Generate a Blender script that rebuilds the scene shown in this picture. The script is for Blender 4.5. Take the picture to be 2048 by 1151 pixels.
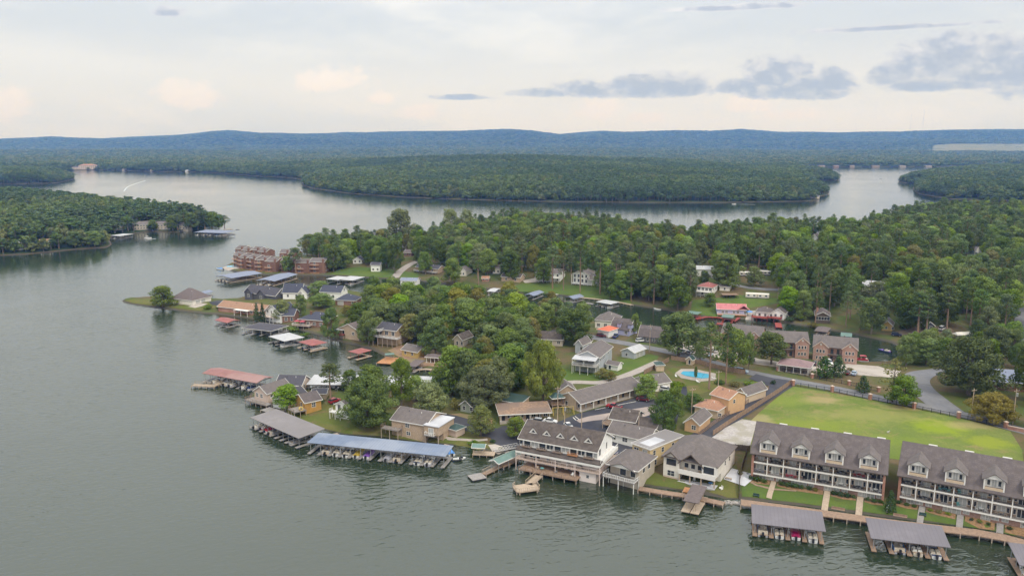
import bpy, bmesh, math, random
import numpy as np
from mathutils import Vector, Matrix
random.seed(7)
for o in list(bpy.data.objects): bpy.data.objects.remove(o, do_unlink=True)
SC = bpy.context.scene; COL = SC.collection
R = math.radians
# ------------------------------------------------------------ camera
CAM_H = 95.0; FPX = 1600.0; PITCH = math.atan((575.5 - 282.0) / FPX)
cam = bpy.data.cameras.new('camera'); camo = bpy.data.objects.new('camera', cam); COL.objects.link(camo)
camo.location = (0, 0, CAM_H); camo.rotation_euler = (math.pi / 2 - PITCH, 0, 0)
cam.sensor_width = 36.0; cam.lens = 36.0 * FPX / 2048.0; cam.clip_start = 1.0; cam.clip_end = 40000.0
SC.camera = camo
# ------------------------------------------------------------ view
SC.view_settings.view_transform = 'Standard'; SC.view_settings.look = 'None'
SC.view_settings.exposure = 0.0; SC.view_settings.gamma = 1.0; SC.view_settings.use_curve_mapping = False
try:
    SC.cycles.use_denoising = True; SC.cycles.denoiser = 'OPENIMAGEDENOISE'
    SC.cycles.max_bounces = 6; SC.cycles.diffuse_bounces = 3; SC.cycles.glossy_bounces = 3; SC.cycles.transmission_bounces = 3
    SC.cycles.sample_clamp_indirect = 4.0
except Exception: pass
SUN_EL = R(46); SUN_AZ = R(150)     # azimuth clockwise from +Y (view direction): the sun stands behind the camera to the right
# ------------------------------------------------------------ node helpers
def lin(c):
    return tuple(((x / 255.0) / 12.92 if x / 255.0 <= 0.04045 else ((x / 255.0 + 0.055) / 1.055) ** 2.4) for x in c)
class NT:
    def __init__(s, tree): s.t = tree; s.n = tree.nodes; s.l = tree.links
    def new(s, typ, **kw):
        n = s.n.new(typ)
        for k, v in kw.items(): setattr(n, k, v)
        return n
    def put(s, sock, v):
        if isinstance(v, bpy.types.NodeSocket): s.l.new(v, sock)
        elif isinstance(v, (tuple, list)) and len(v) == 3 and sock.type == 'RGBA': sock.default_value = (*v, 1)
        else: sock.default_value = v
    def math(s, op, a, b=0.0, c=None, clamp=False):
        n = s.new('ShaderNodeMath', operation=op); n.use_clamp = clamp
        s.put(n.inputs[0], a); s.put(n.inputs[1], b)
        if c is not None: s.put(n.inputs[2], c)
        return n.outputs[0]
    def mix(s, fac, a, b, blend='MIX'):
        n = s.new('ShaderNodeMix', data_type='RGBA', blend_type=blend)
        s.put(n.inputs[0], fac); s.put(n.inputs[6], a); s.put(n.inputs[7], b)
        return n.outputs[2]
    def ramp(s, f, lo, hi, a=0.0, b=1.0, smooth=True):
        n = s.new('ShaderNodeMapRange'); n.interpolation_type = 'SMOOTHSTEP' if smooth else 'LINEAR'; n.clamp = True
        s.put(n.inputs[0], f); s.put(n.inputs[1], lo); s.put(n.inputs[2], hi); s.put(n.inputs[3], a); s.put(n.inputs[4], b)
        return n.outputs[0]
    def noise(s, vec, scale, detail=3.0, rough=0.55, dist=0.0, dim='3D'):
        n = s.new('ShaderNodeTexNoise', noise_dimensions=dim)
        if vec is not None: s.l.new(vec, n.inputs['Vector'])
        n.inputs['Scale'].default_value = scale; n.inputs['Detail'].default_value = detail
        n.inputs['Roughness'].default_value = rough; n.inputs['Distortion'].default_value = dist
        return n.outputs['Fac']
    def comb(s, x, y, z):
        n = s.new('ShaderNodeCombineXYZ'); s.put(n.inputs[0], x); s.put(n.inputs[1], y); s.put(n.inputs[2], z)
        return n.outputs[0]
# ------------------------------------------------------------ world
W_ = bpy.data.worlds.new('World'); SC.world = W_; W_.use_nodes = True
t = NT(W_.node_tree); t.n.clear()
sky = t.new('ShaderNodeTexSky', sky_type='NISHITA'); sky.sun_disc = False
sky.sun_elevation = SUN_EL; sky.sun_rotation = SUN_AZ
tc = t.new('ShaderNodeTexCoord'); sep = t.new('ShaderNodeSeparateXYZ'); t.l.new(tc.outputs['Generated'], sep.inputs[0])
X, Y, Z = sep.outputs
hyp = t.math('SQRT', t.math('ADD', t.math('MULTIPLY', X, X), t.math('MULTIPLY', Y, Y)))
az = t.math('ARCTAN2', X, Y)                         # azimuth of the sky direction, 0 along +Y
el = t.math('ARCTAN2', Z, hyp)                       # elevation
p = t.comb(t.math('MULTIPLY', az, 1.0), t.math('MULTIPLY', el, 4.5), 0.0)
n1 = t.noise(p, 2.6, 5, 0.55, 0.4)
n2 = t.noise(p, 9.0, 5, 0.6, 0.3)
g = t.ramp(el, 0.0, 0.15)
base = t.mix(g, (0.75, 0.70, 0.648), (0.455, 0.48, 0.51))
up = t.ramp(el, 0.12, 0.8)
base = t.mix(up, base, (0.585, 0.605, 0.625))
thin = t.mix(t.ramp(n1, 0.40, 0.66), base, (0.615, 0.605, 0.595))
thin = t.mix(t.ramp(t.math('MULTIPLY', n2, t.ramp(el, 0.03, 0.16)), 0.36, 0.62, 0.0, 0.45), thin, (0.435, 0.46, 0.50))
def blobs(lst, nscale, amp):
    """clouds low in the sky: (azimuth, elevation, half width, half height) in radians, ragged tops and flatter bottoms"""
    fld = None
    pn = t.comb(az, t.math('MULTIPLY', el, 1.5), 3.7)
    nz = t.math('MULTIPLY', t.math('SUBTRACT', t.noise(pn, nscale, 6, 0.62, 0.2), 0.5), amp)
    nz2 = t.math('MULTIPLY', t.math('SUBTRACT', t.noise(pn, nscale * 0.36, 4, 0.55), 0.5), amp * 1.3)
    for a0, e0, ra, re in lst:
        dx = t.math('MULTIPLY', t.math('SUBTRACT', az, a0), 1.0 / ra)
        dy = t.math('MULTIPLY', t.math('SUBTRACT', el, e0), 1.0 / re)
        dn = t.math('MULTIPLY', t.math('MINIMUM', dy, 0.0), 1.9)
        dp = t.math('MAXIMUM', dy, 0.0)
        d = t.math('ADD', t.math('MULTIPLY', dx, dx), t.math('ADD', t.math('MULTIPLY', dn, dn), t.math('MULTIPLY', dp, dp)))
        v = t.math('SUBTRACT', 1.0, t.math('SQRT', d))
        fld = v if fld is None else t.math('SMOOTH_MAX', fld, v, 0.14)
    return t.math('ADD', fld, t.math('ADD', nz, nz2)), nz
def px2ae(lst):
    out = []
    for x, y, w, h in lst:
        u, v = (x - 1024) / FPX, (575.5 - y) / FPX
        d = (u, math.cos(PITCH) + v * math.sin(PITCH), -math.sin(PITCH) + v * math.cos(PITCH))
        k = math.hypot(d[0], d[1])
        out.append((math.atan2(d[0], d[1]), math.atan2(d[2], k), w / FPX, h / FPX))
    return out
peach, _ = blobs(px2ae([(375, 200, 75, 40), (670, 165, 85, 42), (765, 200, 40, 22), (835, 228, 50, 26), (10, 222, 70, 50), (1205, 225, 70, 34), (1290, 238, 60, 20), (1500, 215, 90, 32), (1590, 232, 90, 22)]), 46.0, 1.3)
thin = t.mix(t.ramp(peach, 0.05, 0.7, 0.0, 0.75), thin, (0.76, 0.675, 0.61))
dark, dn_ = blobs(px2ae([(1100, 188, 80, 15), (1180, 184, 110, 26), (1300, 182, 130, 34), (1350, 182, 34, 18), (1475, 176, 46, 24), (1540, 160, 65, 48), (1590, 184, 130, 28), (1672, 172, 40, 30), (1765, 158, 34, 28), (1815, 138, 46, 50), (1885, 128, 80, 62), (1975, 150, 120, 58), (2070, 158, 110, 62), (1900, 172, 120, 20), (2200, 150, 120, 40), (925, 196, 60, 9), (335, 26, 36, 16), (1450, 18, 150, 8), (1800, 56, 160, 7)]), 40.0, 1.12)
dcol = t.mix(t.ramp(t.math('ADD', dark, t.math('MULTIPLY', dn_, 1.1)), 0.0, 0.7), (0.50, 0.50, 0.53), (0.335, 0.36, 0.415))
ud = t.noise(t.comb(az, t.math('ADD', t.math('MULTIPLY', el, 1.5), 0.020), 3.7), 22.0, 5, 0.55, 0.2)
lit = t.math('SUBTRACT', t.noise(t.comb(az, t.math('MULTIPLY', el, 1.5), 3.7), 22.0, 5, 0.55, 0.2), ud)      # the upper side of each puff is paler
dcol = t.mix(t.ramp(lit, 0.0, 0.25, 0.0, 0.5), dcol, (0.64, 0.625, 0.63))
full = t.mix(t.ramp(dark, -0.10, 0.30, 0.0, 0.96), thin, dcol)
full = t.mix(t.ramp(el, -0.05, -0.01), (0.30, 0.33, 0.33), full)
lift = t.math('ADD', 1.0, t.math('MULTIPLY', t.math('POWER', t.math('MAXIMUM', t.math('SINE', el), 0.0), 0.78), 2.4))   # an overcast sky brightens steadily toward the zenith
lc = t.new('ShaderNodeCombineColor')
for k in range(3): t.l.new(t.math('MULTIPLY', lift, 10.0), lc.inputs[k])
cl10 = t.mix(1.0, full, lc.outputs[0], 'MULTIPLY')
mixed = t.mix(0.93, sky.outputs[0], cl10)            # a thin bright overcast, the clear sky just showing through
bg = t.new('ShaderNodeBackground'); t.l.new(mixed, bg.inputs[0]); bg.inputs[1].default_value = 0.109
t.l.new(bg.outputs[0], t.new('ShaderNodeOutputWorld').inputs[0])
# ------------------------------------------------------------ sun
sl = bpy.data.lights.new('sun', 'SUN'); sl.energy = 1.8; sl.angle = R(10); sl.color = (1.0, 0.94, 0.85)
so = bpy.data.objects.new('sun', sl); COL.objects.link(so)
sd_ = Vector((math.sin(SUN_AZ) * math.cos(SUN_EL), math.cos(SUN_AZ) * math.cos(SUN_EL), math.sin(SUN_EL)))
so.rotation_euler = (-sd_).to_track_quat('-Z', 'Y').to_euler(); so.location = sd_ * 300
# ------------------------------------------------------------ materials
MATS = {}
def mat(name, col, var=0.12, scale=1.2, rough=0.85, col2=None, lines=None, metal=0.0, spec=0.3, bump=0.0, big=0.0):
    """procedural: a base colour broken by two noises; lines = (axis, period, amount) for courses, boards or ribs"""
    if name in MATS: return MATS[name]
    m = bpy.data.materials.new(name); m.use_nodes = True; q = NT(m.node_tree)
    b = m.node_tree.nodes['Principled BSDF']
    if max(col) > 1: col = lin(col)
    if col2 is not None and max(col2) > 1: col2 = lin(col2)
    tc = q.new('ShaderNodeTexCoord').outputs['Object']
    n = q.noise(tc, scale, 4, 0.6)
    nn = q.noise(tc, scale * 0.13, 3, 0.5)
    c = q.mix(q.ramp(n, 0.3, 0.7), tuple(x * (1 - var) for x in col), tuple(min(1, x * (1 + var)) for x in col))
    if col2 is not None: c = q.mix(q.ramp(nn, 0.42, 0.62), c, col2)
    elif big: c = q.mix(q.ramp(nn, 0.35, 0.65, 0, 1), c, tuple(x * (1 - big) for x in col))
    if lines:
        sv = q.new('ShaderNodeVectorMath', operation='MULTIPLY'); q.l.new(tc, sv.inputs[0]); sv.inputs[1].default_value = (1.1, 0.1, 0.1)
        c = q.mix(q.ramp(q.noise(sv.outputs[0], 1.0, 4, 0.6), 0.5, 0.75, 0.0, 0.28), c, tuple(x * 0.62 for x in col))   # rain streaks down the slope
        ax, per, amt = lines
        s = q.new('ShaderNodeSeparateXYZ'); q.l.new(tc, s.inputs[0])
        f = q.math('FRACT', q.math('MULTIPLY', s.outputs['XYZ'.index(ax)], 1.0 / per))
        c = q.mix(q.ramp(f, 0.0, 0.22, amt, 0.0), c, tuple(x * 0.4 for x in col))
    q.put(b.inputs['Base Color'], c)
    b.inputs['Roughness'].default_value = rough; b.inputs['Metallic'].default_value = metal
    b.inputs['Specular IOR Level'].default_value = spec
    if bump:
        bp = q.new('ShaderNodeBump'); bp.inputs['Strength'].default_value = bump; bp.inputs['Distance'].default_value = 0.1
        q.l.new(n, bp.inputs['Height']); q.l.new(bp.outputs[0], b.inputs['Normal'])
    MATS[name] = m
    return m
# ------------------------------------------------------------ mesh builder
class MB:
    def __init__(s): s.v = []; s.f = []
    def poly(s, *pts):
        i = len(s.v); s.v += [tuple(p) for p in pts]; s.f.append(tuple(range(i, i + len(pts)))); return s
    def box(s, x0, y0, z0, x1, y1, z1):
        i = len(s.v)
        s.v += [(x0, y0, z0), (x1, y0, z0), (x1, y1, z0), (x0, y1, z0), (x0, y0, z1), (x1, y0, z1), (x1, y1, z1), (x0, y1, z1)]
        s.f += [tuple(i + k for k in q) for q in ((0, 3, 2, 1), (4, 5, 6, 7), (0, 1, 5, 4), (1, 2, 6, 5), (2, 3, 7, 6), (3, 0, 4, 7))]
        return s
    def prism(s, prof, axis, a, b):
        """prof: convex or simple (u,z) outline; axis 'x' -> u is y, extruded x from a to b; axis 'y' -> u is x"""
        n = len(prof); i = len(s.v)
        for q in (a, b):
            for u, z in prof: s.v.append((q, u, z) if axis == 'x' else (u, q, z))
        s.f.append(tuple(range(i, i + n))); s.f.append(tuple(range(i + 2 * n - 1, i + n - 1, -1)))
        for k in range(n):
            k2 = (k + 1) % n; s.f.append((i + k, i + n + k, i + n + k2, i + k2))
        return s
    def bar(s, p, q, w=0.1, h=None):
        h = h or w; p = Vector(p); q = Vector(q); d = (q - p)
        if d.length < 1e-6: return s
        d.normalize(); up = Vector((0, 0, 1)) if abs(d.z) < 0.95 else Vector((1, 0, 0))
        a = d.cross(up).normalized() * (w / 2); b = a.cross(d).normalized() * (h / 2); i = len(s.v)
        for e in (p, q):
            for sa, sb in ((-1, -1), (1, -1), (1, 1), (-1, 1)): s.v.append(tuple(e + a * sa + b * sb))
        s.f += [tuple(i + k for k in f) for f in ((0, 1, 2, 3), (7, 6, 5, 4), (0, 4, 5, 1), (1, 5, 6, 2), (2, 6, 7, 3), (3, 7, 4, 0))]
        return s
    def cyl(s, p, q, r0, r1=None, n=8):
        r1 = r0 if r1 is None else r1; p = Vector(p); q = Vector(q); d = (q - p).normalized()
        up = Vector((0, 0, 1)) if abs(d.z) < 0.95 else Vector((1, 0, 0)); a = d.cross(up).normalized(); b = a.cross(d); i = len(s.v)
        for e, r in ((p, r0), (q, r1)):
            for k in range(n):
                th = 2 * math.pi * k / n; s.v.append(tuple(e + (a * math.cos(th) + b * math.sin(th)) * r))
        for k in range(n):
            k2 = (k + 1) % n; s.f.append((i + k, i + k2, i + n + k2, i + n + k))
        s.f.append(tuple(range(i + n - 1, i - 1, -1))); s.f.append(tuple(range(i + n, i + 2 * n)))
        return s
    def loft(s, rings):
        n = len(rings[0]); i = len(s.v)
        for r in rings: s.v += [tuple(p) for p in r]
        for j in range(len(rings) - 1):
            for k in range(n):
                k2 = (k + 1) % n; s.f.append((i + j * n + k, i + j * n + k2, i + (j + 1) * n + k2, i + (j + 1) * n + k))
        s.f.append(tuple(range(i + n - 1, i - 1, -1))); m = i + (len(rings) - 1) * n; s.f.append(tuple(range(m, m + n)))
        return s
    def mesh(s, name, m):
        me = bpy.data.meshes.new(name); me.from_pydata(s.v, [], s.f); me.materials.append(m)
        bm = bmesh.new(); bm.from_mesh(me); bmesh.ops.recalc_face_normals(bm, faces=bm.faces); bm.to_mesh(me); bm.free()
        return me
    def build(s, name, m, parent=None, loc=(0, 0, 0), rot=0.0):
        if not s.v: return None
        return link(name, s.mesh(name, m), parent, loc, rot)
def link(name, me, parent=None, loc=(0, 0, 0), rot=0.0):
    o = bpy.data.objects.new(name, me); COL.objects.link(o); o.location = loc; o.rotation_euler = (0, 0, rot)
    if parent is not None: o.parent = parent
    return o
def tag(o, label=None, cat=None, group=None, kind=None):
    if label: o['label'] = label
    if cat: o['category'] = cat
    if group: o['group'] = group
    if kind: o['kind'] = kind
    return o
def thing(name, label, cat, loc, rot=0.0, group=None):
    return tag(link(name, None, None, loc, rot), label, cat, group)
def copy_tree(o, parent=None, kids=None):
    c = o.copy(); COL.objects.link(c); c.parent = parent
    for ch in o.children: copy_tree(ch, c)
    return c
# ------------------------------------------------------------ pixels of the survey picture -> points of the place
CP, SP = math.cos(PITCH), math.sin(PITCH)
def ray(px, py):
    u, v = (px - 1024) / FPX, (575.5 - py) / FPX
    return (u, CP + v * SP, -SP + v * CP)
def at(px, py, z=0.0):
    d = ray(px, py); k = (z - CAM_H) / d[2]
    return (d[0] * k, d[1] * k, z)
def to_px(P):
    x, y, z = P[0], P[1], P[2] - CAM_H
    zc = y * CP - z * SP; v = y * SP + z * CP
    return 1024 + FPX * x / zc, 575.5 - FPX * v / zc, zc
def W2(lst, z=0.0): return [at(x, y, z)[:2] for x, y in lst]
# ------------------------------------------------------------ signed distance to shore polygons
def sdf(polys, gx, gy):
    best = np.full(gx.shape, 1e9); inside = np.zeros(gx.shape, bool)
    for P in polys:
        ins = np.zeros(gx.shape, bool)
        for (x0, y0), (x1, y1) in zip(P, P[1:] + P[:1]):
            dx, dy = x1 - x0, y1 - y0; L = dx * dx + dy * dy + 1e-9
            tt = np.clip(((gx - x0) * dx + (gy - y0) * dy) / L, 0, 1)
            best = np.minimum(best, (gx - x0 - tt * dx) ** 2 + (gy - y0 - tt * dy) ** 2)
            if y0 != y1:
                c = ((y0 > gy) != (y1 > gy)) & (gx < (x1 - x0) * (gy - y0) / (y1 - y0) + x0); ins ^= c
        inside |= ins
    best = np.sqrt(best); return np.where(inside, best, -best)
def sstep(a, b, x):
    q = np.clip((x - a) / (b - a), 0, 1); return q * q * (3 - 2 * q)
def vnoise(x, y, s, seed=0):
    """smooth value noise in [-1,1]"""
    x = x / s; y = y / s; xi = np.floor(x); yi = np.floor(y); fx = x - xi; fy = y - yi
    fx = fx * fx * (3 - 2 * fx); fy = fy * fy * (3 - 2 * fy)
    def h(a, b):
        q = np.sin(a * 127.1 + b * 311.7 + seed * 74.7) * 43758.5453; return (q - np.floor(q)) * 2 - 1
    return (h(xi, yi) * (1 - fx) + h(xi + 1, yi) * fx) * (1 - fy) + (h(xi, yi + 1) * (1 - fx) + h(xi + 1, yi + 1) * fx) * fy
# south land: the near peninsula with the cove and the long left arm; north land: beyond the channel
SOUTH = W2([(2300, 1118), (2120, 1090), (2048, 1076), (2011, 1064), (1958, 1055), (1800, 1037), (1700, 1024), (1600, 1010), (1480, 997), (1452, 997), (1415, 990), (1367, 981), (1278, 969), (1262, 966),
            (1215, 950), (1190, 950), (1120, 938), (1050, 924), (1028, 908), (1008, 903), (985, 908), (966, 903), (940, 893), (905, 889), (860, 885), (760, 872), (690, 868), (645, 858), (606, 846), (575, 828), (558, 818), (520, 806), (498, 796), (500, 786), (520, 775),
            (545, 772), (610, 776), (700, 775), (790, 776), (880, 775), (905, 768), (918, 752), (905, 742), (885, 738), (858, 741), (835, 737), (800, 722), (770, 712), (742, 698), (700, 688), (660, 678), (630, 668), (600, 660), (570, 652), (540, 645), (500, 637), (460, 632), (437, 629), (400, 626), (370, 623), (320, 616), (270, 609), (246, 604),
            (244, 600), (262, 596), (300, 595), (350, 594), (390, 594), (425, 598), (450, 599), (478, 597), (520, 583), (580, 580), (650, 578), (700, 582), (740, 588), (800, 592), (860, 597), (930, 604), (1000, 612), (1080, 622), (1150, 636), (1200, 646), (1260, 652), (1330, 660), (1400, 664), (1460, 672), (1540, 690), (1620, 705), (1690, 718), (1725, 724), (1775, 723), (1795, 712), (1794, 698),
            (1800, 690), (1850, 690), (2300, 680)])
NORTH = W2([(445, 535), (452, 539), (480, 545), (530, 549), (600, 551), (650, 551), (700, 553), (770, 557), (830, 560), (880, 567), (930, 574), (1000, 580), (1060, 583), (1100, 588), (1140, 593), (1200, 600), (1265, 610), (1335, 621), (1390, 632), (1420, 636), (1500, 639), (1560, 644), (1610, 652), (1660, 660), (1720, 671), (1780, 684), (1800, 694), (1850, 700), (2300, 700),
            (2300, 425), (2048, 426), (1900, 430), (1800, 440), (1752, 455), (1730, 476), (1650, 476), (1560, 470), (1480, 478), (1420, 490), (1330, 491), (1250, 474), (1150, 458), (1050, 457), (960, 466), (900, 481), (830, 496), (760, 500), (700, 503), (640, 508), (580, 514), (500, 516), (468, 523)])
GS = 2.5; GX0, GX1, GY0, GY1 = -350.0, 760.0, 140.0, 1010.0
gxs = np.arange(GX0, GX1 + 0.1, GS); gys = np.arange(GY0, GY1 + 0.1, GS)
GXX, GYY = np.meshgrid(gxs, gys)
SDS = sdf([SOUTH], GXX, GYY); SDN = sdf([NORTH], GXX, GYY)
def bank(sd): return np.where(sd < 0, np.maximum(sd * 0.6, -4.0), np.minimum(sd * 0.6, 1.1))
lump = vnoise(GXX, GYY, 45, 1) * 0.5 + vnoise(GXX, GYY, 17, 2) * 0.18
HS = bank(SDS) + sstep(3, 13, SDS) * 0.6 + sstep(13, 34, SDS) * 2.4 + sstep(6, 40, SDS) * lump * 0.35
rise = 0.35 + 0.65 * sstep(-110, 40, GXX)
HN = bank(SDN) + rise * (sstep(2, 55, SDN) * 7.5 + sstep(40, 160, SDN) * 5.5) + sstep(6, 60, SDN) * lump
HG = np.maximum(HS, HN)
def Hz(x, y):
    fx = np.clip((np.asarray(x, float) - GX0) / GS, 0, len(gxs) - 1.001); fy = np.clip((np.asarray(y, float) - GY0) / GS, 0, len(gys) - 1.001)
    i = fx.astype(int); j = fy.astype(int); a = fx - i; b = fy - j
    return (HG[j, i] * (1 - a) + HG[j, i + 1] * a) * (1 - b) + (HG[j + 1, i] * (1 - a) + HG[j + 1, i + 1] * a) * b
def H(x, y): return float(Hz(x, y))
_ts = np.linspace(150, 1005, 3421)
def G(px, py, dz=0.0):
    """where the sight line through a survey pixel meets the ground (raised by dz)"""
    d = ray(px, py); xs = d[0] / d[1] * _ts; zs = CAM_H + d[2] / d[1] * _ts
    k = np.argmax(zs <= np.maximum(Hz(xs, _ts), 0.0) + dz); y = _ts[k]; x = xs[k]
    return (float(x), float(y), max(H(x, y), 0.0))
def GW(px, py, z=None):
    return G(px, py) if z is None else at(px, py, z)
# ============================================================ LARGE STRUCTURE: water, ground, far land, roads
def water_material():
    m = bpy.data.materials.new('lake_water'); m.use_nodes = True; q = NT(m.node_tree); b = m.node_tree.nodes['Principled BSDF']
    tc = q.new('ShaderNodeTexCoord').outputs['Object']
    s = q.new('ShaderNodeSeparateXYZ'); q.l.new(tc, s.inputs[0])
    big = q.noise(tc, 0.012, 3, 0.5)
    q.put(b.inputs['Base Color'], q.mix(q.ramp(big, 0.3, 0.7), (0.018, 0.030, 0.014), (0.026, 0.038, 0.021)))
    b.inputs['IOR'].default_value = 1.8; b.inputs['Roughness'].default_value = 0.06; b.inputs['Specular IOR Level'].default_value = 0.5
    v1 = q.comb(q.math('ADD', q.math('MULTIPLY', s.outputs[0], 0.55), q.math('MULTIPLY', s.outputs[1], 0.22)), q.math('SUBTRACT', q.math('MULTIPLY', s.outputs[1], 1.05), q.math('MULTIPLY', s.outputs[0], 0.3)), 0.0)
    w1 = q.noise(v1, 0.55, 3, 0.5, 0.5)
    v2 = q.comb(q.math('MULTIPLY', s.outputs[0], 1.0), q.math('MULTIPLY', s.outputs[1], 0.6), 5.0)
    w2 = q.noise(v2, 0.085, 2, 0.5, 0.4)
    gust = q.ramp(q.noise(tc, 0.006, 3, 0.55, 0.5), 0.35, 0.65, 0.75, 1.25)
    gust = q.math('MULTIPLY', gust, q.ramp(s.outputs[1], 240, 620, 1.3, 0.36))   # the open reach lies calmer than the water off the docks
    h = q.math('MULTIPLY', q.math('ADD', w1, q.math('MULTIPLY', w2, 1.2)), gust)
    bp = q.new('ShaderNodeBump'); bp.inputs['Strength'].default_value = 0.5; bp.inputs['Distance'].default_value = 0.38
    q.l.new(h, bp.inputs['Height']); q.l.new(bp.outputs[0], b.inputs['Normal'])
    return m
WATER = water_material()
mb = MB(); ys = [-400, 100, 400, 900, 2500, 13500]
for a, b_ in zip(ys[:-1], ys[1:]): mb.poly((-9500, a, 0), (9500, a, 0), (9500, b_, 0), (-9500, b_, 0))
tag(mb.build('water', WATER), 'wide grey green lake with small wind ripples', kind='structure')

def ground_material(name, cols, scale=0.35, wet=None, spots=()):
    """soil and short grass: three colours mixed by noises of different size"""
    m = bpy.data.materials.new(name); m.use_nodes = True; q = NT(m.node_tree); b = m.node_tree.nodes['Principled BSDF']
    tc = q.new('ShaderNodeTexCoord').outputs['Object']
    c = q.mix(q.ramp(q.noise(tc, scale * 0.16, 4, 0.6, 0.5), 0.38, 0.62), cols[0], cols[1])
    c = q.mix(q.ramp(q.noise(tc, scale * 0.45, 5, 0.65, 0.8), 0.5, 0.7), c, cols[2])
    f = q.noise(tc, scale * 6, 3, 0.6)
    c = q.mix(q.ramp(f, 0.25, 0.75, 0.0, 0.4), c, tuple(x * 0.55 for x in cols[0]))
    c = q.mix(q.ramp(q.noise(tc, scale * 1.7, 4, 0.7, 1.5), 0.52, 0.72, 0.0, 0.55), c, tuple(x * 0.72 for x in cols[1]))
    if spots:                              # worn, dry and lush places with ragged outlines
        s = q.new('ShaderNodeSeparateXYZ'); q.l.new(tc, s.inputs[0]); rg = q.math('MULTIPLY', q.math('SUBTRACT', q.noise(tc, 0.22, 5, 0.65), 0.5), 1.6)
    for (sx, sy, ra, rb, sc, am) in spots:
        d = q.math('SQRT', q.math('ADD', q.math('POWER', q.math('MULTIPLY', q.math('SUBTRACT', s.outputs[0], sx), 1 / ra), 2.0), q.math('POWER', q.math('MULTIPLY', q.math('SUBTRACT', s.outputs[1], sy), 1 / rb), 2.0)))
        c = q.mix(q.ramp(q.math('ADD', d, rg), 0.35, 1.15, am, 0.0), c, sc)
    if wet is not None:                    # a stony, muddy band where the lake laps the bank
        s = q.new('ShaderNodeSeparateXYZ'); q.l.new(tc, s.inputs[0])
        c = q.mix(q.ramp(s.outputs[2], 0.25, 1.0, 1.0, 0.0), c, wet)
    q.put(b.inputs['Base Color'], c); b.inputs['Roughness'].default_value = 0.95; b.inputs['Specular IOR Level'].default_value = 0.1
    bp = q.new('ShaderNodeBump'); bp.inputs['Strength'].default_value = 0.35; bp.inputs['Distance'].default_value = 0.12
    q.l.new(f, bp.inputs['Height']); q.l.new(bp.outputs[0], b.inputs['Normal'])
    return m
GROUND = ground_material('wooded_ground', ((0.085, 0.115, 0.030), (0.150, 0.105, 0.062), (0.095, 0.095, 0.035)), wet=(0.085, 0.075, 0.06))
def grid_mesh(name, xx, yy, zz, m, keep):
    nj, ni = xx.shape
    idx = np.arange(nj * ni).reshape(nj, ni)
    a, b_, c, d = idx[:-1, :-1], idx[:-1, 1:], idx[1:, 1:], idx[1:, :-1]
    k = keep[:-1, :-1] | keep[:-1, 1:] | keep[1:, 1:] | keep[1:, :-1]
    F = np.stack([a[k], b_[k], c[k], d[k]], 1)
    used = np.unique(F); remap = np.full(nj * ni, -1); remap[used] = np.arange(len(used)); F = remap[F]
    V = np.stack([xx.ravel()[used], yy.ravel()[used], zz.ravel()[used]], 1)
    me = bpy.data.meshes.new(name); me.vertices.add(len(V)); me.vertices.foreach_set('co', V.ravel())
    me.loops.add(F.size); me.loops.foreach_set('vertex_index', F.ravel().astype(np.int32))
    me.polygons.add(len(F)); me.polygons.foreach_set('loop_start', np.arange(0, F.size, 4, dtype=np.int32))
    me.polygons.foreach_set('loop_total', np.full(len(F), 4, dtype=np.int32)); me.update(); me.validate()
    me.polygons.foreach_set('use_smooth', np.ones(len(F), bool)); me.materials.append(m)
    return link(name, me)
tag(grid_mesh('ground', GXX, GYY, HG, GROUND, HG > -3.8), 'grass and bare soil of the built up peninsula', kind='structure')

# ---- far land: a fan of ground from the left peninsula to the ridge
FL = W2([(-420, 560), (-200, 525), (0, 511), (60, 508), (150, 499), (214, 495), (224, 489), (219, 478), (228, 471), (262, 468), (300, 463), (380, 465), (440, 463), (460, 457), (457, 446), (400, 437), (300, 426), (200, 414), (100, 403), (0, 398), (-250, 390), (-600, 392)])
FM = W2([(-500, 374), (60, 367), (112, 366), (146, 359), (150, 354), (130, 350), (60, 346), (-500, 344)])
FC = W2([(-700, 341), (110, 341.5), (150, 340.5), (210, 340), (300, 343), (400, 344), (460, 348), (510, 352), (560, 354), (600, 358), (606, 362), (602, 369), (620, 376), (700, 387), (800, 394), (900, 398), (1000, 401), (1150, 404), (1300, 405), (1450, 405), (1560, 403.5), (1625, 402), (1640, 399), (1636, 393), (1655, 390), (1660, 384), (1645, 373), (1625, 365), (1640, 360), (1676, 361), (1682, 356), (1665, 350), (1640, 347), (1608, 343), (1604, 337), (1612, 334.5), (1700, 334), (1800, 334), (1880, 333.5), (1905, 331.5), (2060, 329), (2700, 326), (3200, 292), (2300, 288.5), (1024, 288), (-300, 288.5), (-1300, 292)])
FR = W2([(1795, 364), (1812, 366), (1831, 366), (1825, 378), (1833, 386), (1850, 390), (1900, 398), (2048, 402), (2500, 412), (2900, 380), (2600, 345), (2048, 340), (1960, 341), (1900, 346), (1830, 354), (1800, 360)])
ridge_px = np.array([(-900, 284), (-300, 280), (0, 277), (100, 273), (200, 275), (300, 271), (370, 268), (430, 262), (460, 260), (520, 265), (600, 266.5), (700, 264), (850, 261), (930, 261), (1010, 258), (1060, 260), (1120, 267), (1200, 261), (1250, 263), (1350, 260), (1420, 261), (1480, 258), (1560, 263), (1700, 264), (1800, 263), (1900, 259), (2048, 258), (2400, 262), (3000, 272)], float)
NR, NC = 330, 420
rr = 620.0 * (13000.0 / 620.0) ** (np.arange(NR) / (NR - 1)); aa = np.linspace(-0.86, 0.86, NC)
FXX = rr[:, None] * aa[None, :]; FYY = np.repeat(rr[:, None], NC, 1)
SDF_ = sdf([FL, FM, FC, FR], FXX, FYY)
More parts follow.
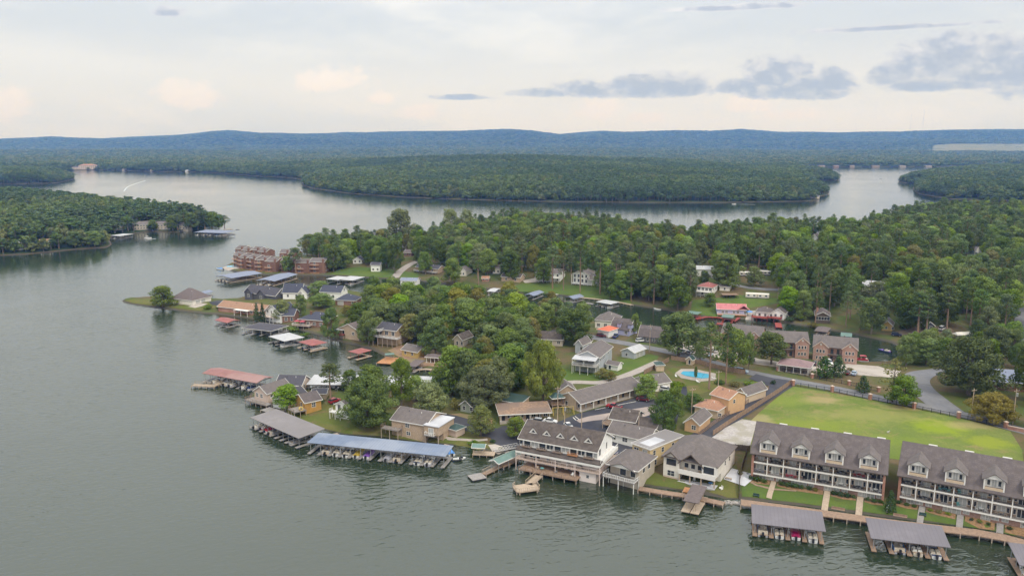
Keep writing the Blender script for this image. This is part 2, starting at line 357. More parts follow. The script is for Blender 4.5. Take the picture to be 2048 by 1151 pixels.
def far_height(x, y, sd):
    u = x / np.maximum(y, 1); pxx = 1024 + FPX * u / 1.0 * (1 / 0.985)
    py = np.interp(pxx, ridge_px[:, 0], ridge_px[:, 1])
    zr = CAM_H + 10500.0 * (282 - py) / FPX / 0.97 - 14
    h = np.where(sd < 0, np.maximum(sd * 0.5, -4.0), np.minimum(sd * 0.4, 1.6)) + sstep(4, 60, sd) * 6
    isl = sstep(60, 1000, sd) * 30 * sstep(1000, 1300, y) * (1 - sstep(2650, 3300, y)) + sstep(4700, 5400, y) * 14
    h = h + np.where(sd > 0, isl + sstep(20, 200, sd) * (vnoise(x, y, 260, 5) * 5 + vnoise(x, y, 90, 6) * 2), 0)
    fold = vnoise(x + 0.3 * y, y, 1500, 8) * 34 + vnoise(x, y, 600, 9) * 14
    h = h + sstep(6400, 10400, y) * (zr - 34) * (1 - 0.55 * sstep(10600, 12800, y)) + sstep(5200, 7600, y) * (1 - sstep(9000, 10200, y)) * fold
    return h
FZ = far_height(FXX, FYY, SDF_)
nearmask = (FXX > GX0 - 5) & (FYY < GY1 - 1) & (FXX < GX1)
FARGROUND = ground_material('far_wood_floor', ((0.035, 0.055, 0.020), (0.045, 0.06, 0.024), (0.075, 0.075, 0.035)), 0.05, wet=(0.10, 0.075, 0.055))
tag(grid_mesh('hills', FXX, FYY, FZ, FARGROUND, (FZ > -3.5) & ~nearmask), 'wooded far shores and long low ridge', kind='structure')
def FH(x, y):
    r = (np.log(np.clip(y, 621, 12990) / 620.0) / math.log(13000.0 / 620.0)) * (NR - 1); c = (np.clip(x / y, -0.859, 0.859) + 0.86) / 1.72 * (NC - 1)
    j = np.clip(r.astype(int), 0, NR - 2); i = np.clip(c.astype(int), 0, NC - 2); b_ = r - j; a = c - i
    f = lambda A: (A[j, i] * (1 - a) + A[j, i + 1] * a) * (1 - b_) + (A[j + 1, i] * (1 - a) + A[j + 1, i + 1] * a) * b_
    return f(FZ), f(SDF_)
def FG(px, py):
    d = ray(px, py); yy = np.geomspace(640, 12000, 6000); xx = d[0] / d[1] * yy; zz = CAM_H + d[2] / d[1] * yy
    h, _ = FH(xx, yy); k = np.argmax(zz <= np.maximum(h, 0)); return (float(xx[k]), float(yy[k]), float(max(h[k], 0)))

# ---- draped sheets: roads, lawns, yards
CLEAR = []            # ground where no wild tree is set
def inpoly(x, y, P):
    c = False
    for (x0, y0), (x1, y1) in zip(P, P[1:] + P[:1]):
        if (y0 > y) != (y1 > y) and x < (x1 - x0) * (y - y0) / (y1 - y0) + x0: c = not c
    return c
def drape(name, pts, m, lift, label=None, clear=True, kind='structure'):
    bm = bmesh.new(); f = bm.faces.new([bm.verts.new((x, y, 0)) for x, y in pts])
    bmesh.ops.triangulate(bm, faces=[f])
    xs = [q[0] for q in pts]; ysx = [q[1] for q in pts]
    st = 1
    for i in range(int((min(xs) - GX0) / GS), int((max(xs) - GX0) / GS) + 1, st):
        bmesh.ops.bisect_plane(bm, geom=bm.verts[:] + bm.edges[:] + bm.faces[:], plane_co=(GX0 + i * GS, 0, 0), plane_no=(1, 0, 0))
    for j in range(int((min(ysx) - GY0) / GS), int((max(ysx) - GY0) / GS) + 1, st):
        bmesh.ops.bisect_plane(bm, geom=bm.verts[:] + bm.edges[:] + bm.faces[:], plane_co=(0, GY0 + j * GS, 0), plane_no=(0, 1, 0))
    if st == 2: lift += 0.03
    co = np.array([v.co[:] for v in bm.verts]); hz = Hz(co[:, 0], co[:, 1])
    for v, z in zip(bm.verts, hz): v.co.z = max(float(z), -0.4) + lift
    bmesh.ops.recalc_face_normals(bm, faces=bm.faces)
    if sum(f.normal.z for f in bm.faces) < 0: bmesh.ops.reverse_faces(bm, faces=bm.faces)
    me = bpy.data.meshes.new(name); bm.to_mesh(me); bm.free(); me.materials.append(m)
    for p_ in me.polygons: p_.use_smooth = True
    if clear: CLEAR.append(list(pts))
    return tag(link(name, me), label, kind=kind)
def P2(lst): return [G(x, y)[:2] for x, y in lst]
def smooth(pts, n=6):
    out = []; P = [pts[0]] + list(pts) + [pts[-1]]
    for i in range(1, len(P) - 2):
        for k in range(n):
            t_ = k / n; a, b_, c, d = P[i - 1], P[i], P[i + 1], P[i + 2]
            out.append(tuple(0.5 * (2 * b_[j] + (c[j] - a[j]) * t_ + (2 * a[j] - 5 * b_[j] + 4 * c[j] - d[j]) * t_ ** 2 + (3 * b_[j] - a[j] - 3 * c[j] + d[j]) * t_ ** 3) for j in (0, 1)))
    out.append(tuple(pts[-1])); return out
def offset_line(c, off):
    out = []
    for i, q in enumerate(c):
        a = c[max(0, i - 1)]; b_ = c[min(len(c) - 1, i + 1)]; dx, dy = b_[0] - a[0], b_[1] - a[1]; L = math.hypot(dx, dy) or 1
        out.append((q[0] - dy / L * off, q[1] + dx / L * off))
    return out
def ribbon(name, cpx, w, m, lift, label=None, clear=True, world=False):
    c = smooth(cpx if world else P2(cpx)); return drape(name, offset_line(c, w / 2) + offset_line(c, -w / 2)[::-1], m, lift, label, clear)
ASPHALT = mat('road_asphalt', (0.155, 0.155, 0.165), 0.10, 0.5, 0.9, col2=(0.20, 0.195, 0.195), bump=0.05)
NEWASPHALT = mat('fresh_asphalt', (0.034, 0.035, 0.047), 0.15, 0.4, 0.85, col2=(0.058, 0.058, 0.068))
CONCRETE = mat('pale_concrete', (0.36, 0.315, 0.275), 0.1, 0.5, 0.9, col2=(0.41, 0.365, 0.32))
TANLOT = mat('tan_paving', (0.36, 0.29, 0.25), 0.10, 0.35, 0.9, col2=(0.28, 0.235, 0.215))
GRAVEL = mat('white_gravel', (0.38, 0.35, 0.33), 0.18, 1.5, 0.95, col2=(0.30, 0.275, 0.225), bump=0.3)
DIRT = mat('bare_soil', (0.26, 0.165, 0.105), 0.15, 0.6, 0.95, col2=(0.20, 0.16, 0.085), bump=0.2)
FIELD = ground_material('field_grass', ((0.162, 0.195, 0.050), (0.122, 0.172, 0.034), (0.235, 0.192, 0.085)), 0.3, spots=[(*G(x, y)[:2], a, b_, col, am) for x, y, a, b_, col, am in ((1875, 853, 11, 9, (0.20, 0.255, 0.022), .9), (1978, 884, 8, 7, (0.215, 0.25, 0.03), .85), (1640, 800, 9, 5, (0.33, 0.25, 0.13), .7), (1560, 800, 14, 8, (0.17, 0.215, 0.035), .6), (1620, 850, 22, 8, (0.185, 0.23, 0.03), .6), (1745, 830, 24, 9, (0.24, 0.235, 0.075), .6), (1510, 838, 7, 7, (0.30, 0.255, 0.13), .7), (1850, 815, 20, 4, (0.30, 0.24, 0.11), .7), (1950, 850, 14, 5, (0.31, 0.25, 0.12), .6), (1750, 880, 20, 6, (0.17, 0.22, 0.03), .5))])
LAWN = ground_material('watered_lawn', ((0.088, 0.138, 0.030), (0.115, 0.155, 0.036), (0.095, 0.120, 0.040)), 0.5)
DRYLAWN = ground_material('dry_lawn', ((0.110, 0.135, 0.032), (0.145, 0.135, 0.045), (0.185, 0.130, 0.070)), 0.4)
MULCH = mat('bark_mulch', (0.24, 0.145, 0.075), 0.25, 1.8, 0.95)
# grass
drape('field_lawn', P2([(1455, 900), (1496, 846), (1540, 806), (1583, 772), (1640, 781), (1780, 806), (1900, 830), (2020, 862), (2044, 900), (2052, 960), (1900, 935), (1700, 905), (1560, 882), (1500, 890)]), FIELD, 0.05, 'mown yellow green field behind the lakefront condos')
drape('condo_lawn', P2([(1483, 960), (1510, 965), (1620, 984), (1700, 997), (1790, 1012), (1900, 1031), (2048, 1062), (2120, 1075), (2118, 1086), (2040, 1071), (1950, 1055), (1800, 1034), (1700, 1020), (1600, 1007), (1484, 993)]), LAWN, 0.06, 'green lawn strip before the lakefront condos')
drape('house_lawn', P2([(1288, 955), (1305, 942), (1325, 950), (1370, 962), (1372, 972), (1366, 980), (1280, 966)]), DRYLAWN, 0.06, 'lawn beside the cream lake house')
drape('house_lawn', P2([(1418, 985), (1434, 976), (1452, 930), (1474, 930), (1477, 996), (1455, 996)]), DRYLAWN, 0.06, 'lawn beside the cream lake house')
drape('shore_lawn', P2([(562, 818), (600, 802), (660, 805), (700, 830), (770, 850), (860, 866), (960, 876), (985, 895), (960, 900), (905, 888), (850, 884), (760, 871), (690, 867), (645, 857), (606, 845)]), DRYLAWN, 0.05, 'sloping lawn above the covered docks', clear=False)
drape('verge', P2([(1590, 765), (1660, 772), (1790, 798), (1760, 795), (1640, 779), (1583, 771)]), DRYLAWN, 0.05, 'grass verge')
drape('hill_lawn', P2([(1230, 722), (1262, 715), (1300, 708), (1318, 712), (1312, 722), (1280, 742), (1245, 760), (1205, 765), (1150, 766), (1110, 762), (1125, 735), (1150, 745), (1205, 745)]), LAWN, 0.05, 'green lawn around the white stilted house', clear=False)
drape('motel_lawn', P2([(1010, 790), (1030, 770), (1080, 765), (1115, 770), (1120, 790), (1100, 800), (1060, 800)]), DRYLAWN, 0.05, 'dry lawn between the motel buildings', clear=False)
drape('pool_lawn', P2([(1300, 752), (1345, 735), (1440, 742), (1475, 752), (1440, 775), (1400, 788), (1350, 785), (1335, 770)]), DRYLAWN, 0.05, 'lawn around the swimming pool', clear=False)
drape('bank_lawn', P2([(1000, 579), (1050, 566), (1110, 568), (1220, 575), (1262, 590), (1262, 608), (1180, 596), (1100, 586)]), LAWN, 0.06, 'terraced lawn below the white columned house', clear=False)
drape('bank_lawn', P2([(1380, 628), (1385, 600), (1440, 595), (1480, 590), (1560, 596), (1560, 606), (1500, 615), (1430, 634)]), LAWN, 0.06, 'lawn above the red docks')
drape('bank_lawn', P2([(660, 548), (680, 537), (720, 533), (800, 540), (838, 548), (835, 556), (770, 555), (700, 551)]), LAWN, 0.06, 'lawn on the channel bank')
drape('point_lawn', P2([(250, 602), (270, 598), (330, 599), (395, 598), (440, 602), (436, 614), (400, 622), (320, 613), (270, 607)]), DRYLAWN, 0.06, 'lawn at the tip of the point')
drape('red_soil', P2([(775, 700), (800, 690), (850, 690), (900, 705), (905, 735), (840, 733), (800, 716)]), DIRT, 0.05, 'bare red soil under the trees', clear=False)
drape('bare_yard', P2([(868, 832), (920, 826), (985, 836), (985, 852), (940, 845), (900, 836)]), DIRT, 0.06, 'bare dirt yard beside the motel')
drape('wood_yard', P2([(1790, 662), (1840, 652), (1900, 655), (1915, 668), (1860, 674), (1805, 674)]), mat('shaded_soil', (0.16, 0.12, 0.088), 0.2, 0.6, 0.95, col2=(0.13, 0.115, 0.06)), 0.06, 'bare dirt yard under tall pines', clear=False)  # darker copy of the bare soil, the tree shade put into its colour
# paving
drape('motel_lot', P2([(1050, 853), (1120, 842), (1160, 826), (1290, 790), (1318, 796), (1348, 790), (1352, 775), (1372, 770), (1375, 785), (1362, 812), (1352, 850), (1340, 885), (1300, 905), (1225, 912), (1215, 872), (1130, 862)]), NEWASPHALT, 0.07, 'fresh black asphalt motel lot')
ribbon('driveway', [(866, 836), (900, 840), (935, 850), (968, 861), (1005, 868), (1025, 868)], 7.5, NEWASPHALT, 0.09, 'black drive to the boat ramp')
drape('ramp_apron', P2([(975, 866), (1005, 852), (1050, 850), (1048, 880), (1032, 899), (1012, 899), (990, 888)]), NEWASPHALT, 0.13, 'black asphalt apron above the boat ramp')
drape('tan_paving', P2([(1152, 841), (1180, 832), (1262, 819), (1306, 812), (1312, 826), (1290, 833), (1226, 838), (1160, 846)]), TANLOT, 0.13, 'tan concrete parking pad in the motel lot')
ribbon('fence_lane', [(1398, 878), (1445, 846), (1500, 811), (1560, 774), (1580, 762)], 7.0, NEWASPHALT, 0.10, 'narrow lane between the two wooden fences')
drape('lane_mouth', P2([(1498, 757), (1512, 748), (1545, 756), (1590, 762), (1584, 771), (1555, 777), (1530, 770)]), NEWASPHALT, 0.15, 'asphalt mouth of the fenced lane')
ribbon('gravel_drive', [(1110, 768), (1150, 764), (1205, 764), (1260, 748), (1320, 722)], 4.2, mat('gravel_lane', (0.33, 0.29, 0.26), 0.12, 1.0, 0.95), 0.09, 'pale gravel drive past the motel', clear=False)
ribbon('road', [(1120, 664), (1165, 670), (1215, 680), (1270, 690), (1330, 702), (1400, 718), (1470, 738), (1560, 757), (1680, 779), (1780, 800), (1860, 815), (1950, 835), (2060, 866), (2160, 900)], 6.6, ASPHALT, 0.10, 'grey two lane road across the peninsula')
ribbon('side_road', [(1900, 824), (1868, 800), (1842, 778), (1832, 760), (1843, 748), (1868, 742), (1905, 738), (1950, 735)], 9.5, ASPHALT, 0.16, 'curving grey side road')
ribbon('hill_road', [(2120, 760), (2062, 720), (2046, 680), (2048, 640), (2062, 600), (2080, 570)], 8.0, ASPHALT, 0.10, 'grey road climbing into the wood')
drape('parking_lot', P2([(1340, 690), (1385, 680), (1430, 694), (1520, 718), (1610, 730), (1700, 727), (1756, 732), (1802, 742), (1795, 756), (1760, 753), (1690, 748), (1560, 735), (1440, 717), (1350, 700)]), CONCRETE, 0.08, 'pale concrete parking lot of the brick apartments')
drape('gravel_yard', P2([(1420, 878), (1450, 856), (1484, 838), (1514, 843), (1500, 893), (1450, 893)]), GRAVEL, 0.11, 'white gravel yard beside the condos')
drape('boat_ramp', P2([(975, 890), (992, 888), (1012, 897), (1020, 905), (1002, 909), (985, 905)]), CONCRETE, 0.12, 'concrete boat ramp')
ribbon('footpath', [(864, 868), (900, 877), (950, 880), (975, 879)], 1.6, CONCRETE, 0.10, 'concrete path along the shore')
drape('slipway', P2([(1497, 621), (1512, 621), (1508, 640), (1490, 640)]), CONCRETE, 0.12, 'concrete slipway beside the pink roofed house')
drape('driveway', P2([(1045, 561), (1085, 553), (1092, 562), (1050, 566)]), CONCRETE, 0.12, 'pale concrete drive')
ribbon('driveway', [(790, 556), (800, 543), (822, 528), (845, 520)], 6, mat('gravel_lane', (0.33, 0.29, 0.26)), 0.12, 'drive up from the channel')
drape('driveway', P2([(417, 604), (440, 600), (459, 601), (459, 612), (425, 610)]), NEWASPHALT, 0.12, 'dark asphalt drive at the point')
drape('driveway', P2([(376, 613), (400, 606), (416, 607), (405, 612), (390, 616)]), CONCRETE, 0.12, 'pale drive before the brown roofed house')
ribbon('back_lane', [(1395, 545), (1440, 558), (1480, 572), (1530, 578), (1600, 580)], 5, ASPHALT, 0.1, 'lane behind the red roofed houses')
ribbon('grove_lane', [(720, 640), (800, 650), (900, 655), (1000, 655), (1120, 664)], 5.5, ASPHALT, 0.10, 'lane under the oaks of the long arm', clear=False)
# yellow centre line and white parking marks
PAINT = mat('road_paint', (0.62, 0.60, 0.55), 0.1, 2.0)
for a, b_ in (((1146, 835), (1152, 841)), ((1150, 833), (1158, 839)), ((1190, 820), (1272, 803))):
    A = G(*a)[:2]; B = G(*b_)[:2]; ribbon('parking_line', [A, ((A[0] + B[0]) / 2, (A[1] + B[1]) / 2), B], 0.28, PAINT, 0.17, 'worn white parking line', False, True)
# ============================================================ BUILDING KIT
FOOT = []; PROTECT = []
C = dict(
 white=mat('white_paint', (0.74, 0.73, 0.70), 0.05, 1.0, 0.6), trim=mat('white_trim', (0.71, 0.69, 0.65), 0.04, 2.0, 0.5),
 cream=mat('cream_stucco', (0.68, 0.64, 0.575), 0.06, 0.9), pinkwhite=mat('pale_pink_stucco', (0.68, 0.59, 0.545), 0.06, 0.7, col2=(0.72, 0.65, 0.61)),
 tan=mat('tan_siding', (0.45, 0.345, 0.245), 0.08, 0.8, lines=('Z', 0.22, 0.25)), peach=mat('peach_siding', (0.58, 0.37, 0.205), 0.06, 0.8, lines=('Z', 0.2, 0.2)), peachp=mat('pale_peach_siding', (0.56, 0.44, 0.31), 0.06, 0.8, lines=('Z', 0.2, 0.2)),
 yellow=mat('yellow_siding', (0.47, 0.33, 0.125), 0.08, 0.8, lines=('Z', 0.2, 0.25)), paleyellow=mat('pale_yellow_stucco', (0.56, 0.43, 0.235), 0.08, 0.7), ochre=mat('ochre_siding', (0.44, 0.25, 0.07), 0.10, 0.8, lines=('Z', 0.2, 0.3)),
 brick=mat('red_brick', (0.33, 0.170, 0.125), 0.20, 2.2, 0.9, col2=(0.40, 0.235, 0.18), lines=('Z', 0.3, 0.12)), brickd=mat('dark_red_brick', (0.190, 0.105, 0.075), 0.20, 2.0, 0.9, col2=(0.235, 0.135, 0.10), lines=('Z', 0.3, 0.12)), bricktan=mat('tan_brick', (0.42, 0.315, 0.225), 0.15, 2.0, 0.9, lines=('Z', 0.3, 0.12)), brickpink=mat('pink_brick', (0.37, 0.235, 0.19), 0.20, 2.0, 0.9, col2=(0.32, 0.19, 0.15)),
 grey=mat('grey_siding', (0.40, 0.42, 0.44), 0.06, 0.8, lines=('Z', 0.2, 0.2)), dgrey=mat('charcoal_siding', (0.10, 0.10, 0.115), 0.08, 0.8, lines=('Z', 0.2, 0.2)), lav=mat('lavender_siding', (0.34, 0.345, 0.50), 0.06, 0.8, lines=('Z', 0.2, 0.2)), sage=mat('sage_siding', (0.30, 0.33, 0.27), 0.06, 0.8, lines=('Z', 0.2, 0.2)), beige=mat('beige_stucco', (0.44, 0.385, 0.315), 0.08, 0.8), blush=mat('blush_siding', (0.52, 0.41, 0.34), 0.06, 0.8),
 r_grey=mat('grey_shingles', (0.130, 0.109, 0.106), 0.28, 6.0, 0.95, lines=('Z', 0.35, 0.16), big=0.18), r_warm=mat('warm_grey_shingles', (0.155, 0.134, 0.127), 0.28, 6.0, 0.95, lines=('Z', 0.35, 0.14), big=0.15), r_brown=mat('brown_shingles', (0.112, 0.092, 0.082), 0.28, 6.0, 0.95, lines=('Z', 0.35, 0.16), big=0.3), r_dark=mat('dark_shingles', (0.075, 0.072, 0.085), 0.2, 2.4, 0.95, lines=('Z', 0.35, 0.14)), r_navy=mat('slate_blue_shingles', (0.062, 0.066, 0.090), 0.2, 2.4, 0.95, lines=('Z', 0.35, 0.14)),
 r_tan=mat('weathered_tan_roofing', (0.27, 0.18, 0.125), 0.25, 1.2, 0.95, col2=(0.20, 0.145, 0.115)), r_salmon=mat('salmon_shingles', (0.335, 0.185, 0.122), 0.22, 2.2, 0.95, lines=('Z', 0.35, 0.14), big=0.12), r_orange=mat('orange_shingles', (0.30, 0.182, 0.122), 0.2, 2.0, 0.95, lines=('Z', 0.4, 0.12)), r_maroon=mat('brown_red_shingles', (0.138, 0.112, 0.108), 0.2, 2.2, 0.95, lines=('Z', 0.35, 0.14)),
 m_grey=mat('grey_ribbed_metal', (0.175, 0.162, 0.178), 0.07, 0.6, 0.65, lines=('X', 0.9, 0.30), spec=0.2, big=0.1), m_tan=mat('faded_ribbed_metal', (0.225, 0.207, 0.208), 0.08, 0.5, 0.7, lines=('X', 0.9, 0.25), spec=0.2, big=0.1), m_blue=mat('blue_grey_ribbed_metal', (0.160, 0.198, 0.275), 0.08, 0.5, 0.6, lines=('X', 0.9, 0.25), spec=0.2, col2=(0.25, 0.28, 0.345)), m_red=mat('faded_red_metal', (0.27, 0.135, 0.122), 0.1, 0.5, 0.65, lines=('X', 0.9, 0.25), col2=(0.31, 0.19, 0.175), spec=0.2), m_redb=mat('red_ribbed_metal', (0.29, 0.105, 0.095), 0.1, 0.5, 0.65, lines=('X', 0.8, 0.25), col2=(0.31, 0.155, 0.14), spec=0.2), m_white=mat('white_ribbed_metal', (0.44, 0.44, 0.45), 0.06, 0.5, 0.6, lines=('X', 0.9, 0.22), spec=0.2), m_green=mat('green_ribbed_metal', (0.042, 0.076, 0.069), 0.10, 0.6, 0.5, lines=('X', 0.5, 0.2)), m_teal=mat('faded_teal_metal', (0.125, 0.200, 0.175), 0.08, 0.6, 0.5, lines=('X', 0.5, 0.2)), m_maroon=mat('maroon_metal', (0.225, 0.145, 0.145), 0.08, 0.6, 0.5, lines=('X', 0.5, 0.2)), m_pink=mat('pinkish_red_roofing', (0.46, 0.165, 0.17), 0.08, 0.6, 0.7, lines=('X', 0.5, 0.2)), m_orange=mat('orange_red_metal', (0.55, 0.14, 0.07), 0.06, 0.6, 0.6, lines=('X', 0.5, 0.2)), m_slate=mat('slate_blue_metal', (0.20, 0.225, 0.30), 0.08, 0.6, 0.6, lines=('X', 0.9, 0.22), spec=0.2),
 flat=mat('flat_roof_membrane', (0.26, 0.245, 0.24), 0.12, 0.6, 0.9, col2=(0.20, 0.185, 0.18)), flatw=mat('white_roof_membrane', (0.52, 0.52, 0.54), 0.06, 0.6, 0.7, col2=(0.40, 0.40, 0.42)),
 wood=mat('weathered_boards', (0.275, 0.190, 0.135), 0.18, 1.5, 0.9, lines=('X', 0.35, 0.30)), woodp=mat('pale_boards', (0.40, 0.315, 0.235), 0.12, 1.5, 0.9, lines=('X', 0.35, 0.25)), woodd=mat('dark_timber', (0.105, 0.080, 0.062), 0.2, 2.0, 0.9), woodr=mat('red_stained_boards', (0.26, 0.055, 0.042), 0.12, 1.5, 0.8, lines=('X', 0.35, 0.25)), woodo=mat('orange_boards', (0.42, 0.205, 0.095), 0.12, 1.5, 0.8, lines=('X', 0.35, 0.2)), rail=mat('wooden_rail', (0.40, 0.32, 0.26), 0.12, 2.0, 0.8), deckg=mat('grey_boards', (0.27, 0.25, 0.235), 0.12, 1.5, 0.9, lines=('X', 0.35, 0.25)),
 glass=mat('window_glass', (0.035, 0.042, 0.050), 0.3, 0.6, 0.08, spec=0.6), curtain=mat('curtained_glass', (0.42, 0.42, 0.40), 0.12, 1.5, 0.25, spec=0.5), door=mat('brown_door', (0.14, 0.07, 0.045), 0.1, 2.0, 0.6), black=mat('black_metal', (0.02, 0.02, 0.022), 0.1, 3.0, 0.5), steel=mat('galvanised_steel', (0.40, 0.41, 0.42), 0.1, 2.0, 0.4, metal=0.5), dark=mat('dark_void_paint', (0.05, 0.045, 0.042), 0.2, 1.0), stone=mat('bank_stone', (0.30, 0.275, 0.25), 0.3, 1.5, 0.95), ledge=mat('pink_ledge', (0.60, 0.50, 0.455), 0.06, 0.8))
_wc = {}
def win_mesh(w, h, st, fm, gm):
    k = (round(w, 2), round(h, 2), st, fm, gm)
    if k not in _wc:
        t_ = 0.09 if min(w, h) < 1.3 else 0.11; f = MB(); y0, y1 = -0.07, 0.0
        f.box(-w / 2 - t_, y0, -h / 2 - t_, w / 2 + t_, y1, -h / 2); f.box(-w / 2 - t_, y0, h / 2, w / 2 + t_, y1, h / 2 + t_)
        f.box(-w / 2 - t_, y0, -h / 2, -w / 2, y1, h / 2); f.box(w / 2, y0, -h / 2, w / 2 + t_, y1, h / 2)
        if st == 'w': f.box(-w / 2, y0 + .01, -.03, w / 2, y1, .03)
        if st in ('g', 'x'): f.box(-.05, y0 + .01, -h / 2, .05, y1, h / 2)
        if st == 'x': f.box(-w / 2, y0 + .015, -.03, -.05, y1, .03); f.box(.05, y0 + .015, -.03, w / 2, y1, .03)
        if st == 't':
            for s in (-1, 1): f.box(s * w / 6 - .04, y0 + .01, -h / 2, s * w / 6 + .04, y1, h / 2)
        g_ = MB().box(-w / 2, -0.035, -h / 2, w / 2, -0.003, h / 2)
        _wc[k] = (f.mesh('window', C[fm]), g_.mesh('pane', C[gm]))
    return _wc[k]
ROT = {'f': 0.0, 'r': math.pi / 2, 'l': -math.pi / 2, 'b': math.pi}
def window(root, face, u, zc, w, h, st='w', W=0, D=0, y=0.0, fm='trim', gm='glass', name='window', flatten=False):
    loc = {'f': (u, y, zc), 'r': (W, u, zc), 'l': (0, u, zc), 'b': (u, D, zc)}[face]
    a, b_ = win_mesh(w, h, st, fm, gm); o = link(name, a, root, loc, ROT[face])
    if flatten: link(name + '_pane', b_, root, loc, ROT[face])
    else: link('pane', b_, o)
    return o
def wins(root, spec, W, D, fm='trim'):
    """'f:4@1.5,1.0x1.3,w;r:2@...'  face : count @ centre height, width x height, style"""
    for s in spec.split(';'):
        if not s: continue
        fc, r_ = s.split(':'); n, r_ = r_.split('@'); q = r_.split(','); zc = float(q[0]); w, h = (float(k) for k in q[1].split('x')); st = q[2] if len(q) > 2 else 'w'
        L = W if fc in 'fb' else D; gm = 'curtain' if len(q) > 3 and q[3] == 'c' else 'glass'
        us = [float(k) for k in n[1:].split('_')] if n[0] == '=' else [L * (k + 0.5) / int(n) for k in range(int(n))]
        for u in us: window(root, fc, u, zc, w, h, 'g' if st == 'd' else st, W, D, fm=fm, gm=gm, name='door' if st in 'dg' else 'window')
def gable_x(m, x0, x1, y0, y1, z, rise, over=0.45, th=0.2, ov2=None):
    ym = (y0 + y1) / 2; s = rise / (ym - y0); e = z - over * s; o2 = over if ov2 is None else ov2
    m.prism([(y0 - over, e), (ym, z + rise), (y1 + over, e), (y1 + over, e - th), (ym, z + rise - th), (y0 - over, e - th)], 'x', x0 - o2, x1 + o2)
def gable_y(m, x0, x1, y0, y1, z, rise, over=0.45, th=0.2, ov2=None):
    xm = (x0 + x1) / 2; s = rise / (xm - x0); e = z - over * s; o2 = over if ov2 is None else ov2
    m.prism([(x0 - over, e), (xm, z + rise), (x1 + over, e), (x1 + over, e - th), (xm, z + rise - th), (x0 - over, e - th)], 'y', y0 - o2, y1 + o2)
def hip(m, x0, x1, y0, y1, z, rise, over=0.5, th=0.2):
    x0 -= over; x1 += over; y0 -= over; y1 += over; W, D = x1 - x0, y1 - y0; xm, ym = (x0 + x1) / 2, (y0 + y1) / 2
    if W >= D: a, b_ = (x0 + D / 2, ym), (x1 - D / 2, ym)
    else: a, b_ = (xm, y0 + W / 2), (xm, y1 - W / 2)
    if abs(W - D) < 0.3: a = b_ = (xm, ym)
    e = z; T = z + rise; i = len(m.v)
    m.v += [(x0, y0, e), (x1, y0, e), (x1, y1, e), (x0, y1, e), (a[0], a[1], T), (b_[0], b_[1], T), (x0, y0, e - th), (x1, y0, e - th), (x1, y1, e - th), (x0, y1, e - th)]
    if a == b_: F = [(0, 1, 4), (1, 2, 4), (2, 3, 4), (3, 0, 4)]
    elif W >= D: F = [(0, 1, 5, 4), (1, 2, 5), (2, 3, 4, 5), (3, 0, 4)]
    else: F = [(0, 1, 4), (1, 2, 5, 4), (2, 3, 5), (3, 0, 4, 5)]
    F += [(0, 6, 7, 1), (1, 7, 8, 2), (2, 8, 9, 3), (3, 9, 6, 0), (6, 9, 8, 7)]
    m.f += [tuple(i + k for k in f) for f in F]
def base_frame(A, B, z=None, dz=0.0):
    """front left and right feet (survey pixels) -> origin, heading, width"""
    if z is None: a, b_ = G(*A), G(*B); z = (a[2] + b_[2]) / 2
    else: a, b_ = at(A[0], A[1], z), at(B[0], B[1], z)
    return (a[0], a[1], z + dz), math.atan2(b_[1] - a[1], b_[0] - a[0]), math.hypot(b_[0] - a[0], b_[1] - a[1])
def foot(P, th, W, D, h, vis=True, x0=0.0, y0=0.0):
    c, s = math.cos(th), math.sin(th); pts = []
    n = max(1, int(W / 5)); k = max(1, int(D / 5))
    for i in range(n):
        for j in range(k):
            x, y = x0 + W * (i + .5) / n, y0 + D * (j + .5) / k
            FOOT.append((P[0] + x * c - y * s, P[1] + x * s + y * c, max(W / n, D / k) * 0.62))
    if vis:
        for x in (x0, x0 + W):
            for y in (y0, y0 + D):
                for z in (0, h): pts.append(to_px((P[0] + x * c - y * s, P[1] + x * s + y * c, P[2] + z)))
        PROTECT.append((min(q[0] for q in pts), min(q[1] for q in pts), max(q[0] for q in pts), max(q[1] for q in pts) - 4, min(q[2] for q in pts)))
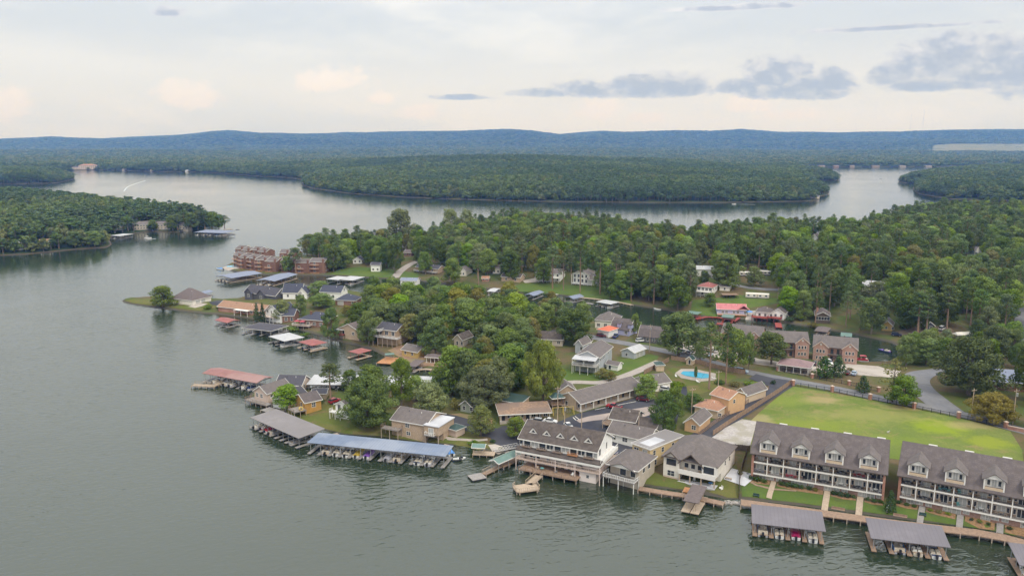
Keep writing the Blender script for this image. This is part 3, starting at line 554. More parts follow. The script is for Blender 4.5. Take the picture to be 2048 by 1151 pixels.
def roof_part(root, kind, x0, x1, y0, y1, h, rise, rm, over=0.45, name='roof', trim=True, th=0.2):
    m = MB(); tr = MB()
    if kind == 'gx':
        gable_x(m, x0, x1, y0, y1, h, rise, over, th); s = rise / ((y1 - y0) / 2); ym = (y0 + y1) / 2; e = h - over * s - th / 2
        for x in (x0 - over, x1 + over):
            for y in (y0 - over, y1 + over): tr.bar((x, y, e), (x, ym, h + rise - th / 2), 0.07, th + 0.08)
        for y in (y0 - over - .02, y1 + over + .02): tr.bar((x0 - over, y, e), (x1 + over, y, e), 0.06, th + 0.06)
    elif kind == 'gy':
        gable_y(m, x0, x1, y0, y1, h, rise, over, th); s = rise / ((x1 - x0) / 2); xm = (x0 + x1) / 2; e = h - over * s - th / 2
        for y in (y0 - over, y1 + over):
            for x in (x0 - over, x1 + over): tr.bar((x, y, e), (xm, y, h + rise - th / 2), 0.07, th + 0.08)
        for x in (x0 - over - .02, x1 + over + .02): tr.bar((x, y0 - over, e), (x, y1 + over, e), 0.06, th + 0.06)
    elif kind == 'hip':
        hip(m, x0, x1, y0, y1, h, rise, over, th)
        for y in (y0 - over - .02, y1 + over + .02): tr.bar((x0 - over, y, h - th / 2), (x1 + over, y, h - th / 2), 0.06, th + 0.05)
        for x in (x0 - over - .02, x1 + over + .02): tr.bar((x, y0 - over, h - th / 2), (x, y1 + over, h - th / 2), 0.06, th + 0.05)
    elif kind == 'gam':                                 # gambrel, ridge along x
        d = (y1 - y0) / 2; ym = (y0 + y1) / 2; a = d * 0.42
        pr = [(y0 - .3, h - .3), (y0 + d - a - .1, h + rise * .72), (ym, h + rise), (y1 - d + a + .1, h + rise * .72), (y1 + .3, h - .3)]
        m.prism(pr + [(y, z - th) for y, z in pr[::-1]], 'x', x0 - .4, x1 + .4)
        for x in (x0 - .42, x1 + .42):
            for p_, q_ in zip(pr[:-1], pr[1:]): tr.bar((x, p_[0], p_[1] - .1), (x, q_[0], q_[1] - .1), .07, .3)
    elif kind == 'shed':                                # low in front, high behind
        m.prism([(y0 - over, h), (y1 + over, h + rise), (y1 + over, h + rise - th), (y0 - over, h - th)], 'x', x0 - over, x1 + over)
        tr.bar((x0 - over, y0 - over - .02, h - th / 2), (x1 + over, y0 - over - .02, h - th / 2), .06, th + .08)
        for x in (x0 - over - .02, x1 + over + .02): tr.bar((x, y0 - over, h - th / 2), (x, y1 + over, h + rise - th / 2), .06, th + .06)
    elif kind == 'flat':
        m.box(x0 - over, y0 - over, h - .02, x1 + over, y1 + over, h + .22)
        for y in (y0 - over - .03, y1 + over + .03): tr.bar((x0 - over, y, h + .1), (x1 + over, y, h + .1), .06, .34)
        for x in (x0 - over - .03, x1 + over + .03): tr.bar((x, y0 - over, h + .1), (x, y1 + over, h + .1), .06, .34)
    r_ = m.build(name, C[rm], root)
    if trim: tr.build(name.replace('roof', 'fascia'), C['trim'], root)
    return r_
def wall_part(root, kind, x0, x1, y0, y1, h, rise, wm, base=-1.6, name='wall', th=0.2):
    m = MB(); e = h - th - .02
    if kind == 'gx': m.prism([(y0, base), (y1, base), (y1, e), ((y0 + y1) / 2, e + rise), (y0, e)], 'x', x0, x1)
    elif kind == 'gy': m.prism([(x0, base), (x1, base), (x1, e), ((x0 + x1) / 2, e + rise), (x0, e)], 'y', y0, y1)
    elif kind == 'gam':
        d = (y1 - y0) / 2; a = d * .42; m.prism([(y0, base), (y1, base), (y1, e), (y1 - d + a, e + rise * .7), ((y0 + y1) / 2, e + rise - .1), (y0 + d - a, e + rise * .7), (y0, e)], 'x', x0, x1)
    elif kind == 'shed': m.prism([(y0, base), (y1, base), (y1, e + rise), (y0, e)], 'x', x0, x1)
    else: m.box(x0, y0, base, x1, y1, h - .04)
    return m.build(name, C[wm], root)
def house(name, label, A, B, D, h, kind, rise, wm, rm, ws='', z=None, dz=0.0, over=0.45, cat='house', group=None, chim=None, vis=True, W=None, trim='trim', base=-1.6):
    P, th, w = base_frame(A, B, z, dz); W = W or w
    root = thing(name, label, cat, P, th, group)
    wall_part(root, kind, 0, W, 0, D, h, rise, wm, base); roof_part(root, kind, 0, W, 0, D, h, rise, rm, over)
    wins(root, ws, W, D, trim)
    if chim:
        x, y, zt = chim; MB().box(x - .5, y - .4, h - .5, x + .5, y + .4, zt).box(x - .6, y - .5, zt + .003, x + .6, y + .5, zt + .2).build('chimney', C['brick' if wm not in ('brickd',) else 'brickd'], root)
    foot(P, th, W, D, h + rise, vis)
    if kind in ('gx', 'hip') and W > 7:
        for u in (.32, .68): MB().cyl((W * u, D * .36, h + rise * .5), (W * u, D * .36, h + rise * .72 + .5), .11, n=6).build('roof_vent', C['dgrey' if u < .5 else 'trim'], root)
    root['w'] = W; root['d'] = D
    return root
def railing(root, pts, z, m='white', h=1.0, gap=0.0, name='railing'):
    """top and bottom rail, posts and thin balusters along a polyline"""
    b = MB()
    for (x0, y0), (x1, y1) in zip(pts[:-1], pts[1:]):
        b.bar((x0, y0, z + h), (x1, y1, z + h), 0.10, 0.07); b.bar((x0, y0, z + .14), (x1, y1, z + .14), 0.06, 0.06)
        L = math.hypot(x1 - x0, y1 - y0); n = max(1, int(L / 0.55))
        for k in range(n + 1):
            f = k / n; x, y = x0 + (x1 - x0) * f, y0 + (y1 - y0) * f; b.bar((x, y, z), (x, y, z + h), 0.10 if k % 4 == 0 else 0.045)
    return b.build(name, C[m], root)
def deck(root, x0, x1, y0, y1, z, zg, m='wood', pm='rail', rails='', rm='white', step=3.2, name='deck', pw=0.16, posts=True):
    MB().box(x0, y0, z - .22, x1, y1, z).build(name, C[m], root)
    if posts:
        pm_ = None
        nx = max(1, round((x1 - x0) / step)); ny = max(1, round((y1 - y0) / step))
        me = MB().box(-pw / 2, -pw / 2, zg, pw / 2, pw / 2, z - .22).mesh('post', C[pm])
        for i in range(nx + 1):
            for j in range(ny + 1):
                if i in (0, nx) or j in (0, ny): link('post', me, root, (x0 + pw + (x1 - x0 - 2 * pw) * i / nx, y0 + pw + (y1 - y0 - 2 * pw) * j / ny, 0))
    e = .06; c = {'f': [(x0 + e, y0 + e), (x1 - e, y0 + e)], 'r': [(x1 - e, y0 + e), (x1 - e, y1 - e)], 'b': [(x1 - e, y1 - e), (x0 + e, y1 - e)], 'l': [(x0 + e, y1 - e), (x0 + e, y0 + e)]}
    for r_ in rails: railing(root, c[r_], z, rm)
def posts(root, xy, z0, z1, m='white', w=0.16, name='post'):
    me = MB().box(-w / 2, -w / 2, z0, w / 2, w / 2, z1).mesh(name, C[m])
    for x, y in xy: link(name, me, root, (x, y, 0))
# ------------------------------------------------------------ boats
BOATM = {k: mat('boat_' + k, v, 0.05, 1.0, 0.35, spec=0.5) for k, v in dict(white=(0.66, 0.66, 0.64), cream=(0.55, 0.49, 0.40), red=(0.38, 0.03, 0.05), navy=(0.03, 0.05, 0.13), blue=(0.05, 0.20, 0.50), purple=(0.22, 0.10, 0.42), silver=(0.38, 0.38, 0.42), yellow=(0.50, 0.36, 0.07), black=(0.02, 0.02, 0.025), teal=(0.16, 0.38, 0.38), grey=(0.30, 0.30, 0.31), magenta=(0.34, 0.02, 0.09), tan=(0.42, 0.33, 0.25)).items()}
def hull_rings(L, W, hb, ht, y0=0.0):
    R_ = []
    for f, wf, bf in ((0, .88, 0), (.25, 1, 0), (.55, .98, .02), (.8, .68, .2), (.94, .30, .42), (1.0, .05, .62)):
        y = y0 + L * f; w = W / 2 * wf; b = hb + (ht - hb) * bf; t_ = ht + .22 * f ** 3
        R_.append([(-w, y, t_), (-w * .93, y, b + (t_ - b) * .35), (0, y, b), (w * .93, y, b + (t_ - b) * .35), (w, y, t_)])
    return R_
_bp = {}
def boat_proto(kind, c1, c2):
    """meshes of one boat, bow along +y, stern at y=0, waterline z=0"""
    k = (kind, c1, c2)
    if k in _bp: return _bp[k]
    P = []
    if kind == 'speed':
        L, W = 6.4, 2.35; P.append(('hull', MB().loft(hull_rings(L, W, -.3, .75)), BOATM[c1], None))
        P.append(('deck', MB().box(-W * .40, L * .60, .76, W * .40, L * .74, .86).box(-W * .42, .1, .755, W * .42, L * .12, .84), BOATM[c2], None))
        P.append(('seat', MB().box(-.95, 1.0, .757, -.15, 1.7, 1.15).box(.15, 1.0, .757, .95, 1.7, 1.15).box(-.95, 2.3, .757, -.2, 2.8, 1.25).box(.2, 2.3, .757, .95, 2.8, 1.25), BOATM['cream' if c1 != 'cream' else 'white'], None))
        P.append(('windshield', MB().loft([[(-1.05, 3.3, .76), (1.05, 3.3, .76), (1.05, 3.36, .76), (-1.05, 3.36, .76)], [(-.85, 3.0, 1.35), (.85, 3.0, 1.35), (.85, 3.04, 1.35), (-.85, 3.04, 1.35)]]), C['glass'], None))
        P.append(('outboard_motor', MB().box(-.25, -.55, .3, .25, .08, 1.15).box(-.1, -.4, -.35, .1, -.2, .3), BOATM['black'], None))
    elif kind == 'covered':
        L, W = 6.4, 2.4; P.append(('hull', MB().loft(hull_rings(L, W, -.3, .7)), BOATM[c2], None))
        cov = []
        for f, w, zt in ((0.02, .44, 1.0), (.3, .5, 1.35), (.55, .48, 1.25), (.8, .30, .98), (.97, .06, .95)): cov.append([(-W * w, L * f, .72 + .2 * f ** 3), (-W * w * .55, L * f, zt), (W * w * .55, L * f, zt), (W * w, L * f, .72 + .2 * f ** 3)])
        P.append(('cover', MB().loft(cov), BOATM[c1], None))
        P.append(('outboard_motor', MB().box(-.25, -.55, .2, .25, .02, 1.05), BOATM['black'], None))
    elif kind == 'pontoon':
        L, W = 7.2, 2.5; m = MB()
        for s in (-1, 1): m.cyl((s * .9, 0, .12), (s * .9, L - .7, .12), .32, n=8).cyl((s * .9, L - .7, .12), (s * .9, L, .25), .32, .08, n=8)
        P.append(('float', m, BOATM['silver'], None)); P.append(('deck', MB().box(-W / 2, 0, .42, W / 2, L - .35, .54), BOATM['tan'], None))
        f = MB().box(-W / 2, .4, .55, -W / 2 + .06, L - .5, 1.2).box(W / 2 - .06, .4, .55, W / 2, L - .5, 1.2).box(-W / 2 + .06, L - .56, .55, W / 2 - .06, L - .5, 1.2)
        P.append(('fence_panel', f, BOATM[c1], None))
        P.append(('seat', MB().box(-W / 2 + .08, 4.6, .56, -W / 2 + .75, L - .6, 1.1).box(W / 2 - .75, 4.6, .56, W / 2 - .08, L - .6, 1.1).box(-W / 2 + .08, .5, .56, W / 2 - .08, 1.2, 1.15).box(.35, 2.6, .56, .95, 3.2, 1.3), BOATM['cream'], None))
        P.append(('outboard_motor', MB().box(-.25, -.5, .2, .25, .1, 1.2), BOATM['black'], None))
        if c2: P.append(('canopy', MB().prism([(1.0, 2.35), (2.2, 2.5), (3.6, 2.35), (3.6, 2.3), (2.2, 2.45), (1.0, 2.3)], 'x', -1.15, 1.15).bar((-1.1, 1.1, 2.3), (-1.2, 2.2, .6), .05).bar((1.1, 1.1, 2.3), (1.2, 2.2, .6), .05).bar((-1.1, 3.5, 2.3), (-1.2, 2.3, .6), .05).bar((1.1, 3.5, 2.3), (1.2, 2.3, .6), .05), BOATM[c2], None))
    elif kind == 'jetski':
        L, W = 3.0, 1.1; P.append(('hull', MB().loft(hull_rings(L, W, -.2, .45)), BOATM[c1], None))
        P.append(('saddle', MB().box(-.28, .3, .46, .28, 1.6, .82).box(-.4, 1.6, .46, .4, 2.1, .95).bar((-.5, 1.75, 1.05), (.5, 1.75, 1.05), .07), BOATM[c2], None))
    else:                                                # small open boat
        L, W = 4.6, 1.6; P.append(('hull', MB().loft(hull_rings(L, W, -.2, .5)), BOATM[c1], None))
        P.append(('seat', MB().box(-.7, .8, .46, .7, 1.2, .58).box(-.7, 2.3, .46, .7, 2.7, .58), BOATM[c2], None))
    _bp[k] = [(n, m.mesh(n, mt)) for n, m, mt, _ in P]
    return _bp[k]
def boat(kind, c1, c2, P, rot, label, group=None, name=None):
    t_ = thing(name or {'speed': 'speed_boat', 'covered': 'covered_boat', 'pontoon': 'pontoon_boat', 'jetski': 'jet_ski', 'row': 'small_boat'}[kind], label, 'boat' if kind != 'jetski' else 'jet ski', P, rot, group)
    for n, me in boat_proto(kind, c1, c2): link(n, me, t_)
    return t_
def W3(root, x, y, z=0.0):
    c, s = math.cos(root.rotation_euler.z), math.sin(root.rotation_euler.z); l = root.location
    return (l.x + x * c - y * s, l.y + x * s + y * c, l.z + z)
ORD = ['first', 'second', 'third', 'fourth', 'fifth', 'sixth', 'seventh', 'eighth', 'ninth', 'tenth', 'eleventh', 'twelfth']
BK = {'speed': '{0} open speedboat', 'covered': '{0} covered boat', 'pontoon': '{0} pontoon boat', 'row': 'small {0} open boat', 'jetski': '{0} jet ski'}
def boathouse(label, short, A, B, Cb, zr, n, kind='shed', rise=0.6, rm='m_grey', boats='', pier='deckg', pm='steel', name='covered_dock', over=0.35, rail='', tilt=None, cat='covered dock', Dmin=6.0, pitch0=True, wd=1.1):
    """roofed dock: roof corners front left A, front right B and back right Cb seen at height zr; n slips open to the front"""
    a, b_, c = (at(q[0], q[1], zr) for q in (A, B, Cb)); th = math.atan2(b_[1] - a[1], b_[0] - a[0]); W = math.hypot(b_[0] - a[0], b_[1] - a[1])
    D = max(Dmin, (c[0] - b_[0]) * -math.sin(th) + (c[1] - b_[1]) * math.cos(th))
    root = thing(name, label, cat, (a[0], a[1], 0.0), th)
    e = 0.5
    roof_part(root, kind, e, W - e, e, D - e, zr, rise, rm, e, th=.14, trim=pm == 'trim')
    nx = max(2, n + 1); xs = [e + .3 + (W - 2 * e - .6) * k / (nx - 1) for k in range(nx)]
    hz_ = (lambda y: zr - .16 + (rise * (y - e) / (D - 2 * e) if kind == 'shed' else 0))
    for y in (e + .15, D / 2, D - e - .15):
        me = MB().cyl((0, 0, -1.0), (0, 0, hz_(y)), .09, n=6).mesh('post', C[pm])
        for x in xs: link('post', me, root, (x, y, 0))
    tr = MB()
    for x in xs: tr.bar((x, e, hz_(e) - .08), (x, D - e, hz_(D - e) - .08), .1, .22)
    for y in (e + .15, D - e - .15): tr.bar((xs[0], y, hz_(y) - .25), (xs[-1], y, hz_(y) - .25), .1, .2)
    tr.build('roof_truss', C['woodd'], root)
    fm = MB().box(-wd / 2, e - 1.2, .38, wd / 2, D - e - .9, .6).mesh('pier', C[pier])
    for x in xs: link('pier', fm, root, (x, 0, 0))
    MB().box(xs[0] - wd / 2, D - e - .88, .36, xs[-1] + wd / 2, D - e + .6, .58).build('walkway', C[pier], root)
    FOOT.append((a[0], a[1], 3)); foot((a[0], a[1], 0), th, W, D, zr)
    bl = boats.split() if boats else []
    for k, s in enumerate(bl):
        if s == '-' or k >= nx - 1: continue
        q = s.split(','); kd = {'s': 'speed', 'c': 'covered', 'p': 'pontoon', 'r': 'row', 'j': 'jetski'}[q[0]]; c2 = q[2] if len(q) > 2 else ('white' if kd != 'pontoon' else None)
        xm = (xs[k] + xs[k + 1]) / 2; sgn = 1; L = 6.4
        lab = BK[kd].format(q[1]) + ' in the ' + (ORD[k] if k < 12 else 'last') + ' slip of the ' + short
        boat(kd, q[1], c2, W3(root, xm, e - .1 + random.uniform(-.5, .3), 0.05), th, lab)
    root['w'] = W; root['d'] = D
    return root
def pier(label, pts, w, z=0.75, m='wood', zg=-1.0, name='pier', rail=None, cat='pier', step=3.0, world=False):
    """plank walk on posts along a polyline of survey pixels at deck height"""
    c = [p_ for p_ in pts] if world else [at(x, y, z)[:2] for x, y in pts]; o = c[0]
    root = thing(name, label, cat, (o[0], o[1], 0.0)); l = [(x - o[0], y - o[1]) for x, y in c]
    a, b_ = offset_line(l, w / 2), offset_line(l, -w / 2); dk = MB(); nb = MB(); xy = []
    for k in range(len(l) - 1):
        i = len(dk.v); dk.v += [(*a[k], z), (*a[k + 1], z), (*b_[k + 1], z), (*b_[k], z), (*a[k], z - .25), (*a[k + 1], z - .25), (*b_[k + 1], z - .25), (*b_[k], z - .25)]
        dk.f += [tuple(i + q for q in f) for f in ((0, 1, 2, 3), (7, 6, 5, 4), (0, 4, 5, 1), (2, 6, 7, 3), (3, 7, 4, 0), (1, 5, 6, 2))]
        L = math.hypot(l[k + 1][0] - l[k][0], l[k + 1][1] - l[k][1]); n = max(1, round(L / step))
        for j in range(n + (k == len(l) - 2)):
            f = j / n
            for s in (a, b_): xy.append((s[k][0] + (s[k + 1][0] - s[k][0]) * f, s[k][1] + (s[k + 1][1] - s[k][1]) * f))
    dk.build('deck', C[m], root); posts(root, xy, zg, z - .02, 'rail' if m != 'woodr' else 'woodr', .2)
    if rail:
        for s in (a, b_): railing(root, s, z, rail)
    return root
# ------------------------------------------------------------ vehicles
CARM = {k: mat('car_' + k, v, 0.03, 1.0, 0.28, spec=0.6) for k, v in dict(white=(0.62, 0.62, 0.62), red=(0.30, 0.012, 0.018), maroon=(0.10, 0.012, 0.02), black=(0.018, 0.018, 0.02), silver=(0.34, 0.35, 0.36), blue=(0.035, 0.075, 0.22), navy=(0.012, 0.022, 0.07), lightblue=(0.32, 0.42, 0.52), darkgreen=(0.02, 0.04, 0.03)).items()}
TYRE = mat('tyre_rubber', (0.018, 0.018, 0.018), 0.1, 4.0, 0.9); LAMP = mat('lamp_glass', (0.6, 0.58, 0.52), 0.05, 3.0, 0.2); TAIL = mat('tail_lamp', (0.35, 0.01, 0.01), 0.05, 3.0, 0.3)
_cp = {}
def car_proto(kind, col):
    if (kind, col) in _cp: return _cp[(kind, col)]
    W = 1.82 if kind != 'van' else 1.95
    if kind == 'sedan': body = [(-2.35, .32), (-2.4, .72), (-2.25, .92), (-1.5, .98), (1.0, .93), (2.1, .78), (2.35, .6), (2.35, .32)]; cab = [(-1.75, .96), (-1.15, 1.42), (.15, 1.44), (1.05, .93)]
    elif kind == 'suv': body = [(-2.35, .38), (-2.4, .95), (-2.3, 1.12), (1.0, 1.08), (2.2, .98), (2.4, .7), (2.4, .38)]; cab = [(-2.28, 1.1), (-2.0, 1.72), (.35, 1.74), (1.15, 1.07)]
    elif kind == 'pickup': body = [(-2.75, .45), (-2.8, 1.05), (-.55, 1.06), (1.35, 1.1), (2.6, 1.02), (2.75, .75), (2.75, .45)]; cab = [(-.62, 1.06), (-.45, 1.78), (.75, 1.8), (1.5, 1.09)]
    else: body = [(-2.6, .4), (-2.65, 1.2), (1.6, 1.2), (2.5, 1.0), (2.65, .7), (2.65, .4)]; cab = [(-2.6, 1.2), (-2.5, 2.05), (1.0, 2.05), (1.75, 1.18)]
    P = []
    def shell(prof, w0, w1, zc):
        # outline in (x,z) carried across the width with the edges drawn in
        rings = []
        for y, k in ((-w1 / 2, .96), (-w0 / 2, 1.0), (w0 / 2, 1.0), (w1 / 2, .96)): rings.append([(x * k, y, z if k == 1 else z + (zc - z) * .06) for x, z in prof])
        return MB().loft(rings)
    P.append(('body', shell(body, W - .16, W, .6), CARM[col], ())); P.append(('cabin', shell(cab, W - .42, W - .22, 1.1), C['glass'], ()))
    rx = [q for q in cab if q[1] > 1.3]; P.append(('car_roof', MB().box(rx[0][0] + .03, -(W - .44) / 2, rx[0][1] - .03, rx[1][0] - .03, (W - .44) / 2, rx[1][1] + .045), CARM[col], ()))
    if kind == 'pickup': P.append(('load_bed', MB().box(-2.6, -.72, 1.062, -.75, .72, 1.075), C['dark'], ()))
    r_ = .33 if kind in ('sedan',) else .38
    wh = MB().cyl((0, -.11, 0), (0, .11, 0), r_, n=12).mesh('wheel', TYRE); rim = MB().cyl((0, -.125, 0), (0, .125, 0), r_ * .58, n=10).mesh('rim', C['steel'])
    hl = MB().box(-.06, -.2, -.09, .06, .2, .09).mesh('headlight', LAMP); tl = MB().box(-.06, -.16, -.12, .06, .16, .12).mesh('tail_light', TAIL)
    meshes = [(n, m.mesh(n, mt)) for n, m, mt, _ in P]; xl = body[-1][0]; xr = body[0][0]
    _cp[(kind, col)] = (meshes, wh, rim, hl, tl, r_, W, xl, xr, .72 if kind == 'sedan' else .88)
    return _cp[(kind, col)]
def car(kind, col, px, py, toward, label, group=None, z=None):
    """kind, colour, ground point under the car, survey pixel it heads toward"""
    P = G(px, py); q = G(*toward); th = math.atan2(q[1] - P[1], q[0] - P[0])
    t_ = thing({'sedan': 'parked_car', 'suv': 'parked_car', 'pickup': 'pickup_truck', 'van': 'parked_van'}[kind], label, {'pickup': 'pickup truck', 'van': 'van'}.get(kind, 'car'), (P[0], P[1], P[2] + (0.2 if z is None else z)), th, group)
    meshes, wh, rim, hl, tl, r_, W, xl, xr, lz = car_proto(kind, col)
    for n, me in meshes: link(n, me, t_)
    for x in (xl * .62, xr * .60):
        for y in (-W / 2 + .1, W / 2 - .1): link('rim', rim, link('wheel', wh, t_, (x, y, r_)))
    for y in (-.62, .62): link('headlight', hl, t_, (xl - .02, y, lz - .08)); link('tail_light', tl, t_, (xr + .0, y, lz))
    FOOT.append((P[0], P[1], 3.0)); u, v, zc = to_px(P); s = FPX / zc; PROTECT.append((u - 2.4 * s, v - 2 * s, u + 2.4 * s, v, zc))
    return t_
# ============================================================ TREES
BARK = mat('tree_bark', (0.165, 0.135, 0.105), 0.25, 3.0, 0.95)
PBARK = mat('pine_bark', (0.26, 0.175, 0.125), 0.25, 3.0, 0.95)
def leaf_material(name, c1, c2, hue=0.013, vr=0.58):
    m = bpy.data.materials.new(name); m.use_nodes = True; q = NT(m.node_tree); b = m.node_tree.nodes['Principled BSDF']
    at_ = q.new('ShaderNodeAttribute', attribute_name='tone'); oi = q.new('ShaderNodeObjectInfo')
    c = q.mix(at_.outputs['Fac'], c1, c2)
    hs = q.new('ShaderNodeHueSaturation'); q.l.new(c, hs.inputs['Color'])
    q.put(hs.inputs['Hue'], q.math('ADD', 0.5 - hue, q.math('MULTIPLY', oi.outputs['Random'], 2 * hue)))
    r2 = q.math('FRACT', q.math('MULTIPLY', oi.outputs['Random'], 7.31))
    q.put(hs.inputs['Value'], q.math('ADD', 0.97 - vr / 2, q.math('MULTIPLY', r2, vr)))
    r3 = q.math('FRACT', q.math('MULTIPLY', oi.outputs['Random'], 13.7))
    q.put(hs.inputs['Saturation'], q.math('ADD', 0.85, q.math('MULTIPLY', r3, 0.30)))
    q.l.new(hs.outputs[0], b.inputs['Base Color']); b.inputs['Roughness'].default_value = 0.75; b.inputs['Specular IOR Level'].default_value = 0.15
    tr = q.new('ShaderNodeBsdfTranslucent'); q.l.new(hs.outputs[0], tr.inputs[0])
    mx = q.new('ShaderNodeMixShader'); mx.inputs[0].default_value = 0.22
    out = [n for n in q.n if n.type == 'OUTPUT_MATERIAL'][0]
    q.l.new(b.outputs[0], mx.inputs[1]); q.l.new(tr.outputs[0], mx.inputs[2]); q.l.new(mx.outputs[0], out.inputs[0])
    return m
LEAF = {'oak': leaf_material('oak_leaves', (0.088, 0.134, 0.034), (0.180, 0.238, 0.064)),
        'pine': leaf_material('pine_needles', (0.080, 0.122, 0.041), (0.159, 0.210, 0.069), 0.015),
        'green': leaf_material('fresh_leaves', (0.121, 0.186, 0.025), (0.221, 0.299, 0.052)),
        'dark': leaf_material('cedar_leaves', (0.041, 0.080, 0.025), (0.083, 0.133, 0.040), 0.01),
        'yellow': leaf_material('yellowing_leaves', (0.150, 0.190, 0.012), (0.300, 0.320, 0.020)),
        'grey': leaf_material('grey_green_leaves', (0.124, 0.153, 0.057), (0.221, 0.250, 0.101)),
        'autumn': leaf_material('turning_leaves', (0.205, 0.170, 0.025), (0.330, 0.260, 0.040)),
        'olive': leaf_material('olive_leaves', (0.152, 0.149, 0.041), (0.241, 0.219, 0.067))}
def leaf_cloud(clumps, per, size, rng):
    """quads on and inside each clump's shell, facing outward with a good deal of scatter; tone = one value per clump plus jitter"""
    V = []; T = []
    for (cx, cy, cz, rx, rz, tone) in clumps:
        n = max(6, int(per * (rx * rx + rx * rz) / 2))
        d = rng.normal(size=(n, 3)); d /= np.linalg.norm(d, axis=1)[:, None]
        rad = rng.uniform(0.62, 1.07, n) ** 0.6
        c = np.stack([cx + d[:, 0] * rx * rad, cy + d[:, 1] * rx * rad, cz + d[:, 2] * rz * rad], 1)
        nrm = d + rng.normal(size=(n, 3)) * 0.38; nrm /= np.linalg.norm(nrm, axis=1)[:, None]
        a = np.cross(nrm, rng.normal(size=(n, 3))); a /= np.linalg.norm(a, axis=1)[:, None]; b_ = np.cross(nrm, a)
        s = size * rng.uniform(0.6, 1.35, (n, 1)); s2 = s * rng.uniform(0.55, 1.0, (n, 1))
        V.append(np.stack([c - a * s, c + b_ * s2 * 0.9, c + a * s, c - b_ * s2], 1).reshape(-1, 3))
        T.append(np.clip(tone + rng.normal(size=n) * 0.16, 0, 1))
    return np.concatenate(V), np.concatenate(T)
def crown_mesh(name, V, T, m, extra=None):
    nq = len(V) // 4; me = bpy.data.meshes.new(name)
    me.vertices.add(len(V)); me.vertices.foreach_set('co', V.ravel().astype(np.float32))
    me.loops.add(len(V)); me.loops.foreach_set('vertex_index', np.arange(len(V), dtype=np.int32))
    me.polygons.add(nq); me.polygons.foreach_set('loop_start', np.arange(0, len(V), 4, dtype=np.int32)); me.polygons.foreach_set('loop_total', np.full(nq, 4, dtype=np.int32))
    me.update(); at_ = me.attributes.new('tone', 'FLOAT', 'FACE'); at_.data.foreach_set('value', T.astype(np.float32)); me.materials.append(m)
    return me
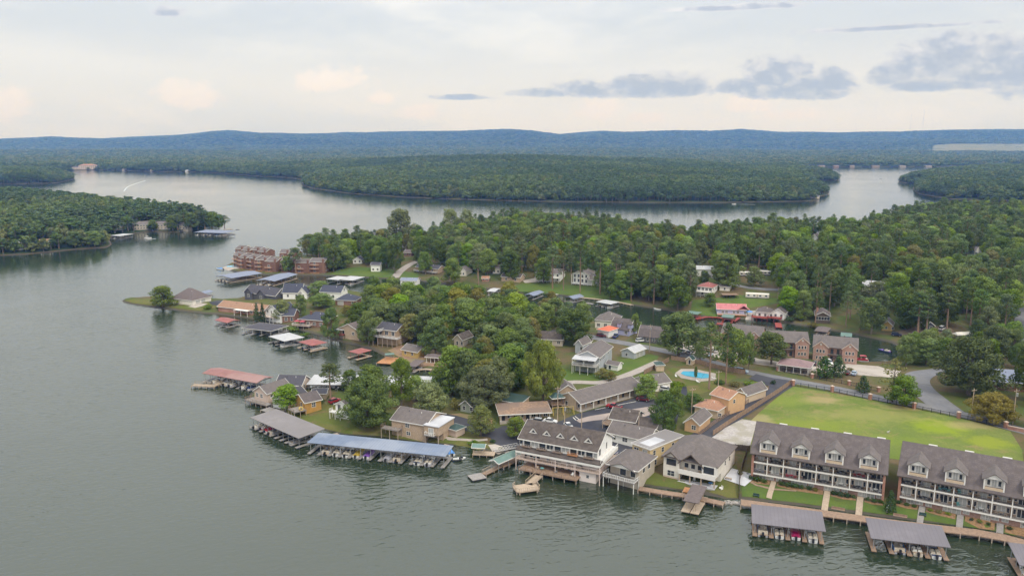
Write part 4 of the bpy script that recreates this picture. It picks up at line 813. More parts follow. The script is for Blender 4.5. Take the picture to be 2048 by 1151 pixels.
def make_proto(kind, seed, lo=False):
    """one tree in a box about 1 high: trunk and crown meshes in metres for a nominal height NH"""
    rng = np.random.default_rng(seed); tr = MB(); cl = []
    if kind in ('oak', 'grey', 'green', 'yellow', 'olive'):
        NH = 16.0; cw = rng.uniform(5.0, 6.2); cb = rng.uniform(2.2, 3.6); nl = 30 if not lo else 9
        tr.cyl((0, 0, -1.2), (0.1, 0, cb + 1), 0.42, 0.30, 7); tr.cyl((0.1, 0, cb + 1), (0.3, 0.2, NH * 0.75), 0.30, 0.10, 6)
        for k in range(nl):
            th = k * 2.4 + rng.uniform(-0.4, 0.4); f = (k + 0.5) / nl; z = cb + (NH - cb - 1.6) * f
            prof = math.sin(math.pi * min(1, (0.16 + 0.80 * f) ** 0.85)) ** 0.75
            rr_ = cw * prof * rng.uniform(0.45, 0.95); x, y = rr_ * math.cos(th), rr_ * math.sin(th)
            r = rng.uniform(1.35, 2.3) * (1.35 if lo else 1.0); tone = rng.uniform(0.1, 0.9)
            cl.append((x, y, z, r, r * rng.uniform(0.62, 0.9), tone))
            if k % 3 == 0: tr.cyl((0.05, 0, cb * 0.75 + f * 3.5), (x * 0.85, y * 0.85, z - 0.3), 0.17, 0.05, 5)
        for k in range(8 if not lo else 3):
            th = rng.uniform(0, 6.28); rr_ = cw * rng.uniform(0, 0.45); cl.append((rr_ * math.cos(th), rr_ * math.sin(th), NH - rng.uniform(1.3, 3.4), rng.uniform(1.3, 2.0), 1.3, rng.uniform(0.3, 1)))
        per, size = (66, 0.27) if not lo else (9, 0.85)
    elif kind == 'spread':                           # a big old crown of many clumps
        NH = 17.0; cw = 8.6; cb = 2.4; tr.cyl((0, 0, -1.2), (0.1, 0, 5), 0.6, 0.42, 8); tr.cyl((0.1, 0, 5), (0.3, 0.2, 13), 0.42, 0.12, 6)
        for k in range(78):
            th = k * 2.4 + rng.uniform(-0.4, 0.4); f = (k + 0.5) / 78; z = cb + (NH - cb - 1.5) * f; rr_ = cw * math.sin(math.pi * (0.2 + 0.76 * f)) ** 0.7 * rng.uniform(0.35, 0.92)
            x, y = rr_ * math.cos(th), rr_ * math.sin(th); r = rng.uniform(1.35, 2.25); cl.append((x, y, z, r, r * rng.uniform(0.6, 0.9), rng.uniform(0.1, 0.95)))
            if k % 6 == 0: tr.cyl((0.05, 0, 2.2 + f * 4), (x * 0.85, y * 0.85, z - 0.3), 0.2, 0.06, 5)
        per, size = 70, 0.25
    elif kind == 'pine':
        NH = 22.0; cw = rng.uniform(3.2, 4.2); cb = rng.uniform(8.5, 12.0); nl = 20 if not lo else 8
        tr.cyl((0, 0, -1.2), (0.15, 0.1, NH * 0.55), 0.32, 0.22, 6); tr.cyl((0.15, 0.1, NH * 0.55), (0.0, 0.2, NH * 0.96), 0.22, 0.05, 6)
        for k in range(nl):
            th = k * 2.4 + rng.uniform(-0.5, 0.5); f = (k + 0.5) / nl; z = cb + (NH - cb - 0.8) * f ** 0.9
            rr_ = cw * (1 - 0.72 * f ** 1.6) * (0.45 + 0.55 * min(1, f * 4)) * rng.uniform(0.5, 1.0); x, y = rr_ * math.cos(th), rr_ * math.sin(th)
            r = rng.uniform(0.95, 1.6) * (1.4 if lo else 1.0); cl.append((x, y, z + 0.3, r, r * 0.62, rng.uniform(0.1, 0.95)))
            tr.cyl((0.1, 0.1, z - 0.8), (x * 0.9, y * 0.9, z), 0.09, 0.03, 4)
        cl.append((0, 0.2, NH - 0.9, 1.1, 1.2, 0.7)); per, size = (62, 0.26) if not lo else (10, 0.75)
    elif kind == 'dark':
        NH = 9.0; cw = 2.7; tr.cyl((0, 0, -0.8), (0, 0, 6), 0.2, 0.08, 6)
        for k in range(22):
            f = (k + 0.5) / 22; th = k * 2.4; rr_ = cw * (1 - f) ** 0.65 * min(1, 0.55 + f * 3) * 0.72
            cl.append((rr_ * math.cos(th), rr_ * math.sin(th), 0.7 + f * 7.6, 1.05 * (1.15 - 0.6 * f), 1.2, rng.uniform(0.1, 0.9)))
        per, size = 42, 0.30
    elif kind == 'shrub':
        NH = 2.0
        for k in range(9):
            th = k * 2.4; rr_ = 0.9 * math.sqrt((k + 0.3) / 9); cl.append((rr_ * math.cos(th), rr_ * math.sin(th), rng.uniform(0.55, 1.15), rng.uniform(0.55, 0.8), rng.uniform(0.5, 0.8), rng.uniform(0, 1)))
        per, size = 90, 0.17; tr.cyl((0, 0, -0.3), (0, 0, 0.8), 0.07, 0.04, 5)
    else:                                            # sparse, airy crown
        NH = 16.0; cw = 4.6; cb = 4.5
        tr.cyl((0, 0, -1.2), (0.2, 0, 7), 0.28, 0.2, 6); tr.cyl((0.2, 0, 7), (0, 0.3, 14.5), 0.2, 0.06, 6)
        for k in range(24):
            th = k * 2.4 + rng.uniform(-0.5, 0.5); f = (k + 0.5) / 24; z = cb + 10.6 * f; rr_ = cw * math.sin(math.pi * (0.15 + 0.8 * f)) * rng.uniform(0.3, 1.0)
            x, y = rr_ * math.cos(th), rr_ * math.sin(th); cl.append((x, y, z, rng.uniform(0.8, 1.3), 0.7, rng.uniform(0, 1)))
            tr.cyl((0.1, 0.1, z - 2.2), (x * 0.9, y * 0.9, z), 0.08, 0.03, 4)
        per, size = 20, 0.34
    V, T = leaf_cloud(cl, per, size, rng)
    return NH, tr, V, T, max(c[0] + c[3] for c in cl)
PROTO = {}
def add_protos(key, shape, leaf, n, bark=None, seed=0):
    for k in range(n):
        NH, tr, V, T, cw = make_proto(shape, seed + 31 * k + 5)
        PROTO.setdefault(key, []).append((NH, tr.mesh('trunk', bark or BARK), crown_mesh('crown', V, T, LEAF[leaf]), cw))
add_protos('oak', 'oak', 'oak', 4, seed=10); add_protos('pine', 'pine', 'pine', 4, PBARK, seed=400); add_protos('green', 'green', 'green', 2, seed=800)
add_protos('dark', 'dark', 'dark', 2, seed=900); add_protos('yellow', 'yellow', 'yellow', 2, seed=1000); add_protos('grey', 'grey', 'grey', 2, seed=1100)
add_protos('olive', 'oak', 'olive', 2, seed=1150); add_protos('sparse', 'sparse', 'olive', 2, seed=1200); add_protos('shrub', 'shrub', 'dark', 3, seed=1300); add_protos('lightshrub', 'shrub', 'green', 2, seed=1400); add_protos('lightshrub', 'shrub', 'olive', 1, seed=1450)
for lf in ('oak', 'grey', 'yellow'): add_protos('big' + lf, 'spread', lf, 2 if lf == 'oak' else 1, seed=1600 + len(lf))
add_protos('autumn', 'spread', 'autumn', 1, seed=1700)
FARLEAF = [leaf_material('far_oak_leaves', (0.092, 0.137, 0.047), (0.177, 0.227, 0.078), 0.01, 0.5), leaf_material('far_pine_leaves', (0.073, 0.120, 0.050), (0.139, 0.191, 0.076), 0.008, 0.4), leaf_material('far_pale_leaves', (0.136, 0.159, 0.059), (0.218, 0.236, 0.088), 0.012, 0.5)]
TREES_SET = []
_tc = random.Random(3)
NAMES = {'bigoak': 'oak_tree', 'biggrey': 'willow_oak_tree', 'bigyellow': 'yellowing_tree', 'autumn': 'yellowing_tree', 'oak': 'oak_tree', 'pine': 'pine_tree', 'green': 'broadleaf_tree', 'dark': 'cedar_tree', 'yellow': 'yellowing_tree', 'grey': 'willow_oak_tree', 'olive': 'oak_tree', 'sparse': 'young_tree', 'shrub': 'shrub', 'lightshrub': 'shrub'}
def tree_at(kind, P, height, width, label, group=None, name=None, rot=None):
    NH, tm, cm, cw = _tc.choice(PROTO[kind])
    t_ = thing(name or NAMES[kind], label, 'shrub' if 'shrub' in kind else 'tree', P, _tc.uniform(0, 6.28) if rot is None else rot, group)
    sx = width / (2 * cw); t_.scale = (sx, sx, height / NH)
    link('stem' if 'shrub' in kind else 'trunk', tm, t_); link('crown' if 'shrub' not in kind else 'foliage', cm, t_)
    TREES_SET.append((P[0], P[1], width / 2)); return t_
def tree(kind, bx, by, ty, wpx, label, group=None, name=None):
    """a tree seen in the survey picture: foot at (bx, by), top at row ty, crown wpx wide"""
    P = G(bx, by); x, y, zc = to_px(P)
    d = ray(bx, ty); top = CAM_H + d[2] / d[1] * P[1]
    return tree_at(kind, P, max(1.0, (top - P[2]) * 1.02), wpx / FPX * zc * 1.04, label, group, name)
# ============================================================ THE LAKEFRONT CONDO BLOCKS
def furniture():
    t_ = MB().box(-.3, -.3, .36, .3, .3, .44); b_ = MB().box(-.3, .24, .44, .3, .3, 1.05); a = MB()
    for s in (-1, 1): a.box(s * .3 - .04, -.3, .58, s * .3 + .04, .3, .64); a.box(s * .28 - .03, -.28, 0, s * .28 + .03, -.22, .58); a.box(s * .28 - .03, .22, 0, s * .28 + .03, .28, .36)
    tb = MB().cyl((0, 0, .68), (0, 0, .73), .6, n=10); lg = MB().cyl((0, 0, 0), (0, 0, .68), .07, n=6)
    return t_, b_, a, tb, lg
_ft = furniture(); _fm = {}
def patio_chair(P, rot, col, label, group='patio chairs on the balconies'):
    t_ = thing('patio_chair', label, 'chair', P, rot, group)
    if ('c', col) not in _fm: _fm[('c', col)] = [(n, m.mesh(n, BOATM[col])) for n, m in (('seat', _ft[0]), ('backrest', _ft[1]), ('frame', _ft[2]))]
    for n, me in _fm[('c', col)]: link(n, me, t_)
def patio_table(P, col, label, group='patio tables on the balconies'):
    t_ = thing('patio_table', label, 'table', P, 0, group)
    if ('t', col) not in _fm: _fm[('t', col)] = [('table_top', _ft[3].mesh('table_top', BOATM[col])), ('leg', _ft[4].mesh('leg', BOATM['black']))]
    for n, me in _fm[('t', col)]: link(n, me, t_)
_fr = random.Random(5)
def condo(label, short, A, B, n_bay, W=None, seed=0, skip=()):
    P, th, w = base_frame(A, B); W = W or w; D = 19.0; rd = 9.6; root = thing('condo_building', label, 'building', P, th)
    z1, z2, ze, zr = 2.1, 5.5, 8.2, 14.1; yb = 1.8
    MB().box(0, 1.0, -2, W, D - .2, z1 - .3).build('ground_floor_wall', C['brickpink'], root)
    MB().box(.02, yb, z1, W - .02, D - .22, ze + .3).build('upper_wall', C['bricktan'], root)
    for x in (0.0, W - .3): MB().prism([(yb, z1), (D - .2, z1), (D - .2, ze + .2), (rd, zr - .5), (yb, ze + .2)], 'x', x, x + .3).build('end_wall', C['brick'], root)
    for x in (0.0, W - .62): MB().box(x, .02, -2, x + .62, yb + .3, ze - .1).build('brick_pier', C['brick'], root)
    for z in (z1, z2):
        MB().box(.3, .2, z - .28, W - .3, yb, z + .02).build('balcony_floor', C['deckg'], root)
        MB().box(.6, .0, z - .34, W - .6, .2, z + .06).build('floor_band', C['trim'], root)
    MB().box(.6, .0, ze - .42, W - .6, .2, ze - .12).build('beam', C['trim'], root)
    bay = W / n_bay
    cm = MB().box(-.13, .01, z1 + .06, .13, .19, z2 - .34).mesh('column', C['trim']); cm2 = MB().box(-.13, .01, z2 + .06, .13, .19, ze - .42).mesh('column', C['trim'])
    for k in range(1, n_bay): link('column', cm, root, (k * bay, 0, 0)); link('column', cm2, root, (k * bay, 0, 0))
    for z in (z1, z2):
        for k in range(n_bay):
            r_ = MB(); x0, x1 = k * bay + .16, (k + 1) * bay - .16
            r_.bar((x0, .1, z + 1.0), (x1, .1, z + 1.0), .035); r_.bar((x0, .1, z + .18), (x1, .1, z + .18), .03)
            for q in range(10): r_.bar((x0 + (x1 - x0) * (q + .5) / 10, .1, z + .18), (x0 + (x1 - x0) * (q + .5) / 10, .1, z + 1.0), .012)
            r_.build('railing', C['black'], root)
            xc = (k + .5) * bay
            window(root, 'f', xc, z + 1.12, 1.7, 2.1, 'g', y=yb, name='door', gm='curtain' if (k + seed) % 4 else 'glass')
            window(root, 'f', xc + 1.45, z + 1.35, .55, 1.3, 's', y=yb); window(root, 'f', xc - 1.45, z + 1.35, .55, 1.3, 's', y=yb)
            MB().box(xc + bay / 2 - .1, .9, z + .021, xc + bay / 2 + .1, yb, z + 1.9).build('balcony_divider', C['brick'], root) if k < n_bay - 1 else None
    for k in range(n_bay):                              # garden floor: double doors and paired windows
        xc = (k + .5) * bay; s = (k % 2) * 2 - 1
        window(root, 'f', xc + s * -1.1, 1.0, 1.9, 1.9, 'g', y=1.0, name='door', gm='curtain') if k % 2 == 0 or True and k % 4 == 3 else window(root, 'f', xc - 1.1, 1.15, 1.5, 1.15, 'g', y=1.0, gm='curtain')
        window(root, 'f', xc + 1.05, 1.15, 1.3, 1.15, 'x', y=1.0, gm='curtain')
    rf = MB(); s1 = (zr - ze) / rd; s2 = (zr - ze) / (D - rd); o = .5
    rf.prism([(-o, ze - o * s1), (rd, zr), (D + o, ze - o * s2), (D + o, ze - o * s2 - .22), (rd, zr - .22), (-o, ze - o * s1 - .22)], 'x', -.45, W + .45)
    rf.build('roof', C['r_grey'], root)
    fa = MB().bar((-.45, -o - .03, ze - o * s1 - .1), (W + .45, -o - .03, ze - o * s1 - .1), .06, .3)
    for x in (-.49, W + .49): fa.bar((x, -o, ze - o * s1 - .11), (x, rd, zr - .11), .06, .3); fa.bar((x, D + o, ze - o * s2 - .11), (x, rd, zr - .11), .06, .3)
    fa.build('gutter', C['r_brown'], root)
    for k in range(4):                                  # ridge vents
        MB().box(W * (k + .5) / 4 + 1.5, rd + .9, zr - .75, W * (k + .5) / 4 + 3.6, rd + 1.3, zr - .12).build('ridge_vent', C['trim'], root)
    for k in range(4):                                  # dormers with a little balcony cut in
        xc = W * (2 * k + 1) / 8; h = 2.3; y0 = .3; zb = ze + s1 * y0 - .2; zt = zb + 3.1
        w_ = MB(); w_.box(xc - h, y0, zb, xc - h + .32, 6, zt).box(xc + h - .32, y0, zb, xc + h, 6, zt).box(xc - h + .32, y0 + .95, zb, xc + h - .32, 6, zt)
        w_.box(xc - h + .32, y0, zb, xc + h - .32, y0 + .12, zb + .22).prism([(xc - h, zt), (xc + h, zt), (xc, zt + 1.25)], 'y', y0, y0 + .3)
        d = w_.build('dormer', C['trim'], root)
        rm = MB(); gable_y(rm, xc - h, xc + h, y0, 8.9, zt + .02, 1.55, .45, .16, .35); rm.build('dormer_roof', C['r_warm'], d)  # lighter shingles than the main roof: the light they face is in the colour
        MB().box(xc - h + .33, y0 + .13, zb + .2, xc + h - .33, y0 + .94, zb + .3).box(xc - h + .33, y0 + .02, zb + .24, xc + h - .33, y0 + .08, zb + .95).build('balcony_panel', C['peachp'], d)
        for u, ww in ((-1.2, .62), (0, .95), (1.2, .62)): window(d, 'f', xc + u, zb + 1.85, ww, 1.3 if u else 1.9, 's' if u else 'g', y=y0 + .95, fm='trim', flatten=True, gm='glass' if u else 'curtain')
    foot(P, th, W, D, zr)
    # things people keep on the balconies
    fr = random.Random(seed)
    for fl, z in (('lower', z1), ('upper', z2)):
        for k in range(n_bay):
            if k in skip: continue
            where = '%s balcony, %s bay from left, %s' % (fl, ORD[k], short)
            xc = (k + .5) * bay; cc = 'red' if (fl, k) in (('lower', 2), ('upper', 6)) and seed == 1 else fr.choice(['black', 'grey', 'tan', 'black', 'tan', 'teal', 'white'])
            nm = {'red': 'red', 'black': 'black', 'grey': 'grey', 'tan': 'tan', 'teal': 'teal', 'white': 'white'}[cc]
            if fr.random() < .72:
                patio_table(W3(root, xc, 1.15, z + .03), cc, nm + ' round table, ' + where)
                patio_chair(W3(root, xc - 1.0, 1.2, z + .03), th + 1.4, cc, nm + ' chair left of table, ' + where); patio_chair(W3(root, xc + 1.0, 1.15, z + .03), th - 1.5, cc, nm + ' chair right of table, ' + where)
            else: patio_chair(W3(root, xc - .9, 1.3, z + .03), th + .4, cc, nm + ' single chair, ' + where)
    root['w'] = W
    return root
condo1 = condo('left of two long brick condo blocks with four dormers and balconies', 'left condo block', (1501, 957), (1767, 1006), 8, seed=1)
condo2 = condo('right of two long brick condo blocks with dormers, cut by the frame', 'right condo block', (1793, 1005), (2047, 1059), 8, W=34.0, seed=2, skip=(6, 7))
# ============================================================ BOARDWALK AND COVERED DOCKS BEFORE THE CONDOS
bw = [(1482, 1003), (1560, 1013), (1640, 1024), (1720, 1035), (1800, 1046), (1880, 1055), (1956, 1064), (2010, 1074), (2060, 1087), (2110, 1100)]
pier('wide timber boardwalk along the shore before the brick condos', bw, 3.6, 1.25, 'wood', -1.2, 'boardwalk', cat='boardwalk', step=3.5)
boathouse('grey ribbed covered dock on the left before the condos, maroon covered boat inside', 'left grey dock before the condos', (1504, 1045), (1652, 1062), (1648, 1029.5), 3.4, 4, 'shed', .9, 'm_grey', 'p,navy s,white,tan c,magenta s,white,grey', 'wood')
boathouse('grey ribbed covered dock on the right before the condos, its left slip empty', 'right grey dock before the condos', (1742, 1075), (1902, 1094), (1888, 1058.5), 3.4, 4, 'shed', .9, 'm_grey', '- p,blue s,cream,tan s,white,navy', 'wood')
boathouse('grey ribbed covered dock cut by the right edge of the frame', 'grey dock at the frame edge', (2039, 1129), (2200, 1150), (2190, 1112), 3.4, 4, 'shed', .9, 'm_grey', 's,white p,navy', 'wood')
for (x, y, tx), lab in (((1676, 1021, 0), 'wooden bench on the boardwalk below the third condo path'), ((1800, 1035, 0), 'wooden bench on the boardwalk beside the white statue')):
    P = at(x, y, 1.25); th = condo1.rotation_euler.z; t_ = thing('bench', lab, 'bench', P, th)
    MB().box(-1.6, -.25, .42, 1.6, .25, .5).build('seat', C['wood'], t_); MB().box(-1.6, .2, .5, 1.6, .28, 1.0).build('backrest', C['wood'], t_)
    for x_ in (-1.4, 1.4): MB().box(x_ - .06, -.22, 0, x_ + .06, .22, .42).build('leg', C['woodd'], t_)
for x, y, lab in ((1512, 994, 'green metal bench on the lawn at the left end of the condo strip'), (1845, 1033, 'green metal bench on the lawn before the right condo block')):
    P = G(x, y); t_ = thing('garden_bench', lab, 'bench', P, condo1.rotation_euler.z); MB().box(-.8, -.22, .4, .8, .22, .46).build('seat', C['m_green'], t_); MB().box(-.8, .2, .46, .8, .26, .95).build('backrest', C['m_green'], t_)
    for x_ in (-.7, .7): MB().box(x_ - .04, -.2, 0, x_ + .04, .2, .4).build('leg', C['black'], t_)
P = G(1774, 1024); t_ = thing('statue', 'white heron statue on the lawn between the condo blocks', 'statue', P); MB().loft([[(-.25, -.25, 0), (.25, -.25, 0), (.25, .25, 0), (-.25, .25, 0)], [(-.2, -.2, .4), (.2, -.2, .4), (.2, .2, .4), (-.2, .2, .4)]]).build('plinth', C['stone'], t_)
MB().loft([[(.1 * math.cos(a), .1 * math.sin(a), .4) for a in (0, 1.57, 3.14, 4.71)], [(.28 * math.cos(a), .2 * math.sin(a), 1.3) for a in (0, 1.57, 3.14, 4.71)], [(.12 * math.cos(a) + .1, .1 * math.sin(a), 1.8) for a in (0, 1.57, 3.14, 4.71)], [(.05 * math.cos(a) + .3, .05 * math.sin(a), 2.2) for a in (0, 1.57, 3.14, 4.71)]]).build('figure', C['trim'], t_)
# garden paths and beds before the condos
def lxy(root, *pts): return [W3(root, x, y)[:2] for x, y in pts]
for k, (a, b_, nm) in enumerate(((5.5, 6.9, 0), (19.4, 21.0, 0), (27.6, 29.2, 0))):
    drape('garden_path', lxy(condo1, (a, .9), (b_, .9), (b_, -8.6), (a, -8.6)), C['woodp'], .24, 'path from a garden door down to the boardwalk')
for a, b_ in ((5.3, 6.8), (14, 15.5), (22.7, 24.2)): drape('garden_path', lxy(condo2, (a, .9), (b_, .9), (b_, -8.0), (a, -8.0)), C['deckg'], .24, 'dark path from a garden door down to the boardwalk')
for root, beds in ((condo1, ((-.8, 5.3), (7.2, 19.2), (21.2, 27.4), (29.5, 34))), (condo2, ((0, 5), (7, 13.7), (15.8, 22.3), (24.5, 34)))):
    for a, b_ in beds: drape('planting_bed', lxy(root, (a, .9), (b_, .9), (b_, -1.6), ((a + b_) / 2, -2.2), (a, -1.5)), MULCH, .12, 'mulched bed at the foot of the condo wall')
drape('planting_bed', lxy(condo1, (-2, -1.0), (2, -3.6), (6.5, -4.2), (12.5, -2.6), (12.5, -1.9), (6.5, -3.2), (2, -2.7), (-1.5, -.2)), C['wood'], .16, 'curved brown edging of the planting bed')
bed = [(condo1, x, y, h, w, k) for x, y, h, w, k in ((.3, -.3, 1.9, 2.4, 0), (2.0, -.6, 2.2, 2.9, 0), (3.9, -.7, 1.7, 2.3, 0), (8.4, -.3, 2.0, 2.6, 0), (10.2, -.5, 2.2, 2.9, 0), (12.0, -.5, 2.1, 2.8, 0), (13.6, -.3, 1.7, 2.3, 0), (15.6, .0, 1.6, 2.3, 0), (17.2, -.2, 1.4, 2.1, 1), (22.0, -.3, 1.8, 2.4, 0), (23.6, -.4, 2.0, 2.6, 0), (25.3, -.4, 1.9, 2.5, 0), (26.8, -.2, 1.5, 2.0, 0), (30.2, -.3, 1.5, 2.0, 0), (31.8, -.4, 1.7, 2.3, 0), (33.4, -.4, 1.5, 2.1, 0))] + [(condo2, x, y, h, w, k) for x, y, h, w, k in ((.6, -.2, 1.7, 2.2, 0), (2.4, -.4, 1.4, 1.9, 0), (4.2, -.3, 1.2, 1.6, 0), (8.0, -.6, 1.2, 1.8, 1), (10.0, -.6, 1.4, 2.1, 1), (12.0, -.5, 1.2, 1.8, 1), (17.2, -.5, 1.1, 1.5, 0), (19.0, -.6, 1.2, 1.8, 1), (21.0, -.4, 1.1, 1.5, 0), (25.5, -.4, 1.3, 1.8, 0))]
pathn = {0: 'left of first garden path', 1: 'between first and second garden paths', 2: 'between second and third garden paths', 3: 'right of third garden path'}
for root, x, y, h, w, k in bed:
    q = W3(root, x, y); s = 'left' if root is condo1 else 'right'; cuts = (6, 20, 28) if root is condo1 else (6, 14.5, 23); b_ = sum(x > c for c in cuts)
    lab = '%s shrub before the %s condo block, %s' % ('dark clipped' if k == 0 else 'light green', s, pathn[b_])
    tree_at('shrub' if k == 0 else 'lightshrub', (q[0], q[1], H(q[0], q[1])), h * .78, w * .95, lab, 'shrubs %s, %s condo block, %s' % (pathn[b_], s, 'dark' if k == 0 else 'light'))
tree('dark', 1780, 1025, 981, 22, 'young bright cypress in the gap between the condo blocks', name='cypress_tree')
MB_ = MB(); q0 = W3(condo1, 35.2, 2.5); q1 = W3(condo1, 35.2, 14)
# side fence between condos and the cream house
def plank_fence(label, pts, m='woodd', h=1.8, step=2.4, name='wooden_fence', solid=True, rails=2, world=False, cat='fence'):
    c = pts if world else [G(x, y)[:2] for x, y in pts]; o = c[0]; z0 = H(*o); root = thing(name, label, cat, (o[0], o[1], z0)); xy = []
    pmesh = MB().box(-.07, -.07, -.5, .07, .07, h + .1).mesh('post', C[m])
    for a, b_ in zip(c[:-1], c[1:]):
        L = math.hypot(b_[0] - a[0], b_[1] - a[1]); n = max(1, round(L / step)); th = math.atan2(b_[1] - a[1], b_[0] - a[0])
        for k in range(n):
            p_ = (a[0] + (b_[0] - a[0]) * k / n, a[1] + (b_[1] - a[1]) * k / n); r_ = (a[0] + (b_[0] - a[0]) * (k + 1) / n, a[1] + (b_[1] - a[1]) * (k + 1) / n)
            zp, zq = H(*p_) - z0, H(*r_) - z0; link('post', pmesh, root, (p_[0] - o[0], p_[1] - o[1], zp)); pa = MB(); A = (p_[0] - o[0], p_[1] - o[1]); B = (r_[0] - o[0], r_[1] - o[1])
            if solid:
                np_ = 8                                  # boards, each slightly uneven
                for q in range(np_):
                    f0, f1 = (q + .04) / np_, (q + .96) / np_; hh = h + random.uniform(-.05, .05); zm = zp + (zq - zp) * (q + .5) / np_
                    u0 = (A[0] + (B[0] - A[0]) * f0, A[1] + (B[1] - A[1]) * f0); u1 = (A[0] + (B[0] - A[0]) * f1, A[1] + (B[1] - A[1]) * f1)
                    pa.bar((u0[0], u0[1], zm + hh / 2 - .1), (u1[0], u1[1], zm + hh / 2 - .1), .04, hh + .2)
                pa.build('fence_panel', C[m], root)
            else:
                for q in range(rails):
                    z = h * (q + .6) / rails; MB().bar((A[0], A[1], zp + z), (B[0], B[1], zq + z), .07, .2).build('rail', C[m], root)
    link('post', pmesh, root, (c[-1][0] - o[0], c[-1][1] - o[1], H(*c[-1]) - z0))
    return root
plank_fence('dark board fence between the cream lake house lawn and the condos', [(1478, 998), (1479, 965), (1484, 938), (1494, 905)], 'woodd', 1.7)
plank_fence('dark board fence behind the white patio', [(1440, 899), (1470, 900), (1499, 902)], 'woodd', 1.9)
# ============================================================ CREAM LAKE HOUSE
P, th, W = base_frame((1326, 952), (1431, 977)); D = 17.5; root = cream = thing('lake_house', 'cream lakefront house with hipped grey roof and recessed gable balcony', 'house', P, th)
h = 6.4
MB().box(0, 0, -1.6, 4.6, D, h - .1).box(4.6, 1.4, 2.9, W, D, h - .1).box(4.6, 4.5, -1.6, W, D, 2.9).build('wall', C['cream'], root)
MB().box(0, -.02, -.3, 4.55, 0, .55).build('plinth', C['blush'], root)
m = MB(); hip(m, 0, W, 0, D, h, 4.6, .6, .2); m.build('roof', C['r_warm'], root)
m = MB(); gable_y(m, 0, 4.6, -.5, 6, h - .1, 1.9, .5, .2, .4); m.build('gable_roof', C['r_warm'], root)
wl = MB().prism([(0.1, h - .4), (4.5, h - .4), (2.3, h + 1.5)], 'y', -.3, .1).build('gable_wall', C['cream'], root)
a, b_ = 5.0, 11.4; m = MB(); gable_y(m, a, b_, -.4, 7, h - .6, 2.9, .5, .2, .5); m.build('gable_roof', C['r_warm'], root)
tr = MB()
for y in (-.95, ):
    for x0, x1, z0, rz in ((a, b_, h - .6, 2.9), (0, 4.6, h - .1, 1.9)): tr.bar((x0 - .5, y, z0 - .45), ((x0 + x1) / 2, y, z0 + rz - .15), .1, .28); tr.bar((x1 + .5, y, z0 - .45), ((x0 + x1) / 2, y, z0 + rz - .15), .1, .28)
tr.build('barge_board', C['woodd'], root)
MB().prism([(a + .4, h - .7), (b_ - .4, h - .7), ((a + b_) / 2, h + 1.9)], 'y', 1.35, 1.45).build('gable_panel', C['ochre'], root)
MB().box(4.62, -.6, 2.6, W, 1.4, 2.9).build('balcony_floor', C['woodp'], root); MB().box(4.62, -.75, 2.3, W + .02, -.6, 3.75).box(b_ - .1, -.6, 2.9, b_, 1.4, 3.7).build('balcony_parapet', C['trim'], root)
MB().box(b_, -.62, 2.92, W, 1.38, h - .12).build('bay_wall', C['trim'], root)
window(root, 'f', (b_ + W) / 2, 5.0, 2.7, 1.7, 's', y=-.62, fm='black'); window(root, 'f', 2.3, 4.9, 2.6, 1.6, 't', fm='black'); window(root, 'f', 2.3, 1.6, 2.0, 1.5, 'x')
for u in (-1.9, 0, 1.9): window(root, 'f', (a + b_) / 2 + u, 4.35, 1.1, 1.3, 's', y=1.4); window(root, 'f', (a + b_) / 2 + u * .7, 6.1, .7, .9, 's', y=1.33)
posts(root, [(5.0, -.4), (8.0, -.4), (11.2, -.4), (W - .3, -.4)], -1.2, 2.3, 'woodp', .3); MB().box(4.6, -1.0, -1.4, W, 4.5, .08).build('terrace', C['flatw'], root)
window(root, 'f', 7.0, 1.25, 3.0, 2.1, 't', y=4.5, name='door'); window(root, 'f', 11.5, 1.25, 2.0, 2.1, 'g', y=4.5, name='door')
wins(root, 'r:=8_12@4.6,1.0x1.3', W, D); foot(P, th, W, D, 10)
for x, lab in ((6.3, 'left tan lounge chair on the recessed balcony of the cream house'), (10.2, 'right tan lounge chair on the recessed balcony of the cream house')): patio_chair(W3(root, x, .3, 2.92), th + (.5 if x < 8 else -.5), 'tan', lab, 'lounge chairs of the cream house')
patio_table(W3(root, 13.4, 1.2, .1), 'blue', 'blue round table on the lower terrace of the cream house'); patio_chair(W3(root, 8.6, 1.5, .1), th, 'white', 'white chair on the lower terrace of the cream house')
q = W3(root, W + 1, 8); drape('white_patio', [W3(root, x, y)[:2] for x, y in ((W + .3, 6), (W + 6.6, 5), (W + 8, 13), (W + .3, 14))], C['flatw'], .25, 'white paved patio beside the cream house')
q = W3(root, W + 5.8, 10.5); t_ = thing('air_conditioner', 'dark air conditioner on the white patio', 'air conditioner', (q[0], q[1], H(q[0], q[1]) + .25), th); MB().box(-.5, -.5, 0, .5, .5, 1.0).build('casing', C['grey'], t_); MB().cyl((0, 0, 1.0), (0, 0, 1.06), .42, n=10).build('fan_grille', C['black'], t_)
q = W3(root, W + 1.6, 6.5); t_ = thing('picnic_bench', 'wooden bench at the edge of the white patio', 'bench', (q[0], q[1], H(q[0], q[1]) + .25), th); MB().box(-.9, -.3, .4, .9, .3, .48).build('seat', C['woodp'], t_); MB().box(-.85, -.25, 0, -.7, .25, .4).build('leg', C['woodp'], t_); MB().box(.7, -.25, 0, .85, .25, .4).build('leg', C['woodp'], t_)
P_ = G(1442, 978); t_ = thing('lawn_chair', 'white lawn chair on the grass right of the cream house', 'chair', P_, th - .6); MB().box(-.35, -.4, .3, .35, .4, .4).build('seat', C['trim'], t_); MB().box(-.35, .35, .4, .35, .45, 1.0).build('backrest', C['trim'], t_); MB().box(-.4, -.35, 0, -.3, .4, .6).build('armrest', C['trim'], t_); MB().box(.3, -.35, 0, .4, .4, .6).build('armrest', C['trim'], t_)
